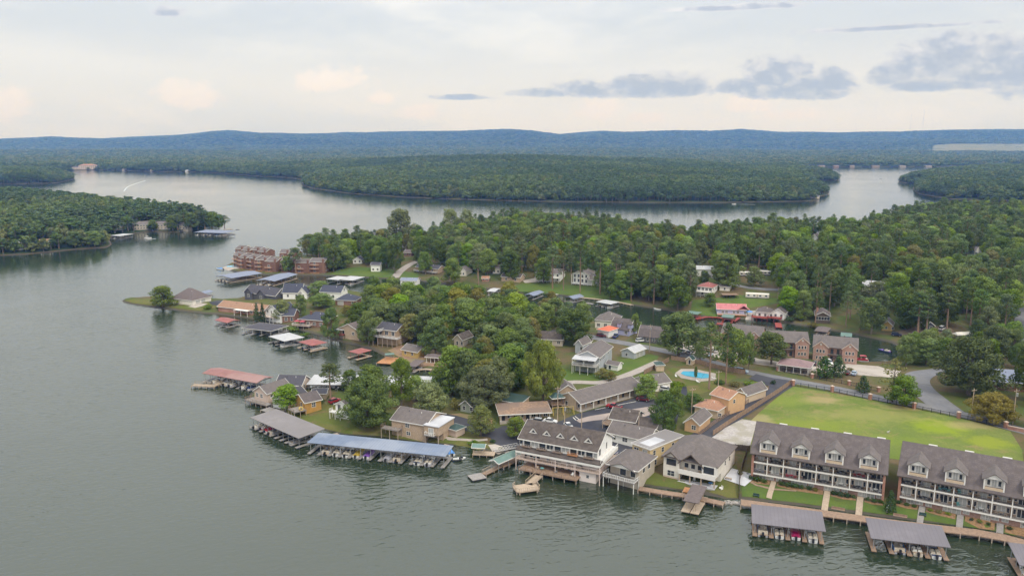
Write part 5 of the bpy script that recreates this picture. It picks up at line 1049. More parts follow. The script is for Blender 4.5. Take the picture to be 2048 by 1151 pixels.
pier('timber shore walk below the cream lake house', [(1278, 975), (1325, 983), (1367, 989), (1412, 998), (1448, 1006)], 2.4, 1.0, 'wood', -1, 'shore_walk', cat='boardwalk')
pier('wide wooden gangway from the cream house to its dock', [(1383, 975), (1378, 984)], 3.6, 1.2, 'woodo', -.5, 'gangway')
boathouse('brown shingled boat dock below the cream lake house', 'brown dock', (1366, 1000), (1397, 1006), (1416, 976), 3.2, 1, 'shed', .5, 'r_maroon', '', 'woodp', 'woodp', wd=2.2)
rk = random.Random(9); 
m = MB()
for k in range(70):
    f = rk.random(); x, y = at(1450 + 30 * f, 1003 + 2.5 * f + rk.uniform(-3, 3), 0.2)[:2]; r_ = rk.uniform(.25, .6); z = max(0, H(x, y)) + .05
    m.loft([[(x + r_ * math.cos(a_) * rk.uniform(.7, 1), y + r_ * math.sin(a_) * rk.uniform(.7, 1), z - .3) for a_ in (0, 1.2, 2.5, 3.8, 5.1)], [(x + r_ * .6 * math.cos(a_), y + r_ * .6 * math.sin(a_), z + r_ * .5) for a_ in (0, 1.2, 2.5, 3.8, 5.1)]])
tag(m.build('riprap_rubble', C['stone']), 'loose grey stones along the shore', kind='stuff')
# ============================================================ GREY STILT HOUSE, YELLOW FLAT HOUSE AND THE WHITE HOTEL
P, th, W = base_frame((1214, 966), (1271, 981), z=0.4); root = thing('stilt_house', 'small grey lake house on white stilts with hipped roof', 'house', P, th); D = 12.5; zf = 2.7; h = zf + 3.1
MB().box(.0, 1.9, -.8, W, D, h - .05).build('wall', C['beige'], root); roof_part(root, 'hip', 0, W, .6, D, h, 2.7, 'r_warm', .6)
m = MB(); gable_y(m, .4, W - .4, -.6, 6, h - .1, 1.5, .5, .2, .1); m.build('gable_roof', C['r_warm'], root); MB().prism([(.2, h - .15), (W - .2, h - .15), (W / 2, h + 1.25)], 'y', -.25, .0).build('gable_panel', C['trim'], root)
deck(root, -.6, W + .2, -1.6, 1.9, zf, -2.4, 'deckg', 'white', 'flr', 'white', 4.2)
window(root, 'f', W * .45, zf + 1.1, 1.8, 2.0, 's', y=1.9, name='door'); window(root, 'f', W * .8, zf + 1.2, 1.5, 1.9, 's', y=1.9); wins(root, 'r:=5_8.5@4.3,1.4x1.3,s', W, D); foot(P, th, W, D, h + 2)
y_house = house('flat_roofed_house', 'pale yellow two storey house with flat grey roof behind the stilt house', (1264, 925), (1299, 938), 16, 6.0, 'flat', 0, 'paleyellow', 'flat', 'f:=1.5@4.6,1.6x1.3,x;f:=4.6@4.4,1.5x2.0,g,c;r:=2_6_11@4.5,1.1x1.4;r:=2.5_9@1.5,1.2x1.5', over=.35)
MB().box(1.4, 1.5, 6.21, 5.2, 8.8, 6.26).build('roof_patch', C['flatw'], y_house); deck(y_house, 3.4, 6.2, -1.4, -.02, 3.2, -1, 'deckg', 'rail', 'fl', 'black', 2)
house('white_house', 'low white house with grey gabled roof behind the white hotel', (1215, 880), (1296, 901), 8.5, 3.1, 'gx', 2.4, 'white', 'r_warm', 'f:=2_6@1.6,1.6x1.2,x;f:=11@1.6,1.2x1.3', group=None)
o1 = house('office_building', 'cream office with dark brown single slope roof in the motel lot', (1221, 857), (1268, 866), 8.5, 4.0, 'gx', 2.2, 'cream', 'r_brown', 'l:=4@2.2,1.2x1.2', over=.7)
house('office_annex', 'lower cream annex with dark brown roof right of the motel office', (1268, 867), (1308, 875), 8, 3.0, 'gx', 1.8, 'cream', 'r_brown', 'f:=3@1.4,1.4x1.2,x;r:=3@1.4,1.0x1.2', over=.7)
deck(o1, -2.6, -.1, -1, 6.5, 1.6, -1, 'wood', 'rail', 'lfb', 'rail', 3)
# hotel
P, th, W = base_frame((1036, 934), (1191, 965), z=0.4); D = 14.5; root = hotel = thing('hotel_building', 'white three storey lakeside hotel with five triangular dormers and long balconies', 'hotel', P, th)
z1, z2, z3, ze, zr = 3.15, 5.9, 6.4, 9.15, 12.6
MB().box(.6, 3.0, -1.5, W - 5, D, z1).box(W - 5, .3, -1.5, W, D, z1).build('lower_wall', C['pinkwhite'], root); MB().box(.2, 1.4, z1 + .05, W, D, z2).build('middle_wall', C['pinkwhite'], root)
MB().box(0, 1.2, z2 + .02, W - .2, D - .5, ze).prism([(1.2, ze), (D - .5, ze), (D / 2, zr - .3)], 'x', 0, W - .2).build('upper_wall', C['white'], root)
rd = D / 2 + .2; s1 = (zr - ze) / (rd - .9)
MB().prism([(.5, ze - .3), (rd, zr), (D + .3, ze - .4), (D + .3, ze - .64), (rd, zr - .24), (.5, ze - .55)], 'x', -.4, W + .25).build('roof', C['r_brown'], root)
fa = MB().bar((-.4, .46, ze - .45), (W + .25, .46, ze - .45), .06, .3)
for x in (-.43, W + .28): fa.bar((x, .5, ze - .43), (x, rd, zr - .12), .06, .3); fa.bar((x, D + .3, ze - .52), (x, rd, zr - .12), .06, .3)
fa.build('fascia', C['trim'], root)
MB().prism([(-.8, z2 + .0), (1.15, z3 + .1), (1.15, z3 - .15), (-.8, z2 - .25)], 'x', -.6, W + 1.6).build('skirt_roof', C['r_brown'], root)
MB().box(-.5, -.75, z2 - .95, W + 1.5, -.6, z2 - .27).box(W + 1.35, -.6, z2 - .95, W + 1.5, D, z2 - .27).build('balcony_band', C['trim'], root)
MB().box(-.5, -.6, z2 - .5, W + 1.5, 1.39, z2 - .4).box(W, 1.9, z2 - .2, W + 1.5, D, z2 - .05).build('soffit', C['trim'], root)
for k in range(5):                                      # triangular dormers
    xc = W * (.145 + .178 * k); y0 = 3.0; zb = ze + s1 * (y0 - .9) - .1
    d = MB().prism([(xc - 1.6, zb), (xc + 1.6, zb), (xc, zb + 1.75)], 'y', y0, y0 + .25).build('dormer', C['trim'], root); MB().prism([(xc - .7, zb + .3), (xc + .7, zb + .3), (xc, zb + 1.1)], 'y', y0 - .03, y0 - .001).build('louvre', C['dark'], d)
    m = MB(); gable_y(m, xc - 1.65, xc + 1.65, y0, 7.0, zb + .05, 1.85, .22, .14, .15); m.build('dormer_roof', C['r_brown'], d)
for k in range(5):                                      # upper balconies with glass doors
    xc = W * (.10 + .2 * k); window(root, 'f', xc, z3 + 1.3, 1.9, 2.0, 's', y=1.2, name='door'); MB().box(xc - 1.5, .1, z3 + .22, xc + 1.5, 1.19, z3 + .34).build('balcony_floor', C['woodo'] if k == 3 else C['wood'], root)
    railing(root, [(xc - 1.45, 1.1), (xc - 1.45, .15), (xc + 1.45, .15), (xc + 1.45, 1.1)], z3 + .34, 'deckg' if k != 3 else 'woodo', .75)
    for u in (-1.9, 1.9): window(root, 'f', xc + u, z3 + 1.4, .9, 1.7, 's', y=1.2, gm='curtain' if (k + (u > 0)) % 2 else 'glass')
wins(root, 'r:=3.5@7.8,1.3x1.9,s;r:=9@8.0,.9x1.9,s', W - .2, D)
MB().box(-.5, -.6, z1 - .25, W + 1.5, 1.39, z1 + .02).box(W, 1.9, z1 - .25, W + 1.5, D, z1 + .02).build('balcony_floor', C['blush'], root)
railing(root, [(-.45, 1.8), (-.45, -.5), (W * .36, -.5)], z1, 'ledge', 1.0); railing(root, [(W * .36, -.5), (W + 1.42, -.5), (W + 1.42, D)], z1, 'ledge', 1.0); railing(root, [(W + 1.42, 0), (W + 1.42, D)], z2 - .3 + .28, 'white', 1.0)
posts(root, [(-.4, -.5), (W * .25, -.5), (W * .5, -.5), (W * .75, -.5), (W + 1.35, -.5), (W + 1.35, 5), (W + 1.35, 10)], -2.2, z2 - .9, 'ledge', .22)
for k in range(7): window(root, 'f', W * (.1 + .135 * k), z1 + 1.25, 1.5 if k % 2 else .9, 2.0 if k % 2 else 1.2, 's' if k % 2 else 'w', y=1.4, name='door' if k % 2 else 'window', gm='glass' if k % 3 == 1 else 'curtain')
for k in range(6): window(root, 'f', W * (.28 + .085 * k), 1.55, 1.0, 1.2 if k != 2 else 2.0, 's', y=3.0, gm='curtain' if k < 2 else 'glass')
window(root, 'f', W - 2.5, 1.3, .8, .9, 'w', y=.3); MB().box(W * .36, 2.6, z1 - 1.0, W - 5.2, 2.99, z1 - .3).build('wooden_beam', C['woodo'], root)
deck(root, 1.6, W - 4.6, -3.0, 2.9, .95, -2.4, 'wood', 'rail', 'f', 'wood', 4.0, 'lower_deck')
foot(P, th, W, D, zr)
for k, (x, z, c, lab) in enumerate(((2.2, z1, 'black', 'black chair at the left end of the long hotel balcony'), (9.5, z1, 'grey', 'grey chair on the long hotel balcony left of the middle'), (15.5, z1, 'white', 'white chair on the long hotel balcony right of the middle'), (20, z1, 'black', 'black chair near the right end of the long hotel balcony'), (6.5, .95, 'tan', 'tan chair at the left end of the lower hotel deck'), (12.5, .95, 'grey', 'grey chair in the middle of the lower hotel deck'), (17.5, .95, 'white', 'white chair at the right end of the lower hotel deck'))):
    patio_chair(W3(root, x, .4 if z > 1 else -.6, z + .03), th + k, c, lab, 'chairs of the white hotel')
patio_table(W3(root, 5.2, .5, z1 + .03), 'teal', 'teal round table on the long hotel balcony'); patio_table(W3(root, 8.2, -.8, .98), 'teal', 'teal round table on the lower hotel deck')
q = W3(root, 4.0, .7, z1 + .03); t_ = thing('barbecue', 'black kettle barbecue on the hotel balcony', 'barbecue', q, 0); MB().loft([[(.45 * math.cos(a_) * s, .45 * math.sin(a_) * s, z) for a_ in [k * .785 for k in range(8)]] for s, z in ((.3, .6), (.95, .8), (1, 1.0), (.7, 1.25), (.1, 1.35))]).build('kettle', C['black'], t_); posts(t_, [(.25, 0), (-.2, .2), (-.2, -.2)], 0, .75, 'black', .05, 'leg')
pier('wooden pier walk from the hotel deck to the round platform', [(1078, 950), (1058, 968)], 2.2, .95, 'woodp', -1, rail='woodp')
c0 = at(1052, 974, .95); t_ = thing('pier_platform', 'eight sided wooden swim platform with railings before the hotel', 'platform', (c0[0], c0[1], 0), .3)
oc = [(3.4, 1.5), (2.5, 2.4), (-2.5, 2.4), (-3.4, 1.5), (-3.4, -1.7), (-2.7, -2.4), (2.7, -2.4), (3.4, -1.7)]; MB().loft([[(x, y, .7) for x, y in oc], [(x, y, .95) for x, y in oc]]).build('deck', C['woodp'], t_); posts(t_, [(x * .93, y * .93) for x, y in oc], -1.2, .7, 'rail', .22); railing(t_, [oc[k] for k in (2, 3, 4, 5, 6, 7, 0)], .95, 'woodp', 1.0)
# covered gangway with the green roof, and the float
boathouse_gang = pier('plank gangway under the long green roof beside the hotel', [(1036, 915), (1000, 930)], 3.0, .9, 'wood', -1, 'gangway')
A_ = at(985, 919, 3.3); B_ = at(997, 925, 3.3); C_ = at(1040, 906, 3.3); th2 = math.atan2(C_[1] - B_[1], C_[0] - B_[0]); L2 = math.hypot(C_[0] - B_[0], C_[1] - B_[1]); t_ = thing('gangway_canopy', 'long faded green metal roof over the hotel gangway', 'canopy', (B_[0], B_[1], 0), th2)
roof_part(t_, 'gx', 0, L2, 0, 3.4, 3.2, .7, 'm_teal', .25); posts(t_, [(x, y) for x in (.4, L2 / 2, L2 - .4) for y in (.3, 3.1)], -1.2, 3.1, 'steel', .14)
pier('narrow ramp from the green roofed gangway to the grey float', [(1000, 931), (968, 947)], 1.6, .6, 'wood', -1, 'ramp', rail='rail')
c0 = at(954, 952, .5); t_ = thing('swim_float', 'square grey floating dock at the end of the ramp', 'float', (c0[0], c0[1], 0), .45); MB().box(-2.2, -2.0, .38, 2.2, 2.0, .5).build('deck', C['deckg'], t_); MB().box(-2.1, -1.9, -.3, 2.1, 1.9, .375).build('pontoon', C['black'], t_)
# small dock hut
P_ = at(960, 905, .9); t_ = thing('dock_shelter', 'small deck with a green roofed shelter by the boat ramp', 'dock', (P_[0], P_[1], 0), -.12)
deck(t_, -2.2, 4.6, -1.5, 1.6, .9, -1.5, 'woodp', 'rail', '', 'rail', 2.5); posts(t_, [(-1.9, -1.2), (1.3, -1.2), (-1.9, 1.3), (1.3, 1.3)], .9, 3.2, 'woodp', .16); roof_part(t_, 'gx', -2.1, 1.5, -1.4, 1.5, 3.3, .6, 'm_teal', .3)
P_ = G(1012, 902); t_ = thing('steel_gangway', 'white tubular steel gangway beside the boat ramp', 'gangway', (P_[0], P_[1], P_[2] + .4), .35); m = MB()
for s in (-.7, .7):
    m.bar((-4, s, 0), (4, s, .4), .1); m.bar((-4, s, 1.0), (4, s, 1.4), .08)
    for k in range(9): m.bar((-4 + k, s, .05 * k), (-4 + k, s, 1 + .05 * k), .06); 
    for k in range(8): m.bar((-4 + k, s, .05 * k), (-3 + k, s, 1.05 + .05 * k), .05)
m.build('truss_frame', C['trim'], t_); MB().loft([[(-4, -.68, -.02), (-4, .68, -.02), (-4, .68, .06), (-4, -.68, .06)], [(4, -.68, .38), (4, .68, .38), (4, .68, .46), (4, -.68, .46)]]).build('walkway', C['deckg'], t_)
# ============================================================ MOTEL GROUNDS
def motel(label, A, B, D, h, rise, wm, rm, n, porch=2.2):
    P, th, W = base_frame(A, B); root = thing('motel_building', label, 'motel', P, th)
    MB().prism([(porch, -1.2), (D, -1.2), (D, h - .25), (D / 2, h + rise - .25), (porch, h + rise * porch / (D / 2) - .3)], 'x', 0, W).build('wall', C[wm], root)
    roof_part(root, 'gx', 0, W, 0, D, h, rise, rm, .4); MB().box(0, 0, -1, W, porch - .01, .12).build('walkway', CONCRETE, root)
    posts(root, [(.3 + (W - .6) * k / n, .25) for k in range(n + 1)], .1, h - .2, 'trim', .3, 'porch_post')
    for k in range(n * 2):
        x = W * (k + .5) / (n * 2)
        if k % 2: window(root, 'f', x, 1.15, .95, 2.0, 's', y=porch, name='door', gm='curtain' if k % 4 == 1 else 'glass', fm='woodd')
        else: window(root, 'f', x, 1.5, 1.5, 1.2, 'g', y=porch)
    wins(root, 'l:=7@1.6,1.1x1.2', W, D); foot(P, th, W, D, h + rise); root['w'] = W
    return root
motel('long tan motel with white porch posts and grey shingle roof', (1161, 824), (1284, 789), 11.5, 3.2, 2.5, 'tan', 'r_warm', 5)
house('motel_office', 'grey roofed end wing behind the left end of the long motel', (1120, 796), (1150, 795), 7, 3.2, 'gy', 1.8, 'tan', 'r_warm', 'f:=3@1.6,1.2x1.2')
P, th, W = base_frame((1000, 849), (1101, 836)); root = thing('motel_building', 'low tan motel with weathered brown nearly flat roof', 'motel', P, th); D = 8.5
MB().box(.3, 1.6, -1.2, W - .4, D, 2.85).build('wall', C['tan'], root); roof_part(root, 'shed', 0, W, 0, D, 2.9, .9, 'r_tan', .5, th=.25); MB().box(0, .05, -1, W, 1.59, .12).build('walkway', CONCRETE, root)
for k in range(8): window(root, 'f', W * (.08 + .12 * k), 1.5 if k % 2 else 1.1, 1.3 if k % 2 else .95, 1.1 if k % 2 else 2.0, 'g' if k % 2 else 's', y=1.6, name='window' if k % 2 else 'door', fm='trim' if k % 2 else 'woodd'); 
posts(root, [(.3 + (W - .6) * k / 5, .1) for k in range(6)], .1, 2.7, 'trim', .16); foot(P, th, W, D, 3.8)
house('storage_building', 'long low tan building with dark green metal roof', (993, 812), (1041, 821), 6.5, 2.6, 'shed', .8, 'tan', 'm_green', '', over=.3)
house('garden_shed', 'small sage green house with white trimmed gable under the oak', (921, 822), (942, 826), 9, 2.8, 'gy', 1.7, 'sage', 'r_dark', 'f:=1.4_4.3@1.5,1.1x1.2')
house('pump_house', 'small blush shed with green hipped roof on the shore lawn', (894, 869), (912, 875), 4.2, 2.6, 'hip', .9, 'blush', 'm_green', '', over=.45)
P, th, W = base_frame((1106, 818), (1126, 816)); root = thing('pavilion', 'raised wooden pavilion with dark green hipped roof', 'pavilion', P, th); deck(root, -.6, W + .6, -.6, 4.6, 1.6, -1, 'wood', 'rail', 'flr', 'wood', 2.6); posts(root, [(0, 0), (W, 0), (0, 4), (W, 4)], 1.6, 4.0, 'woodd', .18); roof_part(root, 'hip', 0, W, 0, 4, 4.0, 1.3, 'm_green', .6); foot(P, th, W, 5, 5)
P_ = G(1126, 828); t_ = thing('swing_set', 'yellow swing set on the grass beside the motel', 'swing set', P_, .2); m = MB()
for x in (-3.6, 0, 3.6): m.cyl((x, -1.1, 0), (x, 0, 2.5), .09, n=6).cyl((x, 1.1, 0), (x, 0, 2.5), .09, n=6)
m.cyl((-3.6, 0, 2.5), (3.6, 0, 2.5), .08, n=6).build('frame', BOATM['yellow'], t_)
for x in (-2.4, -1.2, 1.3, 2.5):
    s = MB().box(x - .22, -.12, .48, x + .22, .12, .54).build('swing_seat', C['black'], t_); MB().bar((x - .2, 0, .54), (x - .2, 0, 2.45), .03).bar((x + .2, 0, .54), (x + .2, 0, 2.45), .03).build('chain', C['steel'], s)
FOOT.append((P_[0], P_[1], 5))
# brick house, white cottage, yellow house, tan houses of the small point
b = house('brick_house', 'tan brick lake house with grey roof and white flat roofed wing', (784, 869), (827, 879), 12, 5.6, 'gx', 2.4, 'bricktan', 'r_warm', 'f:=6@4.2,1.4x1.2,x;f:=6.4@1.6,1.4x1.1,x', W=13)
deck(b, -2.5, 4.2, -2.8, -.02, 3.0, -1.5, 'deckg', 'rail', 'flr', 'wood', 3); MB().box(12.9, -.9, 2.8, 18.2, 9, 5.7).build('wing_wall', C['bricktan'], b); MB().box(12.7, -1.2, 5.72, 18.5, 9.3, 5.95).build('flat_roof', C['flatw'], b); window(b, 'f', 15.4, 4.0, 1.7, 2.0, 'g', y=-.9, gm='curtain', name='door'); posts(b, [(13.2, -.6), (17.9, -.6), (17.9, 6)], -1.5, 2.8, 'rail', .25); MB().box(14, 2.5, -1.2, 18, 8.8, 2.78).build('lower_wall', C['bricktan'], b); deck(b, 13.6, 17.0, -2.1, -.92, 2.9, -1, 'deckg', 'rail', 'flr', 'white', 5, posts=False)
w = house('cottage', 'tiny white cottage on stilts with green trim beside the big oak', (672, 834), (692, 838), 5.0, 5.0, 'gy', 1.4, 'white', 'r_warm', 'f:=1.6@3.9,1.2x1.9,g;f:=3.9@3.6,1.2x1.2', W=5.4); deck(w, -1.4, 3.4, -1.8, -.02, 2.4, -1.5, 'white', 'trim', 'fl', 'white', 3)
yh = house('yellow_house', 'ochre yellow cottage with grey roof and raised corner deck', (611, 828), (643, 819), 9, 3.6, 'gx', 1.9, 'ochre', 'r_grey', 'f:=3.2@2,1.3x1.5,x;l:=3@2,1.2x1.4', dz=.6); deck(yh, -4.6, -.02, -1.2, 4.2, 1.1, -2.4, 'deckg', 'rail', 'flb', 'wood', 2.4)
q = W3(yh, -1.6, .4, 1.2); t_ = thing('swim_ring', 'yellow inflatable ring on the deck of the ochre cottage', 'float', q, 0); t_.rotation_euler = (.9, .2, .5); m = MB(); n1 = 12
rings = [[((.62 + .24 * math.cos(v)) * math.cos(u), (.62 + .24 * math.cos(v)) * math.sin(u), .7 + .24 * math.sin(v)) for v in [j * 1.047 for j in range(6)]] for u in [k * 2 * math.pi / n1 for k in range(n1 + 1)]]
m.loft(rings).build('ring', BOATM['yellow'], t_)
th_ = house('lake_cottage', 'blush gabled lake cottage with wraparound deck at the end of the small point', (510, 805), (531, 811), 11, 5.0, 'gy', 2.2, 'blush', 'r_warm', 'f:=1.6_4@3.4,1.2x1.4,x;r:=2_5_8@3.2,1.0x1.3', W=7); deck(th_, -2.6, 9.5, -2.6, -.02, 1.4, -2, 'deckg', 'rail', 'fl', 'wood', 3); deck(th_, -2.6, -.02, 0, 9, 1.4, -2, 'deckg', 'rail', 'l', 'wood', 3)
house('lake_cottage', 'white gabled cottage with dark roof behind the light green tree', (546, 814), (572, 818), 10, 3.6, 'gy', 2.2, 'white', 'r_dark', 'f:=2_5@1.8,1.3x1.5,x', W=7)
pier('low plank deck before the white cottage of the small point', [(530, 816), (550, 822), (566, 823)], 4.0, .9, 'deckg', -1.2, 'waterside_deck', cat='deck')
house('lake_cottage', 'small cottage with wide dark grey roof behind the blush cottage', (553, 783), (603, 784), 9, 3.0, 'gx', 2.4, 'blush', 'r_dark', 'r:=3@1.6,1.2x1.4', over=.5)
house('carport', 'low tan roofed shelter beside the marina lane', (624, 800), (652, 799), 6, 2.6, 'gx', .8, 'tan', 'r_dark', '')
# ============================================================ MARINA ROOFS OF THE SMALL POINT
boathouse('long faded red roofed dock at the end of the small point', 'long red dock', (404, 745), (513, 765), (536, 755), 4.0, 9, 'gx', .8, 'm_red', '- s,white - p,white s,silver - s,white c,navy -', 'deckg', Dmin=9)
pier('plank platform at the tip of the red dock', [(386, 769), (428, 771), (441, 764)], 2.6, .9, 'woodp', -1.2, 'swim_platform', rail='woodp', cat='deck')
boathouse('long tan metal roofed dock slanting along the shore lawn', 'tan slanting dock', (500, 834), (597, 876), (632, 864), 3.6, 9, 'shed', .5, 'm_tan', 's,white,cream s,red c,red,white p,grey - - - r,grey,tan -', 'deckg', Dmin=10)
boathouse('long blue grey metal roofed dock full of boats', 'long blue dock', (614, 884), (891, 912), (905, 896), 3.8, 13, 'shed', .5, 'm_blue', '- p,white,tan s,white,grey s,white,black c,yellow c,purple - c,silver,grey p,cream - s,white,navy s,silver -', 'deckg', Dmin=7.5)
boat('covered', 'blue', 'white', at(904, 912, 0), .4, 'blue covered boat at the right end of the long blue dock'); boat('jetski', 'white', 'black', at(912, 919, 0), -1.3, 'white jet ski moored right of the long blue dock'); boat('jetski', 'black', 'white', at(904, 921, 0), -1.5, 'black jet ski moored under the end of the long blue dock')
boathouse('long white metal roofed dock across the cove behind the trees', 'white cove dock', (612, 768), (888, 772), (885, 755), 4.0, 14, 'shed', .6, 'm_white', 's,white - p,navy s,black,grey - p,white c,silver - s,white,red p,grey - s,white', 'deckg', Dmin=9)
pier('short plank bridge from the lawn to the tan dock', [(668, 868), (676, 866)], 1.4, 1.1, 'woodp'); pier('short plank bridge to the blue dock', [(884, 894), (894, 888)], 1.6, 1.0, 'woodp')
# ============================================================ THE LONG ARM
house('point_house', 'house with steep dusky brown hipped roof at the tip of the point', (343, 606), (378, 610), 14, 3.0, 'hip', 5.6, 'cream', 'r_maroon', 'r:=4_8@1.6,3.0x1.7,s,c', W=17)
boathouse('small slate roofed dock behind the house at the tip', 'dock at the tip', (391, 586), (408, 587), (417, 581), 3.0, 1, 'gy', .6, 'm_slate', '', 'deckg')
dk = house('dark_house', 'charcoal house with slate roof and two white windowed gables', (490, 598), (551, 599), 10, 3.6, 'gx', 3.6, 'dgrey', 'r_dark', 'f:=4_16@1.8,1.3x1.5;r:=5@4.6,1.2x1.3')
for x in (4.5, 15): m = MB(); gable_y(m, x - 3, x + 3, -1.2, 4, 3.6, 2.6, .4, .2, .3); m.build('gable_roof', C['r_dark'], dk); MB().prism([(x - 2.9, -1), (x + 2.9, -1), (x + 2.9, 3.4), (x, 5.8), (x - 2.9, 3.4)], 'y', -1.1, 1).build('gable_wall', C['dgrey'], dk); window(dk, 'f', x, 1.8, 1.6, 1.6, 'x', y=-1.1)
oh = house('long_house', 'long low brick house with orange shingle roof on the arm', (437, 622), (525, 632), 10, 3.0, 'gx', 2.4, 'brick', 'r_orange', 'f:=14_19_24@1.6,1.6x1.4,x', over=.6); MB().box(14, -3, 2.5, 24, -.5, 2.7).build('awning', C['trim'], oh); posts(oh, [(14.3, -2.8), (19, -2.8), (23.7, -2.8)], -1, 2.5, 'trim'); 
house('white_house', 'white house with steep navy roof between the charcoal house and the bright tree', (566, 598), (603, 598), 9, 4.2, 'gx', 4.4, 'white', 'r_navy', 'r:=4.5@5.0,1.2x1.4;f:=3_8@2,1.1x1.4'); 
g2 = house('white_house', 'narrow white gabled wing with navy roof beside the steep navy roof', (596, 598), (614, 598), 8, 3.6, 'gy', 3.2, 'white', 'r_navy', 'f:=3@2,1.2x1.4')
c1 = house('cottage', 'white gabled cottage with brick porch on the long arm', (532, 641), (562, 646), 11, 5.4, 'gy', 3.6, 'white', 'r_navy', 'f:=2_5@5.2,.9x1.3;f:=2_5@1.6,1.3x1.5,x'); deck(c1, -.5, 9, -2.4, -.02, 2.8, -1, 'blush', 'trim', 'flr', 'white', 3)
house('brick_wing', 'brick wing with navy roof right of the white gabled cottage', (565, 645), (588, 644), 9, 4.0, 'gx', 2.4, 'brickd', 'r_navy', 'f:=2@1.8,1.4x1.8,x;f:=5@1.8,1.2x1.8')
hp = house('hip_house', 'brick house with wide slate blue hipped roof and red umbrellas', (598, 652), (648, 655), 13, 3.8, 'hip', 3.0, 'brickd', 'r_navy', 'f:4@1.8,1.5x1.5,x', chim=(5, 4, 7.2)); deck(hp, -2, 8, -3.4, -.02, 1.0, -2.5, 'wood', 'rail', 'flr', 'white', 3)
for x, lab in ((0, 'left red umbrella on the deck of the slate roofed brick house'), (3.2, 'right red umbrella on the deck of the slate roofed brick house')):
    t_ = thing('patio_umbrella', lab, 'umbrella', W3(hp, x, -1.7, 1.0)); MB().cyl((0, 0, 0), (0, 0, 2.5), .05, n=6).build('pole', C['trim'], t_); MB().cyl((0, 0, 2.0), (0, 0, 2.6), 1.6, .06, 8).build('canopy', BOATM['red'], t_)
house('white_house', 'white and brick house with grey blue gabled roof on the back of the arm', (641, 597), (682, 599), 10, 4.4, 'gx', 3.0, 'white', 'r_navy', 'r:=5@5.0,1.3x1.5;f:=3_8@1.8,1.2x1.4')
house('brick_house', 'low brick house with slate blue hipped roof on the arm', (671, 610), (711, 611), 10, 3.0, 'hip', 2.8, 'brickd', 'r_navy', 'f:=3@1.3,3.2x2.0,s,c;f:=10_13@1.5,1.2x1.3')
rb = house('brown_house', 'ochre sided house with red brown roof and long deck', (678, 676), (718, 681), 12, 3.8, 'gy', 2.8, 'tan', 'r_maroon', 'f:=3@2,1.3x1.8,s;f:=9@2,1.3x1.4,x', dz=1.2); deck(rb, -5.5, 4, -2.2, -.02, 1.2, -3, 'woodr', 'woodd', 'fl', 'wood', 3); MB().box(-2, -2.0, 3.4, 4, -.4, 3.5).build('awning', C['m_white'], rb)
dh = house('deck_house', 'dark stilt house with stacked white railed decks under the oaks', (755, 687), (793, 691), 10, 6.4, 'gx', 2.2, 'bricktan', 'r_dark', 'f:3@4.6,1.6x1.9,g', dz=1.0); deck(dh, 0, 14, -3.6, -.02, 3.2, -3, 'deckg', 'rail', 'flr', 'white', 3); deck(dh, -1, 4, -3.4, -.05, 5.9, 3.2, 'deckg', 'rail', 'flr', 'white', 3)
house('boat_cabin', 'small yellow cabin with grey gabled roof above the orange dock', (804, 711), (829, 715), 8, 3.0, 'gx', 1.8, 'yellow', 'r_warm', 'f:=2_6@1.6,1.1x1.2', W=9)
house('white_house', 'cream house showing only its roof and gable between the oaks', (964, 616), (990, 617), 10, 4.0, 'gx', 2.6, 'cream', 'r_warm', 'f:=2_6@2,1.2x1.4', vis=False)
house('white_house', 'house with long grey roof at the channel behind the oaks', (1078, 627), (1108, 631), 10, 3.6, 'gx', 2.4, 'white', 'r_warm', '', vis=False)
house('tan_cottage', 'small tan gabled cottage among the oaks left of the yellow tree', (908, 693), (924, 696), 9, 4, 'gy', 2.2, 'beige', 'r_brown', 'f:=1.8_4.2@2,1.0x1.4')
house('brown_house', 'wide brown roofed house in the shade behind the yellow tree', (1078, 690), (1125, 692), 10, 3.2, 'gx', 2.4, 'beige', 'r_brown', 'f:3@1.6,1.3x1.3,x')
# docks on the front of the arm
boathouse('small red roofed two finger dock nearest the tip of the arm', 'small red dock', (429, 639), (455, 645), (472, 638), 3.0, 2, 'gx', .7, 'm_redb', '', 'deckg', wd=1.4)
boathouse('white framed dock with dark hipped roof', 'dark roofed white dock', (483, 655), (542, 662), (569, 650), 3.2, 3, 'hip', .8, 'r_dark', '', 'deckg', 'trim')
boathouse('dock with pale grey pyramid roof', 'pale grey dock', (537, 672), (568, 682), (600, 671), 3.4, 2, 'hip', 1.2, 'm_white', 's,black,grey c,grey', 'deckg')
boathouse('square red roofed dock with a blue and white boat', 'square red dock', (596, 683), (624, 691), (651, 683), 3.2, 2, 'hip', .9, 'm_redb', 's,navy,white p,white', 'woodp', wd=1.4)
boathouse('red roofed dock with brown posts nearest the orange deck', 'red dock by the orange deck', (696, 702), (717, 707), (741, 699), 3.2, 1, 'hip', .8, 'm_redb', '', 'woodp', 'woodr', wd=1.6)
pier('broad orange plank deck at the mouth of the cove', [(768, 726), (786, 714)], 7.0, .9, 'woodo', -1.2, 'sun_deck', cat='deck'); P_ = at(779, 717, .9); t_ = thing('sun_canopy', 'faded teal canopy on the orange deck', 'canopy', P_, .3); MB().prism([(-1.4, 2.2), (0, 2.6), (1.4, 2.2), (1.4, 2.12), (0, 2.52), (-1.4, 2.12)], 'x', -2, 2).build('roof', C['m_teal'], t_); posts(t_, [(-1.9, -1.3), (1.9, -1.3), (-1.9, 1.3), (1.9, 1.3)], 0, 2.2, 'steel', .08)
boathouse('brown roofed dock in the mouth of the cove', 'brown cove dock', (812, 731), (832, 733), (853, 722), 2.8, 1, 'shed', .4, 'r_maroon', '', 'deckg')
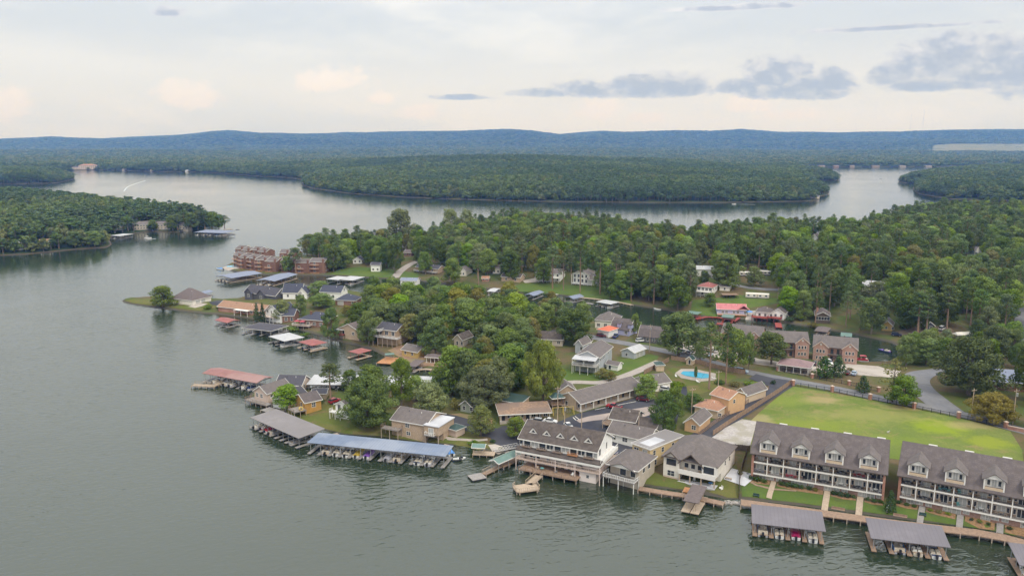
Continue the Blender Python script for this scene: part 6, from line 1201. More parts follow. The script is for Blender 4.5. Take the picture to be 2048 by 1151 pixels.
P, th, W = base_frame((852, 725), (878, 727)); root = thing('lake_pavilion', 'small white posted pavilion with brown roof at the head of the cove', 'pavilion', P, th); posts(root, [(.2 + (W - .4) * k / 3, y) for k in range(4) for y in (.2, 3.8)], -1, 2.7, 'trim', .2); roof_part(root, 'hip', 0, W, 0, 4, 2.7, 1.0, 'r_maroon', .5); MB().box(-.5, -.5, -.8, W + .5, 4.5, .15).build('floor', C['woodp'], root); foot(P, th, W, 5, 4)
pier('timber seawalk round the head of the cove', [(826, 739), (852, 737), (884, 741)], 1.6, .9, 'woodp', -1, 'shore_walk', cat='boardwalk')
# ============================================================ BRICK CONDOS ACROSS THE CHANNEL MOUTH
def brick_condo(label, A, B, D, h, n, z=None):
    P, th, W = base_frame(A, B, z); root = thing('brick_condo', label, 'building', P, th); b = W / n
    for k in range(n):
        off = -1.6 * (k % 2); hh = h - .6 * (k % 2)
        wall_part(root, 'gx', k * b, (k + 1) * b - .01, off, D + off, hh, 2.0, 'brickd', name='wall'); roof_part(root, 'gx', k * b, (k + 1) * b - .02, off, D + off, hh, 2.0, 'r_warm', .3, th=.2)
        MB().box((k + 1) * b - 1.6, off - .7, -1, (k + 1) * b - .3, off + .4, hh + 1.8).build('chimney', C['brickd'], root)
        for f in range(int(hh / 2.8)):
            z_ = f * 2.8; window(root, 'f', k * b + b * .3, z_ + 1.4, 1.5, 1.7, 'g', y=off, name='door')
            deck(root, k * b + .2, k * b + b * .62, off - 1.6, off - .02, z_ + .15, 0, 'woodo', 'rail', 'f', 'ledge' if f else 'wood', 3, 'balcony', posts=False)
    wins(root, 'r:=3_7@1.6,1.0x1.4;r:=3_7@4.4,1.0x1.4', W, D); foot(P, th, W, D, h + 2)
brick_condo('front left red brick condo with stepped roofs beside the round pool', (468, 532), (512, 541), 12, 9, 3); brick_condo('right hand wing of the left red brick condo group', (512, 541), (556, 543), 13, 8.4, 2)
brick_condo('rear red brick condo with four stepped chimneys', (472, 522), (536, 523), 10, 9.4, 4); brick_condo('front right red brick condo behind the lone pine', (563, 544), (650, 546), 12, 8.4, 3); brick_condo('rear right red brick condo with chimney', (560, 530), (598, 530), 10, 9.6, 2)
boathouse('long slate roofed marina dock left of the brick condos', 'left slate marina dock', (430, 551), (462, 556), (505, 543), 3.6, 4, 'gy', .8, 'm_slate', 's,white s,white p,white', 'woodp'); boathouse('long slate roofed marina dock before the brick condos', 'right slate marina dock', (511, 560), (549, 562), (580, 547), 3.6, 4, 'gy', .8, 'm_slate', 's,white - s,white', 'woodp')
def ellipse_patch(name, px, py, rx, ry, m, lift, label):
    c0 = G(px, py); drape(name, [(c0[0] + rx * math.cos(a), c0[1] + ry * math.sin(a)) for a in [k * math.pi / 12 for k in range(24)]], m, lift, label)
POOLM = mat('pool_water', (0.10, 0.42, 0.60), 0.06, 0.8, 0.08, spec=0.5); ellipse_patch('pool_deck', 470, 534, 13, 9, CONCRETE, .12, 'pale paving round the pool'); ellipse_patch('pool_water', 472, 532, 7, 5, POOLM, .18, 'round blue swimming pool at the brick condos')
boat('covered', 'blue', 'white', at(446, 539, 0), 1.2, 'bright blue covered boat beside the brick condo pool')
boathouse('white roofed boat dock with yellow wall on the far channel bank', 'white dock with yellow wall', (652, 558), (676, 560), (683, 553), 3.4, 1, 'flat', .2, 'm_white', '', 'deckg'); boathouse('wide white roofed dock on the far channel bank', 'wide white channel dock', (676, 559), (706, 561), (717, 553), 3.2, 2, 'flat', .2, 'm_white', '- s,white,red', 'deckg')
house('boat_shed', 'white boathouse with slate roof standing in the channel', (801, 568), (833, 569), 8, 2.8, 'gx', 1.2, 'white', 'm_slate', 'f:3@1.4,.9x1.0', z=0.5)
for A, B, D, h, k, r_, wm, rm, lab in (((706, 527), (724, 527), 8, 3, 'gy', 2, 'white', 'r_dark', 'small white gabled cottage above the far channel lawn'), ((742, 543), (760, 543), 6, 5, 'gx', 1.6, 'white', 'r_dark', 'white two storey boat cabin on the far bank'), ((832, 542), (876, 547), 8, 3.4, 'gx', 2, 'bricktan', 'r_dark', 'dark roofed house with long white deck rail on the far bank'), ((808, 512), (822, 512), 8, 3, 'gx', 2, 'brickd', 'r_maroon', 'red roofed cottage at the far shore'), ((912, 551), (932, 552), 9, 4, 'gy', 2.4, 'cream', 'r_warm', 'cream gabled house among the trees of the far bank'), ((985, 547), (1000, 547), 9, 4, 'gx', 2, 'cream', 'r_warm', 'cream house with blank end wall in the wood'), ((1003, 562), (1040, 565), 8, 3.4, 'gx', 2, 'bricktan', 'r_brown', 'brown house with teal umbrella on the far bank'), ((964, 563), (977, 563), 4, 2.4, 'gx', 1.2, 'brick', 'r_salmon', 'small salmon shed on the far bank')):
    hh = house('bank_house', lab, A, B, D, h, k, r_, wm, rm, 'f:2@1.7,1.2x1.3')
    if 'white deck' in lab: deck(hh, 0, hh['w'], -3, -.02, .8, -3, 'deckg', 'rail', 'flr', 'white', 3)
# ============================================================ HOUSES BETWEEN THE ROAD AND THE CHANNEL
s = house('stilt_house', 'white clapboard house on stilts with grey brown roof and raised porch', (1152, 741), (1186, 745), 19, 6.6, 'gy', 2.2, 'grey', 'r_warm', 'r:=2_4_6_8@5.3,1.1x1.5;r:=13@5.4,1.0x1.2;f:=2_4.5_7@5.1,1.1x1.7', W=9.5); deck(s, -.4, 9.7, -4.6, -.02, 3.6, -1, 'deckg', 'trim', 'flr', 'white', 3); MB().prism([(-4.6, 6.1), (-.02, 6.7), (-.02, 6.55), (-4.6, 5.95)], 'x', -.4, 9.4).build('porch_roof', C['m_white'], s); posts(s, [(-.2, -4.4), (4.6, -4.4), (9.2, -4.4)], 3.6, 6.0, 'trim', .16)
house('garage', 'pale grey garage with white metal roof on the green lawn', (1243, 713), (1268, 718), 9, 3.0, 'gy', 1.4, 'grey', 'm_white', 'f:=2.5@1.4,1.0x1.2;r:=3_6@1.3,2.4x2.2,s,c')
house('garage', 'white garage with bright orange red roof by the bend of the road', (1195, 671), (1217, 675), 8, 3.2, 'hip', 1.4, 'white', 'm_orange', '')
house('shed', 'little white tool shed on the lawn below the white stilt house', (1213, 738), (1231, 741), 4, 2.5, 'gx', 1.0, 'white', 'r_warm', 'f:=1.5@1.2,.9x1.8,s', W=5)
P, th, W = base_frame((1198, 728), (1213, 729)); root = thing('pergola', 'grey roofed pergola beside the white stilt house', 'pergola', P, th); posts(root, [(0, 0), (W, 0), (0, 4), (W, 4)], -1, 2.6, 'trim', .18); roof_part(root, 'hip', 0, W, 0, 4, 2.6, .9, 'r_warm', .4); foot(P, th, W, 4, 4)
house('channel_house', 'house with broad grey hipped roof at the channel behind the orange garage', (1190, 655), (1232, 659), 13, 4.2, 'hip', 3.4, 'cream', 'r_warm', 'f:3@1.8,1.4x1.5,x')
gb = house('gambrel_house', 'lavender house with grey green gambrel roof and two dormers', (1221, 667), (1258, 672), 10, 3.0, 'gam', 4.2, 'lav', 'r_grey', 'f:=3_8@1.5,1.4x1.4,x;r:=5@4.6,1.3x1.4;r:=3_7@1.6,1.1x1.3')
for x in (4, 9.5): d = MB().box(x - .9, .35, 3.6, x + .9, 3, 5.4).build('dormer', C['lav'], gb); MB().box(x - 1.1, .1, 5.41, x + 1.1, 4, 5.6).build('dormer_roof', C['r_grey'], d)
house('gambrel_house', 'dark house with grey green gambrel roof behind the utility pole', (1277, 683), (1325, 688), 10, 3.0, 'gam', 4.0, 'dgrey', 'r_grey', 'f:4@1.5,1.2x1.3')
house('cottage', 'narrow white gabled cottage left of the white stilt house', (1150, 706), (1164, 708), 8, 4.4, 'gy', 2.0, 'grey', 'r_warm', 'f:=3@2.4,1.1x1.5'); house('cottage', 'small cottage with white porch gable beside the road', (1166, 697), (1176, 698), 7, 3.0, 'gy', 1.6, 'white', 'r_brown', 'f:=1.8@1.4,1.0x1.6')
house('bungalow', 'white bungalow with grey roof behind the tree left of the pool', (1296, 786), (1340, 778), 9, 3.2, 'gx', 2.2, 'cream', 'r_warm', 'f:=2_6@1.6,1.1x1.2;r:=4.5@1.7,1.2x1.3'); 
# pool
POOL = P2([(1361, 747), (1366, 743), (1385, 743), (1421, 749), (1419, 756), (1404, 757), (1372, 752)]); drape('pool_deck', P2([(1350, 746), (1362, 738), (1390, 738), (1432, 747), (1430, 760), (1400, 763), (1362, 756)]), CONCRETE, .12, 'pale paving around the pool'); drape('pool_water', POOL, POOLM, .20, 'turquoise water of the motel swimming pool')
house('pool_kiosk', 'square cream kiosk with green hipped roof left of the pool', (1313, 742), (1328, 742), 4, 2.6, 'hip', 1.0, 'peachp', 'm_green', '', over=.4); house('pool_kiosk', 'small tan kiosk with pointed green roof behind the pool', (1372, 728), (1384, 730), 3, 2.4, 'gy', 1.2, 'tan', 'm_green', 'f:=1.5@1.2,.9x1.8,s', over=.3)
for k, (x, y) in enumerate(((1352, 753), (1396, 764), (1428, 757))):
    t_ = thing('sun_lounger', ('white lounger at the left end of the pool', 'white lounger on the near edge of the pool', 'white lounger at the right end of the pool')[k], 'lounger', G(x, y, .1), .5 * k); MB().box(-.3, -.9, .28, .3, .4, .36).build('seat', C['trim'], t_); MB().loft([[(-.3, .4, .28), (.3, .4, .28), (.3, .4, .36), (-.3, .4, .36)], [(-.3, 1.0, .75), (.3, 1.0, .75), (.3, 1.0, .83), (-.3, 1.0, .83)]]).build('backrest', C['trim'], t_); posts(t_, [(-.25, -.8), (.25, -.8), (-.25, .3), (.25, .3)], 0, .28, 'trim', .06, 'leg')
# peach houses
house('peach_house', 'peach two storey house with salmon roof between the motel and the fence', (1421, 819), (1456, 830), 9, 5.8, 'gx', 1.8, 'peach', 'r_salmon', 'f:=3@1.6,1.0x1.3;r:=3@4.3,1.0x1.2'); house('peach_wing', 'low pale peach wing with salmon roof before the two storey peach house', (1389, 828), (1434, 838), 8.5, 3.0, 'hip', 2.0, 'peachp', 'r_salmon', 'f:=3_9@1.6,1.0x1.3,x')
house('peach_cottage', 'small peach cottage with grey gabled roof nearest the fenced lane', (1369, 861), (1397, 867), 11, 3.2, 'gy', 1.8, 'peach', 'r_warm', 'f:=3@1.7,1.3x1.3,x'); house('pale_house', 'pale house with grey gabled roof behind the two storey peach house', (1470, 801), (1492, 807), 12, 3.4, 'gy', 2.0, 'peachp', 'r_warm', 'f:=3@1.7,1.2x1.3')
plank_fence('rustic brown rail fence on the left of the lane', [(1397, 872), (1434, 845), (1480, 816), (1522, 790), (1537, 779)], 'wood', 1.5, solid=False, rails=3, name='rail_fence'); plank_fence('tall grey board fence on the right of the lane', [(1426, 871), (1462, 846), (1510, 816), (1555, 787), (1582, 768)], 'wood', 1.8)
plank_fence('grey board fence along the road behind the pool', [(1342, 719), (1400, 728), (1450, 741), (1490, 748)], 'wood', 1.8); plank_fence('board fence beside the pool kiosk', [(1288, 748), (1318, 733), (1338, 722)], 'wood', 1.8); plank_fence('dark board fence below the stilt house and the yellow house', [(1276, 955), (1300, 942), (1335, 905)], 'wood', 1.6)
# iron fence with brick pillars round the field
piers_ = [(1586, 771, 'at the left corner of the field'), (1664, 783, 'second along the field fence from the left corner'), (1740, 799, 'third along the field fence, left of the road trees'), (1828, 817, 'just right of the bright green road tree'), (1917, 836, 'left of the yellowing tree'), (2011, 856, 'at the right end of the field')]
def pillar(P, lab, h=2.1):
    t_ = thing('brick_pillar', 'square brick fence pillar ' + lab, 'pillar', P, .2); MB().box(-.45, -.45, -.5, .45, .45, h).build('shaft', C['brick'], t_); MB().loft([[(-.58, -.58, h), (.58, -.58, h), (.58, .58, h), (-.58, .58, h)], [(-.58, -.58, h + .14), (.58, -.58, h + .14), (.58, .58, h + .14), (-.58, .58, h + .14)], [(-.1, -.1, h + .4), (.1, -.1, h + .4), (.1, .1, h + .4), (-.1, .1, h + .4)]]).build('cap', C['blush'], t_); FOOT.append((P[0], P[1], 1.5))
def iron_fence(label, a, b_):
    o = a; root = thing('iron_fence', label, 'fence', a); L = math.hypot(b_[0] - a[0], b_[1] - a[1]); n = max(2, int(L / 2.6))
    for k in range(n):
        f0, f1 = k / n, (k + 1) / n; p_ = [(a[0] + (b_[0] - a[0]) * f - o[0], a[1] + (b_[1] - a[1]) * f - o[1]) for f in (f0, f1)]; z = [H(q[0] + o[0], q[1] + o[1]) - o[2] for q in p_]; m = MB()
        for zz in (.25, 1.35): m.bar((*p_[0], z[0] + zz), (*p_[1], z[1] + zz), .06, .08)
        for j in range(10):
            f = (j + .5) / 10; x, y = p_[0][0] + (p_[1][0] - p_[0][0]) * f, p_[0][1] + (p_[1][1] - p_[0][1]) * f; zz = z[0] + (z[1] - z[0]) * f; m.bar((x, y, zz + .1), (x, y, zz + 1.5), .035)
        m.build('fence_panel', C['black'], root); MB().box(-.05, -.05, -.3, .05, .05, 1.6).build('post', C['black'], root, (p_[0][0], p_[0][1], z[0]))
PP = [G(x, y) for x, y, _ in piers_]
for P_, (_, _, lab) in zip(PP, piers_): pillar(P_, lab)
for k in range(len(PP) - 1): iron_fence('black iron fence on a low kerb, ' + ('between the first and second pillar of the field', 'between the second and third pillar of the field', 'behind the bright green road tree', 'between the road tree and the yellowing tree', 'before the yellowing tree')[k], PP[k], PP[k + 1])
for k, (x, y, lab) in enumerate(((1624, 756, 'beside the maroon pavilion across the road'), (1698, 770, 'right of the two cedars across the road'), (1757, 783, 'nearest the side road across from the field'), (1555, 741, 'left of the maroon pavilion across the road'))): pillar(G(x, y), lab, 1.7)
iron_fence('black iron fence across the road left of the cedars', G(1555, 741), G(1624, 756)); iron_fence('black iron fence across the road before the cedars', G(1624, 756), G(1698, 770)); iron_fence('black iron fence across the road near the side road', G(1698, 770), G(1757, 783))
P_ = G(2015, 858); q_ = G(2060, 869); t_ = thing('brick_wall', 'low brick garden wall at the right end of the field', 'wall', P_, math.atan2(q_[1] - P_[1], q_[0] - P_[0])); L_ = math.hypot(q_[0] - P_[0], q_[1] - P_[1])
MB().box(0, -.2, -.5, L_, .2, 1.2).build('wall_body', C['brick'], t_); MB().box(-.05, -.27, 1.203, L_ + .05, .27, 1.34).build('coping', C['blush'], t_)
P_ = G(1776, 866); t_ = thing('dog', 'white and black dog standing in the field behind the condos', 'dog', P_, .3)
# ============================================================ BRICK APARTMENTS, PAVILION
def apartments(label, A, B, D=13, h=6.4):
    P, th, W = base_frame(A, B); root = thing('apartment_building', label, 'building', P, th); w = W * .34
    MB().box(0, 1.6, -1.5, W, D, h - .1).prism([(1.6, h - .1), (D, h - .1), (D / 2 + .8, h + 3.0)], 'x', 0, W).build('wall', C['brickpink'], root)
    m = MB(); gable_x(m, 0, W, 1.4, D, h, 3.4, .4, .2); m.build('roof', C['r_warm'], root)
    for x in (0, W - w):
        MB().prism([(x, -1.5), (x + w, -1.5), (x + w, h - .2), (x + w / 2, h + 2.2), (x, h - .2)], 'y', 0, 3).build('gable_wall', C['brickpink'], root); m = MB(); gable_y(m, x, x + w, 0, 6.5, h, 2.4, .35, .2, .3); m.build('gable_roof', C['r_warm'], root)
        tr = MB(); tr.bar((x - .35, -.33, h - .45), (x + w / 2, -.33, h + 2.25), .08, .3); tr.bar((x + w + .35, -.33, h - .45), (x + w / 2, -.33, h + 2.25), .08, .3); tr.build('barge_board', C['blush'], root)
        for f in (1.5, 4.4):
            for u in (.28, .5, .72): window(root, 'f', x + w * u, f, .7, 1.3, 's')
        window(root, 'f', x + w / 2, h + 1.0, .5, .6, 's', gm='curtain')
    MB().box(w, .6, 3.0, W - w, 1.6, 3.2).build('landing', C['deckg'], root); railing(root, [(w, .65), (W - w, .65)], 3.2, 'black'); MB().box(w, .5, h - .35, W - w, 1.6, h - .15).build('porch_roof', C['r_warm'], root)
    for f in (1.1, 4.3): window(root, 'f', W * .43, f, 1.0, 2.0, 's', y=1.6, name='door', fm='woodd'); window(root, 'f', W * .57, f, 1.0, 2.0, 's', y=1.6, name='door', fm='woodd')
    m = MB(); m.prism([(w + .3, .3), (w + .7, .3), (W - w - .3, 3.1), (W - w - .7, 3.1)], 'y', .7, 1.5); m.build('stair', C['woodd'], root)
    for x in (W * .3, W * .7): MB().prism([(x - .8, h + 3.1), (x + .8, h + 3.1), (x, h + 4.0)], 'y', D / 2 + .6, D / 2 + 1.2).build('roof_vent', C['r_warm'], root)
    foot(P, th, W, D, h + 3)
apartments('right brick apartment house with two front gables by the channel end', (1625, 719), (1713, 729)); apartments('middle brick apartment house with two front gables behind the oak', (1537, 708), (1617, 718)); apartments('left brick apartment house mostly behind the roadside trees', (1440, 693), (1520, 704))
P, th, W = base_frame((1556, 742), (1617, 750)); root = thing('pavilion', 'open picnic pavilion with maroon metal roof by the road', 'pavilion', P, th); D = 9; posts(root, [(.3 + (W - .6) * k / 4, y) for k in range(5) for y in (.3, D - .3)], -1, 3.0, 'trim', .25); roof_part(root, 'hip', 0, W, 0, D, 3.0, 2.0, 'm_maroon', .6); MB().box(.2, D - .15, -.8, W - .2, D, 1.2).box(0, 0, -.9, W, D, .1).build('floor', CONCRETE, root); foot(P, th, W, D, 5)
for k in range(3):
    t_ = thing('picnic_table', ('dark picnic table at the left end of the maroon pavilion', 'dark picnic table in the middle of the maroon pavilion', 'dark picnic table at the right end of the maroon pavilion')[k], 'table', W3(root, 2 + k * 4, 2, .12), th); MB().box(-.9, -.4, .7, .9, .4, .76).build('table_top', C['woodd'], t_)
    for s_ in (-1, 1): MB().box(-.9, s_ * .7 - .14, .42, .9, s_ * .7 + .14, .47).build('seat', C['woodd'], t_); MB().bar((s_ * .6, -.7, 0), (s_ * .6, .4, .7), .07).bar((s_ * .6, .7, 0), (s_ * .6, -.4, .7), .07).build('leg', C['woodd'], t_)
# ============================================================ FAR BANK OF THE CHANNEL
pk = house('pink_roofed_house', 'pale lavender house with pinkish red roof and blue umbrella by the channel', (1434, 629), (1492, 631), 9, 3.4, 'gx', 2.2, 'lav', 'm_pink', 'f:=3_5_9_11_15@1.7,1.2x1.3,x'); deck(pk, 0, pk['w'], -3.2, -.02, .7, -2, 'woodo', 'woodp', 'flr', 'white', 3.5)
m = MB(); gable_y(m, 11, 17, -.6, 4, 3.4, 2.2, .4, .2, .3); m.build('gable_roof', C['m_pink'], pk); t_ = thing('patio_umbrella', 'blue umbrella on the deck of the pink roofed house', 'umbrella', W3(pk, 17, -1.6, .7)); MB().cyl((0, 0, 0), (0, 0, 2.4), .05, n=6).build('pole', C['trim'], t_); MB().cyl((0, 0, 1.9), (0, 0, 2.6), 1.9, .06, 8).build('canopy', BOATM['blue'], t_)
pier('red stained dock walk before the pink roofed house', [(1392, 637), (1412, 633), (1438, 634), (1470, 641), (1478, 634)], 2.0, .8, 'woodr'); pier('red stained deck platform in the channel', [(1434, 646), (1465, 648)], 3.0, .8, 'woodr', name='deck_platform', cat='deck')
boathouse('teal roofed dock in the middle of the red deck', 'teal red deck dock', (1442, 634), (1466, 636), (1470, 630), 3.0, 1, 'flat', .2, 'm_teal', '', 'woodr', 'woodr'); boathouse('faded teal roofed dock left of the red deck', 'left teal dock', (1370, 626), (1395, 629), (1400, 624), 2.8, 1, 'flat', .2, 'm_teal', '', 'woodr', 'woodr')
for A, B, lab in (((1511, 636), (1541, 639), 'white house with grey roof above the red deck by the slipway'), ((1543, 637), (1568, 640), 'white gabled house with brown roof beside the red deck')):
    hh = house('channel_house', lab, A, B, 9, 3.2, 'hip' if 'grey' in lab else 'gy', 2.2, 'white', 'r_grey' if 'grey' in lab else 'r_brown', 'f:=2_5_8@1.6,1.1x1.3', dz=.6); deck(hh, -1.5, hh['w'] - 1, -4.2, -.02, .7, -2.5, 'woodr', 'woodr', 'flr', 'woodr', 3)
pier('red stained stair dock before the brown roofed white house', [(1556, 645), (1558, 654)], 3.2, .8, 'woodr')
wr = house('red_roofed_house', 'white two storey house with red metal roof up the bank', (1394, 591), (1424, 592), 11, 5.4, 'hip', 2.0, 'white', 'm_redb', 'f:4@4.0,1.4x1.5,x;f:=3_8@1.4,1.2x1.4;r:=3_7@3.8,1.0x1.2'); deck(wr, 0, 8, -2.4, -.02, 2.7, -2, 'white', 'trim', 'fl', 'white', 3)
house('shed', 'small cream shed right of the red roofed white house', (1439, 581), (1459, 582), 5, 2.8, 'gx', .8, 'cream', 'r_warm', 'f:=3@1.3,.9x1.3'); house('barn', 'plain white barn with grey roof on the back lane', (1393, 551), (1428, 552), 9, 4.4, 'gx', 1.6, 'white', 'm_white', '')
P_ = G(1461, 594); t_ = thing('bank_deck', 'brown timber deck on stilts on the grassy bank', 'deck', P_, 0); deck(t_, -5, 4, -2.5, 2.5, 1.8, -2, 'wood', 'woodd', 'f', 'wood', 2.5)
def trailer(label, A, B, wm='cream', D=3.2, h=2.7):
    P, th, W = base_frame(A, B); root = thing('mobile_home', label, 'mobile home', P, th); MB().loft([[(x, 0, .6), (x, D, .6), (x, D, h), (x, D * .8, h + .25), (x, D * .2, h + .25), (x, 0, h)] for x in (0, W)]).build('body', C[wm], root); MB().box(.3, .2, -.8, W - .3, D - .2, .59).build('skirting', C['dgrey'], root)
    for k in range(4): window(root, 'f', W * (.12 + .25 * k), 1.75, 1.2, .8, 's')
    MB().box(W * .5 - .45, -.04, .65, W * .5 + .45, -.002, 2.4).build('door', C['beige'], root); MB().box(.5, -.05, 1.1, W - .5, -.03, 1.2).build('stripe', C['lav'], root); foot(P, th, W, D, h)
trailer('long white motor home parked on the grassy bank', (1491, 596), (1538, 598)); trailer('white mobile home with grey stripe on the back lane', (1470, 552), (1506, 553)); trailer('white mobile home right of the other on the back lane', (1512, 550), (1542, 551))
sc = house('porch_house', 'brown house with dark screened porch gable above the channel', (1630, 646), (1659, 647), 11, 3.6, 'gy', 1.8, 'woodd', 'r_maroon', 'f:5@1.9,1.3x1.6,s', dz=.8, chim=(1, 6, 7)); boathouse('square dock with dusky brown hipped roof near the channel end', 'dusky brown dock', (1628, 661), (1655, 664), (1672, 656), 2.8, 2, 'hip', 1.0, 'r_maroon', 's,navy s,white', 'wood', 'woodd')
boathouse('dock with pale mint metal roof near the channel end', 'mint dock', (1681, 671), (1704, 673), (1712, 666), 2.8, 1, 'gx', .6, 'm_teal', '', 'wood')
house('yellow_house', 'bright yellow cottage with grey roof under the tall trees', (1763, 661), (1784, 662), 9, 3.2, 'gy', 2.0, 'yellow', 'r_warm', 'f:=2_5@1.6,1.1x1.2'); house('dark_cabin', 'small black gabled cabin in the bare yard', (1850, 660), (1868, 661), 6, 2.8, 'gy', 1.6, 'dgrey', 'r_dark', 'f:=2.5@1.5,1.0x1.2')
P_ = G(1925, 677); t_ = thing('party_tent', 'cream canvas canopy at the edge of the wood', 'tent', P_, .2); m = MB(); m.loft([[(-4.5, -2, 2.3), (4.5, -2, 2.3), (4.5, 2, 2.3), (-4.5, 2, 2.3)], [(-4, -.1, 3.4), (4, -.1, 3.4), (4, .1, 3.4), (-4, .1, 3.4)]]).build('canopy', C['cream'], t_); posts(t_, [(-4.3, -1.9), (4.3, -1.9), (-4.3, 1.9), (4.3, 1.9)], -.5, 2.4, 'trim', .1); FOOT.append((P_[0], P_[1], 5)); PROTECT.append((1905, 660, 1945, 678, 420))
house('brick_house', 'brick house with pale metal roof behind the big oak on the right', (1983, 778), (2018, 781), 15, 3.4, 'gx', 2.8, 'brickd', 'm_slate', 'f:=3@1.7,1.6x1.3,x', W=17)
house('forest_house', 'large white roofed house half hidden in the wood', (1724, 584), (1766, 586), 13, 3.6, 'gx', 2.4, 'white', 'm_white', 'f:3@1.7,1.2x1.3', vis=True); house('forest_house', 'white house with steep gable deep in the wood', (1620, 487), (1634, 487), 9, 5, 'gy', 3, 'white', 'r_warm', 'f:2@2,1.2x1.6'); house('forest_house', 'small white house among the pines at the right', (1948, 512), (1962, 512), 8, 4, 'gy', 3, 'white', 'r_warm', 'f:2@2,1.2x1.6')
cw = house('columned_house', 'white house with tall columned porch above the terraced lawn', (1146, 566), (1176, 568), 12, 6.5, 'gy', 2.6, 'white', 'r_warm', 'f:4@2,1.2x2;f:4@5,1.2x1.8'); deck(cw, 0, cw['w'] + 18, -3, -.02, .3, -2, 'white', 'trim', 'fr', 'white', 3); posts(cw, [(.3 + k * 3, -2.7) for k in range(6)], 0, 6.2, 'trim', .4, 'column'); MB().box(cw['w'] + .02, 0, -1.5, cw['w'] + 17, 10, 3.6).build('wing_wall', C['white'], cw); roof_part(cw, 'gx', cw['w'] + .3, cw['w'] + 17, -3, 10, 3.8, 2.6, 'r_warm', .4, 'wing_roof')
c2 = house('columned_house', 'white two storey house with porch left of the columned house', (1072, 561), (1120, 563), 11, 5.6, 'gx', 2.4, 'white', 'r_warm', 'f:5@1.6,1.2x1.8;f:5@4.3,1.2x1.6'); deck(c2, 0, c2['w'], -2.6, -.02, 2.8, -2, 'white', 'trim', 'flr', 'white', 3)
boathouse('grey gabled boat dock below the terraced lawn', 'grey gabled dock', (1128, 594), (1147, 597), (1158, 590), 3.0, 1, 'gy', .9, 'm_slate', 's,white', 'deckg'); boathouse('white canopy dock with a white pontoon on the channel', 'white canopy dock', (1191, 603), (1221, 608), (1232, 602), 3.0, 2, 'hip', .6, 'm_white', 'p,white s,white', 'deckg'); boathouse('slate roofed dock half hidden by the oaks', 'hidden slate dock', (1048, 589), (1068, 591), (1076, 582), 3.0, 1, 'gy', .8, 'm_slate', '', 'deckg')
boathouse('dock with pale roof behind the oak crowns', 'pale hidden dock', (974, 582), (990, 583), (999, 576), 3.0, 1, 'gx', .5, 'm_white', '', 'deckg')
pier('grey floating platform in the channel', [(1170, 605), (1186, 607)], 2.4, .4, 'deckg', -.6, 'float', cat='float'); pier('pale timber quay along the channel bank', [(1160, 594), (1190, 597), (1235, 603), (1264, 609)], 2.2, .8, 'woodp', -1, 'quay', cat='quay')
boat('row', 'white', 'tan', at(1321, 620, 0), .8, 'small white boat moored on the wooded channel bank'); boat('pontoon', 'red', 'red', at(1737, 722, 0), 1.3, 'red canopied pontoon boat at the end of the channel'); boat('speed', 'navy', 'purple', at(1782, 706, 0), .6, 'dark speedboat beside the bank trees at the channel end'); boat('row', 'white', 'grey', at(1118, 589, 0), 1.5, 'small white boat pulled up on the channel bank')
# ============================================================ DOG, VEHICLES, POLES
b = MB(); dg = bpy.data.objects['dog']
b.loft([[(x, y * w, z + h_ * q) for y, q in ((-1, 0), (-.7, .7), (0, 1), (.7, .7), (1, 0), (.6, -.8), (-.6, -.8))] for x, z, w, h_ in ((-.42, .52, .10, .12), (-.2, .52, .14, .15), (.15, .52, .16, .18), (.36, .58, .12, .16), (.48, .72, .08, .09), (.62, .76, .08, .08), (.78, .72, .04, .04))])
for x in (-.3, .26):
    for y in (-.1, .1): b.cyl((x, y, .48), (x - (.05 if x < 0 else 0), y, .0), .055, .035, 6)
b.cyl((-.42, 0, .58), (-.68, 0, .74), .03, .015, 5); b.box(.46, -.09, .78, .52, -.04, .9).box(.46, .04, .78, .52, .09, .9); b.build('body', mat('dog_coat', (0.55, 0.54, 0.52), 0.1, 3.0, 0.9, col2=(0.06, 0.05, 0.05)), dg)
car('sedan', 'white', 1101, 845, (1140, 848), 'white sedan parked before the low tan motel'); car('suv', 'silver', 1072, 846, (1040, 843), 'silver car parked under the eave of the low tan motel'); car('sedan', 'white', 1137, 855, (1150, 868), 'white car half hidden behind the hotel ridge')
car('pickup', 'red', 1228, 817, (1200, 812), 'red pickup truck before the long motel'); car('sedan', 'maroon', 1286, 802, (1320, 806), 'dark maroon car at the right end of the long motel')
car('suv', 'white', 1333, 783, (1350, 786), 'white car between the white bungalow and the pool lawn'); car('suv', 'navy', 1233, 915, (1240, 905), 'dark blue car in the gap beside the white hotel')
car('suv', 'maroon', 1203, 674, (1225, 676), 'maroon van on the road bend before the orange garage'); car('pickup', 'blue', 1231, 675, (1238, 670), 'blue and white pickup before the lavender house'); car('suv', 'white', 1281, 684, (1300, 682), 'white estate car parked across from the lavender house')
lots = [('sedan', 'white', 1367, 705, 'white car leftmost in the apartment lot'), ('suv', 'silver', 1379, 708, 'silver car beside the leftmost white car in the lot'), ('van', 'white', 1404, 708, 'white van in the apartment lot between two trees'), ('sedan', 'lightblue', 1420, 712, 'pale blue car in the apartment lot right of the van'), ('pickup', 'black', 1457, 717, 'black pickup in the apartment lot before the left apartments'), ('sedan', 'silver', 1486, 712, 'silver car nearest the left apartment house'), ('suv', 'navy', 1503, 724, 'dark blue car behind the slim oak'), ('sedan', 'white', 1432, 704, 'white car at the back of the apartment lot')]
for k, c, x, y, lab in lots: car(k, c, x, y, (x + 9, y - 8), lab, 'cars in the apartment parking lot')
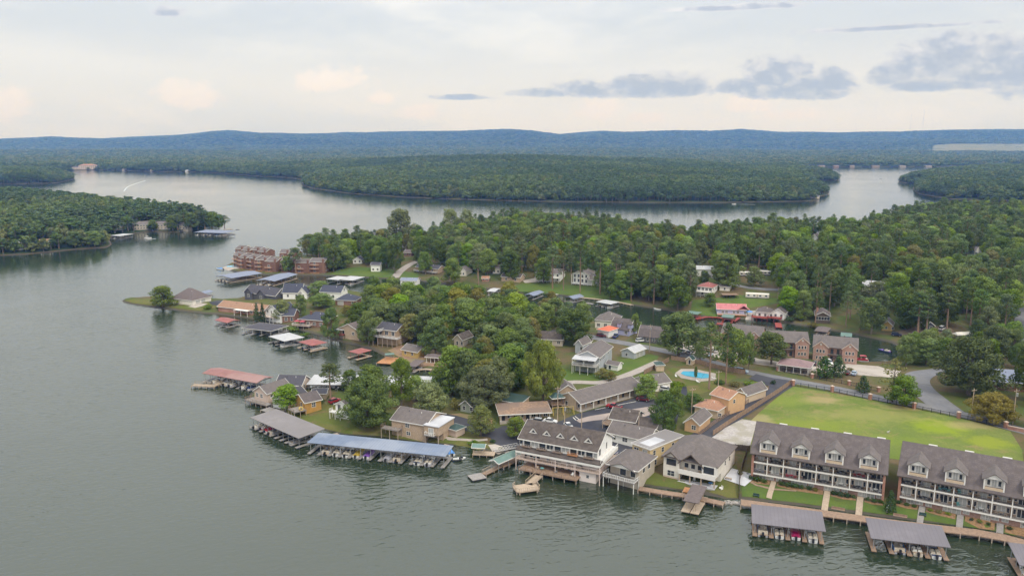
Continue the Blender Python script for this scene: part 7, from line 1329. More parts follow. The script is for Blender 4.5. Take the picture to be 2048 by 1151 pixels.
car('suv', 'black', 1632, 730, (1650, 726), 'black car before the right apartment house'); car('suv', 'white', 1659, 728, (1670, 732), 'white car behind the two cedars'); car('sedan', 'maroon', 1694, 748, (1698, 742), 'maroon car beside the two cedars'); car('sedan', 'lightblue', 1708, 749, (1712, 743), 'pale blue car right of the maroon car'); car('suv', 'navy', 1793, 672, (1810, 673), 'dark blue car beside the yellow cottage'); car('sedan', 'black', 1808, 656, (1825, 655), 'black car in the bare yard behind the yellow cottage'); car('van', 'white', 1884, 660, (1890, 655), 'white van in the bare yard under the pines')
car('suv', 'red', 669, 805, (680, 800), 'red car behind the tall pine on the small point'); car('pickup', 'black', 940, 800, (955, 798), 'black pickup with a canoe rack under the oaks') ; car('suv', 'lightblue', 1484, 745, (1500, 748), 'pale blue car by the mouth of the fenced lane')
car('sedan', 'white', 2047, 687, (2047, 660), 'white car on the road climbing into the wood')
def pole(px, py, ty, label, arm=True, trans=False, m='woodp', P=None):
    P = P or G(px, py); d = ray(px, ty); top = CAM_H + d[2] / d[1] * P[1]; h = max(6.0, top - P[2]); t_ = thing('utility_pole', label, 'utility pole', P, .35)
    MB().cyl((0, 0, -1), (0, 0, h), .17, .11, 8).build('shaft', C[m], t_)
    if arm:
        MB().box(-1.15, -.16, h - .8, 1.15, -.06, h - .66).build('crossarm', C['wood'], t_); me = MB().cyl((0, 0, 0), (0, 0, .22), .06, .04, 6).mesh('insulator', C['trim'])
        for x in (-1.0, -.35, .35, 1.0): link('insulator', me, t_, (x, -.11, h - .66))
    if trans: MB().cyl((0, -.42, h - 2.4), (0, -.42, h - 1.3), .3, n=10).build('transformer', C['steel'], t_)
    PROTECT.append((px - 4, ty, px + 4, py - 5, to_px(P)[2])); return (P[0], P[1], P[2] + h - .45)
wp = [pole(1115, 845, 772, 'utility pole with transformer beside the green roofed pavilion', trans=True), pole(1129, 850, 806, 'pale utility pole beside the swing set', trans=True), pole(1163, 858, 838, 'short pole in the motel lot', False), pole(1277, 868, 822, 'wooden pole between the two office roofs', False), pole(1383, 826, 775, 'wooden pole beside the round tree in the motel lot'), pole(1299, 705, 648, 'utility pole at the bend before the gambrel house', trans=True), pole(1418, 776, 716, 'pale pole at the right of the pool'), pole(1436, 779, 740, 'pole with a meter box beside the pool path'), pole(1632, 754, 714, 'pale new pole left of the two cedars', False), pole(1942, 838, 776, 'slim utility pole left of the yellowing tree'), pole(2025, 850, 777, 'utility pole with transformers at the right edge', trans=True), pole(1555, 605, 575, 'lamp pole on the grassy bank by the motor home', False)]
def wire(label, a, b_, sag=1.2):
    a = Vector(a); b_ = Vector(b_); m = MB(); pr = None
    for k in range(11):
        f = k / 10; q = a.lerp(b_, f) - Vector((0, 0, sag * 4 * f * (1 - f)))
        if pr is not None: m.bar(pr, q, .035)
        pr = q
    o = m.build('power_line', C['black']); tag(o, label, 'power line')
wire('power line from the pale pole to the slim roadside pole', wp[8], wp[9], 2.0); wire('power line between the two poles at the right edge', wp[9], wp[10]); wire('power line from the pavilion pole to the swing set pole', wp[0], wp[1], .6); wire('power line from the swing set pole to the office pole', wp[1], wp[3]); wire('power line from the pool pole to the round tree pole', wp[6], wp[4], 1.5); wire('power line from the bend pole to the pool pole', wp[5], wp[6], 2.5); wire('power line leaving the right edge of the picture', wp[10], (wp[10][0] + 40, wp[10][1] - 8, wp[10][2]))
# ============================================================ SET TREES: the ones the photograph lets you pick out
for a in (
 ('pine', 662, 808, 728, 46, 'tall pine on the small point beside the white cove dock'), ('bigoak', 737, 853, 750, 112, 'big round dark green oak on the shore lawn'), ('oak', 804, 814, 714, 66, 'tall dense tree behind the big round oak'), ('grey', 862, 832, 762, 72, 'light grey green tree beside the brick house'), ('oak', 745, 797, 729, 70, 'oak standing behind the big round oak'), ('green', 576, 817, 768, 52, 'light yellow green tree at the blush cottage'), ('green', 905, 790, 690, 66, 'bright green tree left of the grey oak'), ('biggrey', 968, 812, 728, 104, 'broad grey green oak over the sage green shed'), ('grey', 962, 870, 810, 46, 'small round tree on the bare yard verge'), ('green', 1032, 874, 833, 42, 'bright green young tree at the hotel corner'), ('lightshrub', 910, 818, 793, 26, 'yellow green bush beside the sage shed'), ('dark', 1040, 775, 688, 48, 'tall dark tree behind the yellow green giant'), ('bigyellow', 1086, 804, 677, 94, 'giant yellow green tree in the middle of the motel lawn'),
 ('oak', 1326, 866, 780, 54, 'nearer of the twin trees in the motel lot'), ('oak', 1347, 842, 772, 44, 'farther of the twin trees in the motel lot'), ('oak', 1386, 818, 786, 40, 'small round tree beside the wooden pole'), ('green', 1293, 796, 748, 46, 'bright green tree at the end of the long motel'), ('olive', 1205, 757, 735, 34, 'reddish bush below the tool shed'), ('olive', 1222, 762, 742, 30, 'second reddish bush below the tool shed'),
 ('oak', 1357, 712, 622, 84, 'broad oak at the left end of the apartment lot'), ('pine', 1418, 778, 648, 62, 'tall pine right of the pool'), ('pine', 1451, 768, 648, 50, 'tall pine behind the pool path'), ('green', 1466, 742, 655, 58, 'bright oak at the road before the left apartments'), ('oak', 1497, 738, 664, 28, 'slim oak beside the road'), ('oak', 1542, 728, 664, 64, 'dense oak before the middle apartment house'), ('oak', 1400, 722, 652, 50, 'oak between the broad oak and the tall pine'), ('dark', 1648, 754, 712, 36, 'left of the two round dark cedars by the road'), ('dark', 1676, 752, 711, 30, 'right of the two round dark cedars by the road'), ('dark', 1726, 784, 750, 26, 'small cone shaped cedar beyond the road'), ('oak', 1391, 757, 732, 7, 'slim column tree at the edge of the pool'),
 ('sparse', 1785, 804, 716, 58, 'thin airy tree at the side road'), ('green', 1806, 810, 752, 64, 'bright green round tree at the road corner'), ('bigoak', 1936, 788, 674, 138, 'huge spreading oak before the metal roofed brick house'), ('autumn', 1982, 842, 784, 98, 'low yellowing tree at the right end of the road'), ('oak', 2052, 800, 690, 60, 'tree at the right edge behind the transformer pole'), ('oak', 1812, 732, 668, 54, 'leafy tree at the end of the channel'), ('oak', 1852, 730, 676, 58, 'dark tree right of the channel end'), ('green', 1893, 730, 674, 46, 'fresh green tree between the channel end and the huge oak'), ('oak', 1985, 722, 650, 78, 'broad tree behind the huge oak'), ('oak', 2023, 716, 656, 56, 'tree beside the road climbing into the wood'),
 ('green', 326, 612, 571, 50, 'round green tree before the brown roofed house at the tip'), ('dark', 514, 644, 605, 13, 'left of the two dark cypress trees on the arm'), ('dark', 526, 645, 606, 13, 'right of the two dark cypress trees on the arm'), ('oak', 602, 632, 588, 34, 'dark green tree right of the white gabled cottage'), ('green', 645, 614, 586, 46, 'bright green tree above the slate hipped roof'), ('oak', 639, 592, 562, 48, 'dark green tree behind the bright green tree'), ('oak', 663, 682, 613, 46, 'rounded tree before the slate roofed brick house'), ('grey', 565, 640, 600, 34, 'olive grey tree before the white gabled cottage'), ('oak', 738, 690, 622, 42, 'tree left of the stacked white decks'), ('oak', 722, 660, 605, 50, 'oak behind the brown roofed house'), ('pine', 1835, 676, 585, 46, 'tall pine left in the bare yard'), ('pine', 1851, 674, 590, 40, 'leaning tall pine in the middle of the bare yard'), ('pine', 1893, 662, 572, 44, 'tall pine right of the black cabin'), ('oak', 1812, 657, 588, 50, 'oak behind the bright yellow cottage'), ('oak', 1742, 668, 600, 52, 'leafy tree left of the bright yellow cottage'), ('oak', 885, 792, 742, 50, 'tree hiding the right end of the white cove dock'), ('oak', 700, 782, 740, 40, 'tree between the tall pine and the big oak'), ('green', 832, 800, 752, 44, 'tree hiding the middle of the white cove dock'), ('grey', 1000, 800, 712, 60, 'grey green tree between the grey oak and the giant tree'), ('oak', 575, 546, 512, 26, 'small tree before the gap of the brick condos'), ('oak', 625, 500, 468, 48, 'left rounded tree behind the brick condos'), ('oak', 655, 505, 470, 40, 'right rounded tree behind the brick condos'), ('oak', 1452, 576, 506, 62, 'large oak beside the back lane, left of the mobile homes'), ('oak', 1590, 610, 540, 58, 'dark oak right of the motor home'), ('oak', 1570, 577, 512, 50, 'oak right of the mobile homes'), ('grey', 1508, 572, 532, 30, 'grey green tree before the mobile homes'), ('oak', 1362, 566, 508, 46, 'oak left of the white barn'), ('oak', 1408, 572, 540, 28, 'small oak before the white barn'), ('oak', 1700, 596, 540, 50, 'oak left of the white roofed forest house'), ('grey', 1752, 604, 562, 44, 'grey green oak before the white roofed forest house'), ('oak', 1790, 598, 545, 50, 'oak right of the white roofed forest house'), ('olive', 694, 632, 610, 26, 'small tree between the two brick houses'),
 ('pine', 592, 547, 496, 30, 'lone pine before the right brick condo'), ('oak', 672, 538, 494, 42, 'round tree right of the brick condos'), ('grey', 802, 500, 417, 60, 'tallest broad tree at the far shore, standing above the wood'), ('grey', 902, 486, 417, 36, 'left of two tall feathery trees at the far shore'), ('grey', 934, 484, 418, 38, 'right of two tall feathery trees at the far shore'), ('oak', 790, 546, 478, 44, 'tall tree on the far channel bank'), ('green', 905, 566, 516, 40, 'bright yellow green tree on the far channel bank'), ('oak', 1021, 560, 500, 44, 'round oak above the far channel bank'), ('pine', 1105, 577, 494, 34, 'tall pine on the terraced lawn, left'), ('pine', 1127, 580, 506, 30, 'tall pine on the terraced lawn, middle'), ('pine', 1160, 585, 490, 34, 'tall pine before the columned house'), ('pine', 1200, 588, 490, 34, 'tall pine right of the columned house'), ('pine', 1232, 593, 500, 36, 'tall pine on the wooded bank right of the terraced lawn'), ('oak', 1367, 612, 574, 34, 'bushy tree left of the red roofed white house'), ('oak', 1420, 612, 585, 26, 'small tree before the red roofed white house'), ('oak', 1270, 668, 626, 26, 'dark tree right of the lavender house'), ('oak', 1150, 690, 618, 70, 'big oak beside the road bend'), ('pine', 1136, 672, 604, 46, 'pine behind the big oak at the road bend')):
    tree(*a)
for k, (x, y, w_, h_) in enumerate(((640, 808, 22, 16), (880, 862, 10, 7), (945, 888, 24, 9), (985, 884, 16, 7), (1185, 893, 14, 10), (1232, 878, 22, 18), (1262, 878, 14, 10), (1500, 770, 30, 10), (1470, 772, 26, 10), (1440, 768, 24, 10), (1352, 772, 40, 10), (1523, 772, 14, 12), (1546, 768, 14, 10), (585, 660, 30, 9), (610, 672, 24, 8), (440, 618, 18, 10), (415, 618, 20, 10), (392, 592, 16, 12), (540, 636, 26, 8), (690, 655, 30, 10), (1600, 640, 30, 14), (1580, 642, 24, 10), (1625, 655, 22, 12), (1370, 640, 26, 8), (1275, 962, 8, 14), (1480, 950, 12, 14), (1700, 742, 16, 8))):
    tree('lightshrub' if k % 3 else 'shrub', x, y, y - h_, w_, 'low %s bush %s' % ('light green' if k % 3 else 'dark', ['beside the yellow cottage', 'beside the pump house', 'by the dock shelter', 'above the boat ramp', 'at the hotel corner', 'behind the stilt house', 'before the white low house', 'right of the pool', 'right of the pool path', 'at the pool path', 'along the pool lawn hedge', 'on the lane island', 'at the lane mouth', 'on the bank below the slate roofed house', 'on the bank by the pale grey dock', 'left of the orange roofed house', 'at the neck of the point', 'behind the brown roofed house', 'before the orange roofed house', 'above the square red dock', 'on the bank right of the red decks', 'at the water right of the red decks', 'below the screened porch', 'near the left teal dock', 'at the stilt house wall', 'at the condo fence', 'beside the maroon car'][k]))
# ============================================================ LEFT PENINSULA AND FAR SHORES
for k, (x, y, top, w_) in enumerate(((256, 461, 432, 26), (306, 461.5, 440, 18), (346, 461, 430, 26), (356, 460, 428, 24), (384, 459, 424, 28), (396, 457, 420, 26), (410, 457, 424, 26), (424, 457, 424, 28), (438, 457, 428, 26), (449, 456, 430, 24), (30, 503, 478, 26), (66, 500, 470, 30), (118, 497, 468, 30), (150, 494, 462, 30), (190, 494, 460, 34))):
    P = FG(x, y); d = ray(x, top); tree_at('oak' if k % 3 else 'pine', P, CAM_H + d[2] / d[1] * P[1] - P[2], w_ / FPX * to_px(P)[2] * 1.15, ('tree left of the middle cream terrace house', 'small pine between the two long cream terrace houses', 'tree right of the right cream terrace house', 'second tree right of the right cream terrace house', 'tree above the left end of the peninsula marina', 'tree behind the peninsula marina near its left end', 'pine behind the middle of the peninsula marina', 'tree behind the middle of the peninsula marina', 'tree behind the right half of the peninsula marina', 'last tree at the tip of the left peninsula', 'tree before the white house on the near left shore', 'tree between the white and the pink roofed house on the left shore', 'tree right of the pink roofed house on the left shore', 'shore tree left of the clay bank on the left peninsula', 'shore tree at the near corner of the left peninsula')[k], 'shore trees of the left peninsula')
FARCLEAR = []; FARFIELDS = [[(1858, 305), (1862, 291), (1900, 287.5), (2048, 287.5), (2200, 288), (2200, 304), (2048, 305), (1960, 304)]]
def fz(px, py): return FG(px, py)
def far_house(label, A, B, D, h, kind, rise, wm, rm, ws='', name='shore_house', z=None):
    a, b_ = FG(*A), FG(*B); th = math.atan2(b_[1] - a[1], b_[0] - a[0]); W = math.hypot(b_[0] - a[0], b_[1] - a[1]); root = thing(name, label, 'house', a, th)
    wall_part(root, kind, 0, W, 0, D, h, rise, wm, -2.5); roof_part(root, kind, 0, W, 0, D, h, rise, rm, .5); wins(root, ws, W, D); c_, s_ = math.cos(th), math.sin(th)
    FARCLEAR.append([(a[0] + x * c_ - y * s_, a[1] + x * s_ + y * c_) for x, y in ((1, -9), (W - 1, -9), (W + 1, D + 1), (-1, D + 1))]); root['w'] = W; return root
far_house('left of the cream terrace houses on the left peninsula', (228, 461), (247, 460), 10, 5, 'gx', 2.5, 'beige', 'r_warm', 'f:3@1.6,1.2x1.4;f:3@4,1.2x1.4'); far_house('middle cream terrace house on the left peninsula', (268, 460), (303, 459), 10, 5.6, 'gx', 3, 'beige', 'r_warm', 'f:6@1.6,1.2x1.4;f:6@4.2,1.2x1.4'); far_house('right cream terrace house on the left peninsula', (308, 459), (340, 459), 10, 5.6, 'gx', 3, 'beige', 'r_warm', 'f:5@1.6,1.2x1.4;f:5@4.2,1.2x1.4'); far_house('cream house behind the trees near the tip of the left peninsula', (359, 459), (376, 459), 9, 5, 'gx', 2.5, 'beige', 'r_warm', 'f:3@1.6,1.2x1.4')  # wall colour darkened to beige for the shade of the trees in front
far_house('white house with blue shadowed gable on the near left shore', (22, 499), (38, 501), 9, 5.6, 'gx', 2, 'white', 'm_white', 'f:3@3.6,1.2x1.5'); far_house('cream house with pink roof on the near left shore', (80, 491), (105, 491), 9, 3.4, 'gx', 2, 'cream', 'r_tan', 'f:4@1.7,1.2x1.3')
boathouse('long slate roofed marina at the tip of the left peninsula', 'left peninsula marina', (388, 464), (448, 466), (449, 461), 3.4, 9, 'shed', .5, 'm_slate', 's,white - p,white s,navy,white s,white - c,blue s,white p,tan', 'deckg', Dmin=8); boathouse('white roofed dock on the left peninsula', 'white left peninsula dock', (220, 471), (240, 472), (241, 467), 3.2, 2, 'flat', .2, 'm_white', 's,white', 'deckg'); pier('wooden pier at the tip of the left peninsula', [(448, 459), (463, 457)], 3, .9, 'woodp')
boat('pontoon', 'white', 'white', at(289, 477, 0), -1.6, 'white pontoon boat crossing the left bay'); boat('row', 'grey', 'tan', at(479, 459, 0), 1.4, 'small brown boat off the tip of the left peninsula'); boat('pontoon', 'white', 'red', at(937, 398, 0), 1.5, 'small white boat below the island shore'); boat('speed', 'white', 'white', at(1472, 408.3, 0), 1.5, 'white speedboat running along the island shore'); boat('speed', 'white', 'navy', at(1764, 358, 0), 1.4, 'distant boat in the right hand narrows'); boat('row', 'white', 'tan', at(247, 472, 0), 1.5, 'small white boat beside the white left dock')
FOAM = mat('boat_wake', (0.45, 0.47, 0.47), 0.15, 0.6, 0.6)
def wake(pts, w0, w1, label):
    c = smooth([at(x, y, 0)[:2] for x, y in pts], 8); n = len(c); L = [(offset_line(c, (w0 + (w1 - w0) * k / n) / 2)[k], offset_line(c, -(w0 + (w1 - w0) * k / n) / 2)[k]) for k in range(n)]; m = MB()
    for k in range(n - 1): m.poly((*L[k][0], .02), (*L[k + 1][0], .02), (*L[k + 1][1], .02), (*L[k][1], .02))
    tag(m.build('boat_wake', FOAM), label, kind='stuff')
wake([(1476, 408.6), (1492, 408.6), (1510, 409.2)], 1.5, 3.5, 'white wake behind the running speedboat'); wake([(292, 477.6), (302, 478), (312, 477)], 1.5, 2.5, 'wake of the pontoon boat'); wake([(248, 382), (255, 374), (272, 367), (291, 361)], 2, 4, 'pale curving wake on the far lake'); wake([(942, 398.6), (955, 399), (970, 399.4)], 1.2, 2.5, 'wake of the small boat')
hh = far_house('large tan and rose hotel on the far shore', (157, 339), (193, 338.6), 30, 13, 'hip', 5, 'blush', 'r_salmon', 'f:9@3,2.4x2.4;f:9@7,2.4x2.4;f:9@11,2.4x2.4', 'shore_hotel'); far_house('low rose wing of the far shore hotel', (145, 339.5), (158, 339), 24, 7, 'gx', 4, 'blush', 'r_maroon', 'f:4@3,2.4x2.4', 'hotel_wing')
for k, (x, y, w_, wm, rm, lab) in enumerate(((1642, 357, 9, 'white', 'r_dark', 'white house on the wooded spit at the narrows'), (1614, 334.5, 14, 'bricktan', 'r_maroon', 'first lodge on the far shore of the narrows'), (1640, 334.2, 10, 'bricktan', 'r_maroon', 'brown lodge on the far shore of the narrows'), (1668, 334.1, 10, 'brick', 'r_maroon', 'red lodge on the far shore of the narrows'), (1700, 334.1, 9, 'bricktan', 'r_warm', 'small tan lodge on the far shore of the narrows'), (1745, 334.1, 14, 'bricktan', 'r_brown', 'long brown lodge on the far shore of the narrows'), (1800, 334.1, 12, 'beige', 'r_warm', 'beige lodge on the far shore right of the narrows'), (1852, 333.8, 12, 'beige', 'r_dark', 'beige lodge with dark roof at the far right shore'), (244, 341.5, 5, 'beige', 'r_maroon', 'small tan house left on the far main shore'), (300, 343, 5, 'beige', 'r_tan', 'tan house on the far main shore'), (370, 344, 5, 'white', 'm_white', 'white boat shed on the far main shore'), (134, 352, 4, 'white', 'm_white', 'tiny white shed on the left middle shore'), (1634, 398, 5, 'beige', 'r_dark', 'pale cabin at the right end of the island'))):
    far_house(lab, (x, y - .6), (x + w_, y - .6), 12, 3.6, 'gx', 2.2, wm, rm, 'f:3@2,1.2x1.4')
for k, (x, y, w_, h_, lab) in enumerate(((820, 293, 12, 12, 'pale works hall on the far plain'), (905, 296, 24, 12, 'long white hall on the far plain'), (930, 309, 8, 9, 'white barn at the edge of the far plain'), (858, 292, 9, 9, 'small pale hall on the far plain'), (560, 300, 7, 9, 'small white hall left on the far plain'), (1040, 301, 9, 8, 'cream hall right on the far plain'), (1990, 324, 22, 8, 'long white shed on the far right plain'))): far_house(lab, (x, y), (x + w_, y), 30, h_ * .6, 'gx', 3, 'beige', 'm_tan', '', 'distant_hall')
pts = [FG(a, b_) for a, b_ in FARFIELDS[0]]
ff = MB(); c0 = np.array([[p_[0], p_[1]] for p_ in pts]); nx_, ny_ = 30, 10
for i in range(nx_):
    for j in range(ny_):
        q = []
        for (a, b_) in ((i, j), (i + 1, j), (i + 1, j + 1), (i, j + 1)):
            px_ = 1858 + (2200 - 1858) * a / nx_; y0_ = np.interp(px_, [1858, 1960, 2048, 2200], [303.5, 304, 305, 304]); y1_ = np.interp(px_, [1858, 1864, 1900, 2200], [301, 291, 288, 288]); P_ = FG(px_, y0_ + (y1_ - y0_) * b_ / ny_); q.append((P_[0], P_[1], P_[2] + 1.0))
        ff.poly(*q)
tag(ff.build('far_field', ground_material('hay_meadow', ((0.19, 0.18, 0.10), (0.15, 0.16, 0.08), (0.22, 0.19, 0.12)), 0.02)), 'pale hay meadow on the slope of the far ridge', kind='structure')
for x, ty, lab in ((1820, 228, 'left of two hair thin radio masts on the ridge'), (1845, 218, 'right of two hair thin radio masts on the ridge')):
    d = ray(x, 262); y_ = 10400.0; P_ = (d[0] / d[1] * y_, y_, CAM_H + d[2] / d[1] * y_ - 20); dt = ray(x, ty); t_ = thing('radio_mast', lab, 'mast', P_, 0); hh_ = CAM_H + dt[2] / dt[1] * y_ - P_[2]; MB().cyl((0, 0, 0), (0, 0, hh_), 1.2, .9, 4).build('shaft', C['steel'], t_)
    for f_ in (.6, .95): MB().bar((-3, 0, hh_ * f_), (3, 0, hh_ * f_), 1.0).build('antenna', C['steel'], t_)
# ============================================================ WOODS: the wild trees between and beyond the houses
rng = np.random.default_rng(11)
FOOT = globals().get('FOOT', []); PROTECT = globals().get('PROTECT', [])
def scatter(px_poly, spacing, kinds, hrange, wscale=1.0, avoid=2.0, z0=True):
    """random feet inside a ground polygon, kept apart, off the roads, lawns and buildings, and not where a tree would hide a house the photograph shows"""
    P = [G(x, y)[:2] for x, y in px_poly]; xs = [p_[0] for p_ in P]; yy = [p_[1] for p_ in P]; out = []; cell = {}
    n = int((max(xs) - min(xs)) * (max(yy) - min(yy)) / spacing ** 2 * 2.2)
    for _ in range(n):
        x = rng.uniform(min(xs), max(xs)); y = rng.uniform(min(yy), max(yy))
        if not inpoly(x, y, P): continue
        z = H(x, y)
        if z < 0.9: continue
        key = (int(x // spacing), int(y // spacing)); bad = False
        for i in (-1, 0, 1):
            for j in (-1, 0, 1):
                for q in cell.get((key[0] + i, key[1] + j), ()):
                    if (q[0] - x) ** 2 + (q[1] - y) ** 2 < spacing ** 2 * 0.7: bad = True
        if bad or any(inpoly(x, y, c) for c in CLEAR): continue
        if any((x - a) ** 2 + (y - b_) ** 2 < (r + avoid) ** 2 for a, b_, r in FOOT): continue
        if any((x - a) ** 2 + (y - b_) ** 2 < (r * 0.75) ** 2 for a, b_, r in TREES_SET): continue
        kind = kinds[int(rng.integers(len(kinds)))]; h = rng.uniform(*hrange) * (1.18 if kind == 'pine' else 1.0); w = (h * rng.uniform(0.55, 0.72) if kind != 'pine' else h * rng.uniform(0.30, 0.40)) * wscale
        u0, v0, zc = to_px((x, y, z)); v1 = to_px((x, y, z + h))[1]; hw = w / 2 / zc * FPX * 0.8
        vis = False
        for (a, b_, c, d, dep) in PROTECT:
            if zc < dep and u0 + hw * .7 > a and u0 - hw * .7 < c and v0 > b_ and v1 < d - 4: vis = True; break
        if vis: continue
        cell.setdefault(key, []).append((x, y)); out.append((zc, x, y, z, h, w, kind))
    return out
wild = []
MIX = ['oak', 'oak', 'oak', 'pine', 'pine', 'pine', 'olive', 'grey', 'oak', 'green', 'pine', 'green']
MIXO = ['oak', 'oak', 'oak', 'grey', 'oak', 'green', 'olive']
# the long arm's oak grove
grove = scatter([(690, 640), (745, 605), (800, 605), (900, 612), (1010, 622), (1080, 632), (1150, 645), (1170, 660), (1120, 700), (1105, 735), (1065, 770), (1010, 790), (960, 800), (925, 790), (915, 750), (890, 735), (850, 695), (800, 690), (740, 690)], 8.5, MIXO, (13, 18.5), 1.35)
for q in grove: wild.append(q + ('oak of the grove between the long arm houses', 'oaks of the grove on the long arm'))
# the wood beyond the channel
wood = scatter([(600, 512), (660, 506), (800, 500), (900, 483), (960, 467), (1050, 458), (1150, 459), (1250, 476), (1330, 494), (1420, 494), (1480, 480), (1560, 472), (1650, 478), (1735, 478), (1755, 457), (1800, 441), (1900, 431), (2048, 428), (2500, 436), (2600, 690), (2060, 690), (1950, 690), (1850, 694), (1795, 690), (1700, 664), (1610, 648), (1560, 640), (1500, 632), (1420, 632), (1335, 618), (1265, 606), (1140, 588), (1060, 580), (930, 570), (830, 556), (700, 548), (650, 546), (640, 530)], 7.8, MIX, (14, 20), 1.1)
for q in wood: wild.append(q + ('tall tree in the dense wood beyond the channel', 'trees of the wood beyond the channel'))
east = scatter([(1800, 700), (1850, 690), (2040, 690), (2035, 740), (1900, 735), (1850, 735), (1815, 735)], 7.5, ['oak', 'oak', 'green', 'grey'], (9, 14), 1.1)
for q in east: wild.append(q + ('leafy tree on the bank by the curving side road', 'trees on the bank by the side road'))
corner = scatter([(2010, 760), (2120, 740), (2180, 850), (2060, 850), (2035, 830), (2030, 790)], 8, ['oak', 'green', 'yellow'], (9, 13))
for q in corner: wild.append(q + ('leafy roadside tree behind the utility pole', 'roadside trees behind the utility pole'))
shore = scatter([(905, 770), (960, 755), (1010, 780), (985, 790), (930, 800), (905, 800)], 8, MIXO, (10, 14), 1.1)
for q in shore: wild.append(q + ('oak standing at the head of the cove', 'oaks at the head of the cove'))
side = scatter([(2075, 700), (2500, 700), (2400, 1040), (2150, 1060), (2085, 960), (2080, 850)], 8.5, MIX, (11, 17), 1.1)          # the wood goes on beyond the right edge
for q in side: wild.append(q + ('tree of the wood beyond the right edge', 'trees beyond the right edge'))
wild.sort(key=lambda q: q[0] + (0 if -30 < to_px(q[1:4])[0] < 2078 else 1e6))
n_single = max(0, 296 - len([o for o in COL.objects if o.get('category') == 'tree']))
GN_LABEL = {'oak': 'dark green rounded', 'pine': 'tall narrow', 'green': 'fresh bright green', 'grey': 'grey green rounded', 'olive': 'olive tinted', 'yellow': 'yellowish green'}
LANDM = [(o.location.x, o.location.y, o['label']) for o in COL.objects if o.parent is None and o.get('category') in ('house', 'covered dock', 'building', 'motel', 'pavilion', 'pier', 'mobile home', 'garage')]
for q in wild[:n_single]:
    lab = GN_LABEL[q[6]] + ' ' + (q[7].replace('oak ', 'tree ', 1) if q[7].startswith('oak') else q[7].replace('tall tree', 'tree').replace('leafy ', ''))
    near = min(LANDM, key=lambda l: (l[0] - q[1]) ** 2 + (l[1] - q[2]) ** 2); dx, dy = q[1] - near[0], q[2] - near[1]; grp = GN_LABEL[q[6]] + ' ' + q[8]
    if math.hypot(dx, dy) < 45:
        rel = ('far ' if math.hypot(dx, dy) > 26 else '') + ('left of' if dx < 0 else 'right of') if abs(dx) > abs(dy) else ('well ' if math.hypot(dx, dy) > 26 else '') + ('behind' if dy > 0 else 'before')
        l2 = GN_LABEL[q[6]] + ' tree ' + rel + ' the ' + near[2]
        if len(l2.split()) <= 16: lab = l2; grp = 'trees: ' + l2[:100]
    tree_at(q[6], (q[1], q[2], q[3]), q[4], q[5], lab, grp)
# ---- the rest of the woods: one mass each, instanced on points
def mass(name, pts, scl, idx, protos, label):
    pts = np.asarray(pts, float); col = bpy.data.collections.new(name + '_kinds')
    for k, (NH, tm, cm) in enumerate(protos):
        me = bpy.data.meshes.new('tree_kind'); bm = bmesh.new(); bm.from_mesh(cm); nf = len(bm.faces)
        lay = bm.faces.layers.float.get('tone')
        bm.from_mesh(tm); bm.faces.ensure_lookup_table()
        for f in bm.faces[nf:]: f.material_index = 1
        bm.to_mesh(me); bm.free(); me.materials.append(cm.materials[0]); me.materials.append(tm.materials[0])
        o = bpy.data.objects.new('%02d_tree_kind' % k, me); col.objects.link(o)
    me = bpy.data.meshes.new(name); me.vertices.add(len(pts)); me.vertices.foreach_set('co', pts.ravel())
    a = me.attributes.new('sc', 'FLOAT_VECTOR', 'POINT'); a.data.foreach_set('vector', np.asarray(scl, float).ravel())
    a = me.attributes.new('kindno', 'INT', 'POINT'); a.data.foreach_set('value', np.asarray(idx, np.int32))
    a = me.attributes.new('turn', 'FLOAT_VECTOR', 'POINT'); a.data.foreach_set('vector', np.stack([np.zeros(len(pts)), np.zeros(len(pts)), rng.uniform(0, 6.28, len(pts))], 1).ravel())
    o = link(name, me); ng = bpy.data.node_groups.new(name, 'GeometryNodeTree')
    ng.interface.new_socket('Geometry', in_out='INPUT', socket_type='NodeSocketGeometry'); ng.interface.new_socket('Geometry', in_out='OUTPUT', socket_type='NodeSocketGeometry')
    N = ng.nodes; L = ng.links; gi = N.new('NodeGroupInput'); go = N.new('NodeGroupOutput'); ci = N.new('GeometryNodeCollectionInfo'); ip = N.new('GeometryNodeInstanceOnPoints')
    ci.inputs['Collection'].default_value = col; ci.inputs['Separate Children'].default_value = True; ci.inputs['Reset Children'].default_value = True
    def attr(nm, ty):
        n = N.new('GeometryNodeInputNamedAttribute'); n.data_type = ty; n.inputs['Name'].default_value = nm; return n.outputs['Attribute']
    L.new(gi.outputs[0], ip.inputs['Points']); L.new(ci.outputs[0], ip.inputs['Instance']); ip.inputs['Pick Instance'].default_value = True
    L.new(attr('kindno', 'INT'), ip.inputs['Instance Index']); L.new(attr('sc', 'FLOAT_VECTOR'), ip.inputs['Scale'])
    e2r = N.new('FunctionNodeEulerToRotation'); L.new(attr('turn', 'FLOAT_VECTOR'), e2r.inputs[0]); L.new(e2r.outputs[0], ip.inputs['Rotation'])
    L.new(ip.outputs[0], go.inputs[0]); md = o.modifiers.new('trees', 'NODES'); md.node_group = ng
    return tag(o, label, kind='stuff')
kinds = ['oak', 'pine', 'grey', 'olive', 'green']; plist = []; first = {}
for k in kinds:
    first[k] = len(plist)
    for q in PROTO[k]: plist.append((q[0], q[1], q[2], q[3]))
rest = wild[n_single:]
pts = []; scl = []; idx = []
for q in rest:
    k = q[6] if q[6] in first else 'oak'; i = first[k] + int(rng.integers(len(PROTO[k]))); NH, _, _, cw = plist[i]
    pts.append(q[1:4]); sx = q[5] / (2 * cw); scl.append((sx, sx, q[4] / NH)); idx.append(i)
mass('woods', pts, scl, idx, [q[:3] for q in plist], 'dense mixed wood beyond the channel')
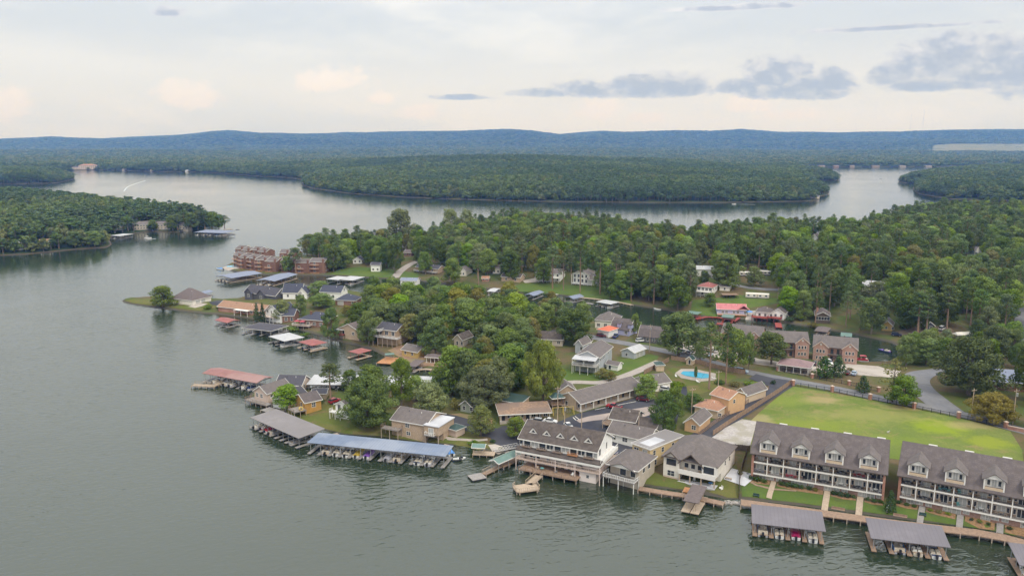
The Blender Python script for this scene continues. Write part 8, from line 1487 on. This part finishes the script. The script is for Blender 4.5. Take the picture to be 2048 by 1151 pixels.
print('wild', len(wild), 'single', n_single, 'rest', len(rest))
# ---- far woods
far = []
for j, kind in enumerate(('oak', 'oak', 'oak', 'pine', 'pine', 'olive')):
    shape = 'oak' if kind == 'olive' else kind
    NH, tr, V, T, cw = make_proto(shape, 2000 + j, lo=True); far.append((NH, tr.mesh('trunk', BARK), crown_mesh('crown', V, T, FARLEAF[{'oak': 0, 'pine': 1, 'olive': 2}[kind]]), cw))
for j in range(3):                                    # small lumps for trees kilometres away
    r2 = np.random.default_rng(77 + j); cl = [(r2.uniform(-3, 3), r2.uniform(-3, 3), r2.uniform(6, 11), r2.uniform(3, 4.5), r2.uniform(2.5, 4), r2.uniform(0.2, 0.9)) for _ in range(5)]
    V, T = leaf_cloud(cl, 2.2, 1.7, r2); far.append((14.0, MB().cyl((0, 0, -1), (0, 0, 8), 0.3, 0.2, 4).mesh('trunk', BARK), crown_mesh('crown', V, T, FARLEAF[j]), 6.5))
fp = []; fs = []; fi = []
d = 640.0; rows = []
while d < 10800:
    s = max(8.2, d * 0.0046) if d < 2700 else d * 0.0046
    n = int(1.56 * d / s); x = (np.arange(n) + rng.uniform(-0.45, 0.45, n)) * s - 0.78 * d; y = d + rng.uniform(-0.5, 0.5, n) * s * (1.0 if d < 2700 else 1.7)
    rows.append((x, y, np.full(n, s))); d += s * (0.95 if d < 2700 else 1.8)
x = np.concatenate([r_[0] for r_ in rows]); y = np.concatenate([r_[1] for r_ in rows]); s = np.concatenate([r_[2] for r_ in rows])
h, sd = FH(x, y); u = 1024 + FPX * x / (y * CP + (CAM_H - h) * SP)
ok = (sd > 3.0) & (u > -450) & (u < 2500) & ~((x > GX0 - 5) & (y < GY1) & (x < GX1))
FIELDS = [[FG(a, b_)[:2] for a, b_ in f] for f in globals().get('FARFIELDS', [])] + globals().get('FARCLEAR', [])
ok2 = ok.copy()
for f in FIELDS:
    ins = np.zeros(x.shape, bool)
    for (x0, y0), (x1, y1) in zip(f, f[1:] + f[:1]):
        if y0 != y1: ins ^= ((y0 > y) != (y1 > y)) & (x < (x1 - x0) * (y - y0) / (y1 - y0) + x0)
    ok2 &= ~ins
sel = np.nonzero(ok2)[0]
near_ = y[sel] < 2700
ki = np.where(near_, rng.integers(0, 6, len(sel)), rng.integers(6, 9, len(sel)))
patchy = vnoise(x[sel], y[sel], 140, 21)                # stands of pine and of oak
ki = np.where(near_ & (patchy > 0.25), rng.integers(3, 5, len(sel)), ki); ki = np.where(near_ & (patchy < -0.3), rng.integers(0, 3, len(sel)), ki)
hh = np.where(near_, rng.uniform(12, 20, len(sel)), rng.uniform(10, 15, len(sel)))
edge = sstep(2, 30, sd[sel]); hh = hh * (0.62 + 0.38 * edge)
NHs = np.array([q[0] for q in far])[ki]; cws = np.array([q[3] for q in far])[ki]
wd = np.where(near_, np.minimum(s[sel] * rng.uniform(1.05, 1.7, len(sel)), 17), s[sel] * rng.uniform(1.0, 1.5, len(sel)))
sx = wd / (2 * cws); zs = hh / NHs
mass('far_woods', np.stack([x[sel], y[sel], h[sel]], 1), np.stack([sx, sx, zs], 1), ki, [q[:3] for q in far], 'unbroken woods on the far shores and hills')
print('far trees', len(sel))
# ============================================================ HAZE
hz = MB().box(-11500, -460, -6, 11500, 13650, 620)
hm = bpy.data.materials.new('lake_haze'); hm.use_nodes = True; q = NT(hm.node_tree); q.n.clear()
pv = q.new('ShaderNodeVolumePrincipled'); pv.inputs['Color'].default_value = (0.14, 0.355, 1.0, 1); pv.inputs['Absorption Color'].default_value = (1, 1, 1, 1); pv.inputs['Density'].default_value = 8.8e-5; pv.inputs['Anisotropy'].default_value = 0.1
q.l.new(pv.outputs[0], q.new('ShaderNodeOutputMaterial').inputs['Volume'])
ho = hz.build('haze', hm); tag(ho, 'thin blue haze over the lake and hills', kind='stuff')
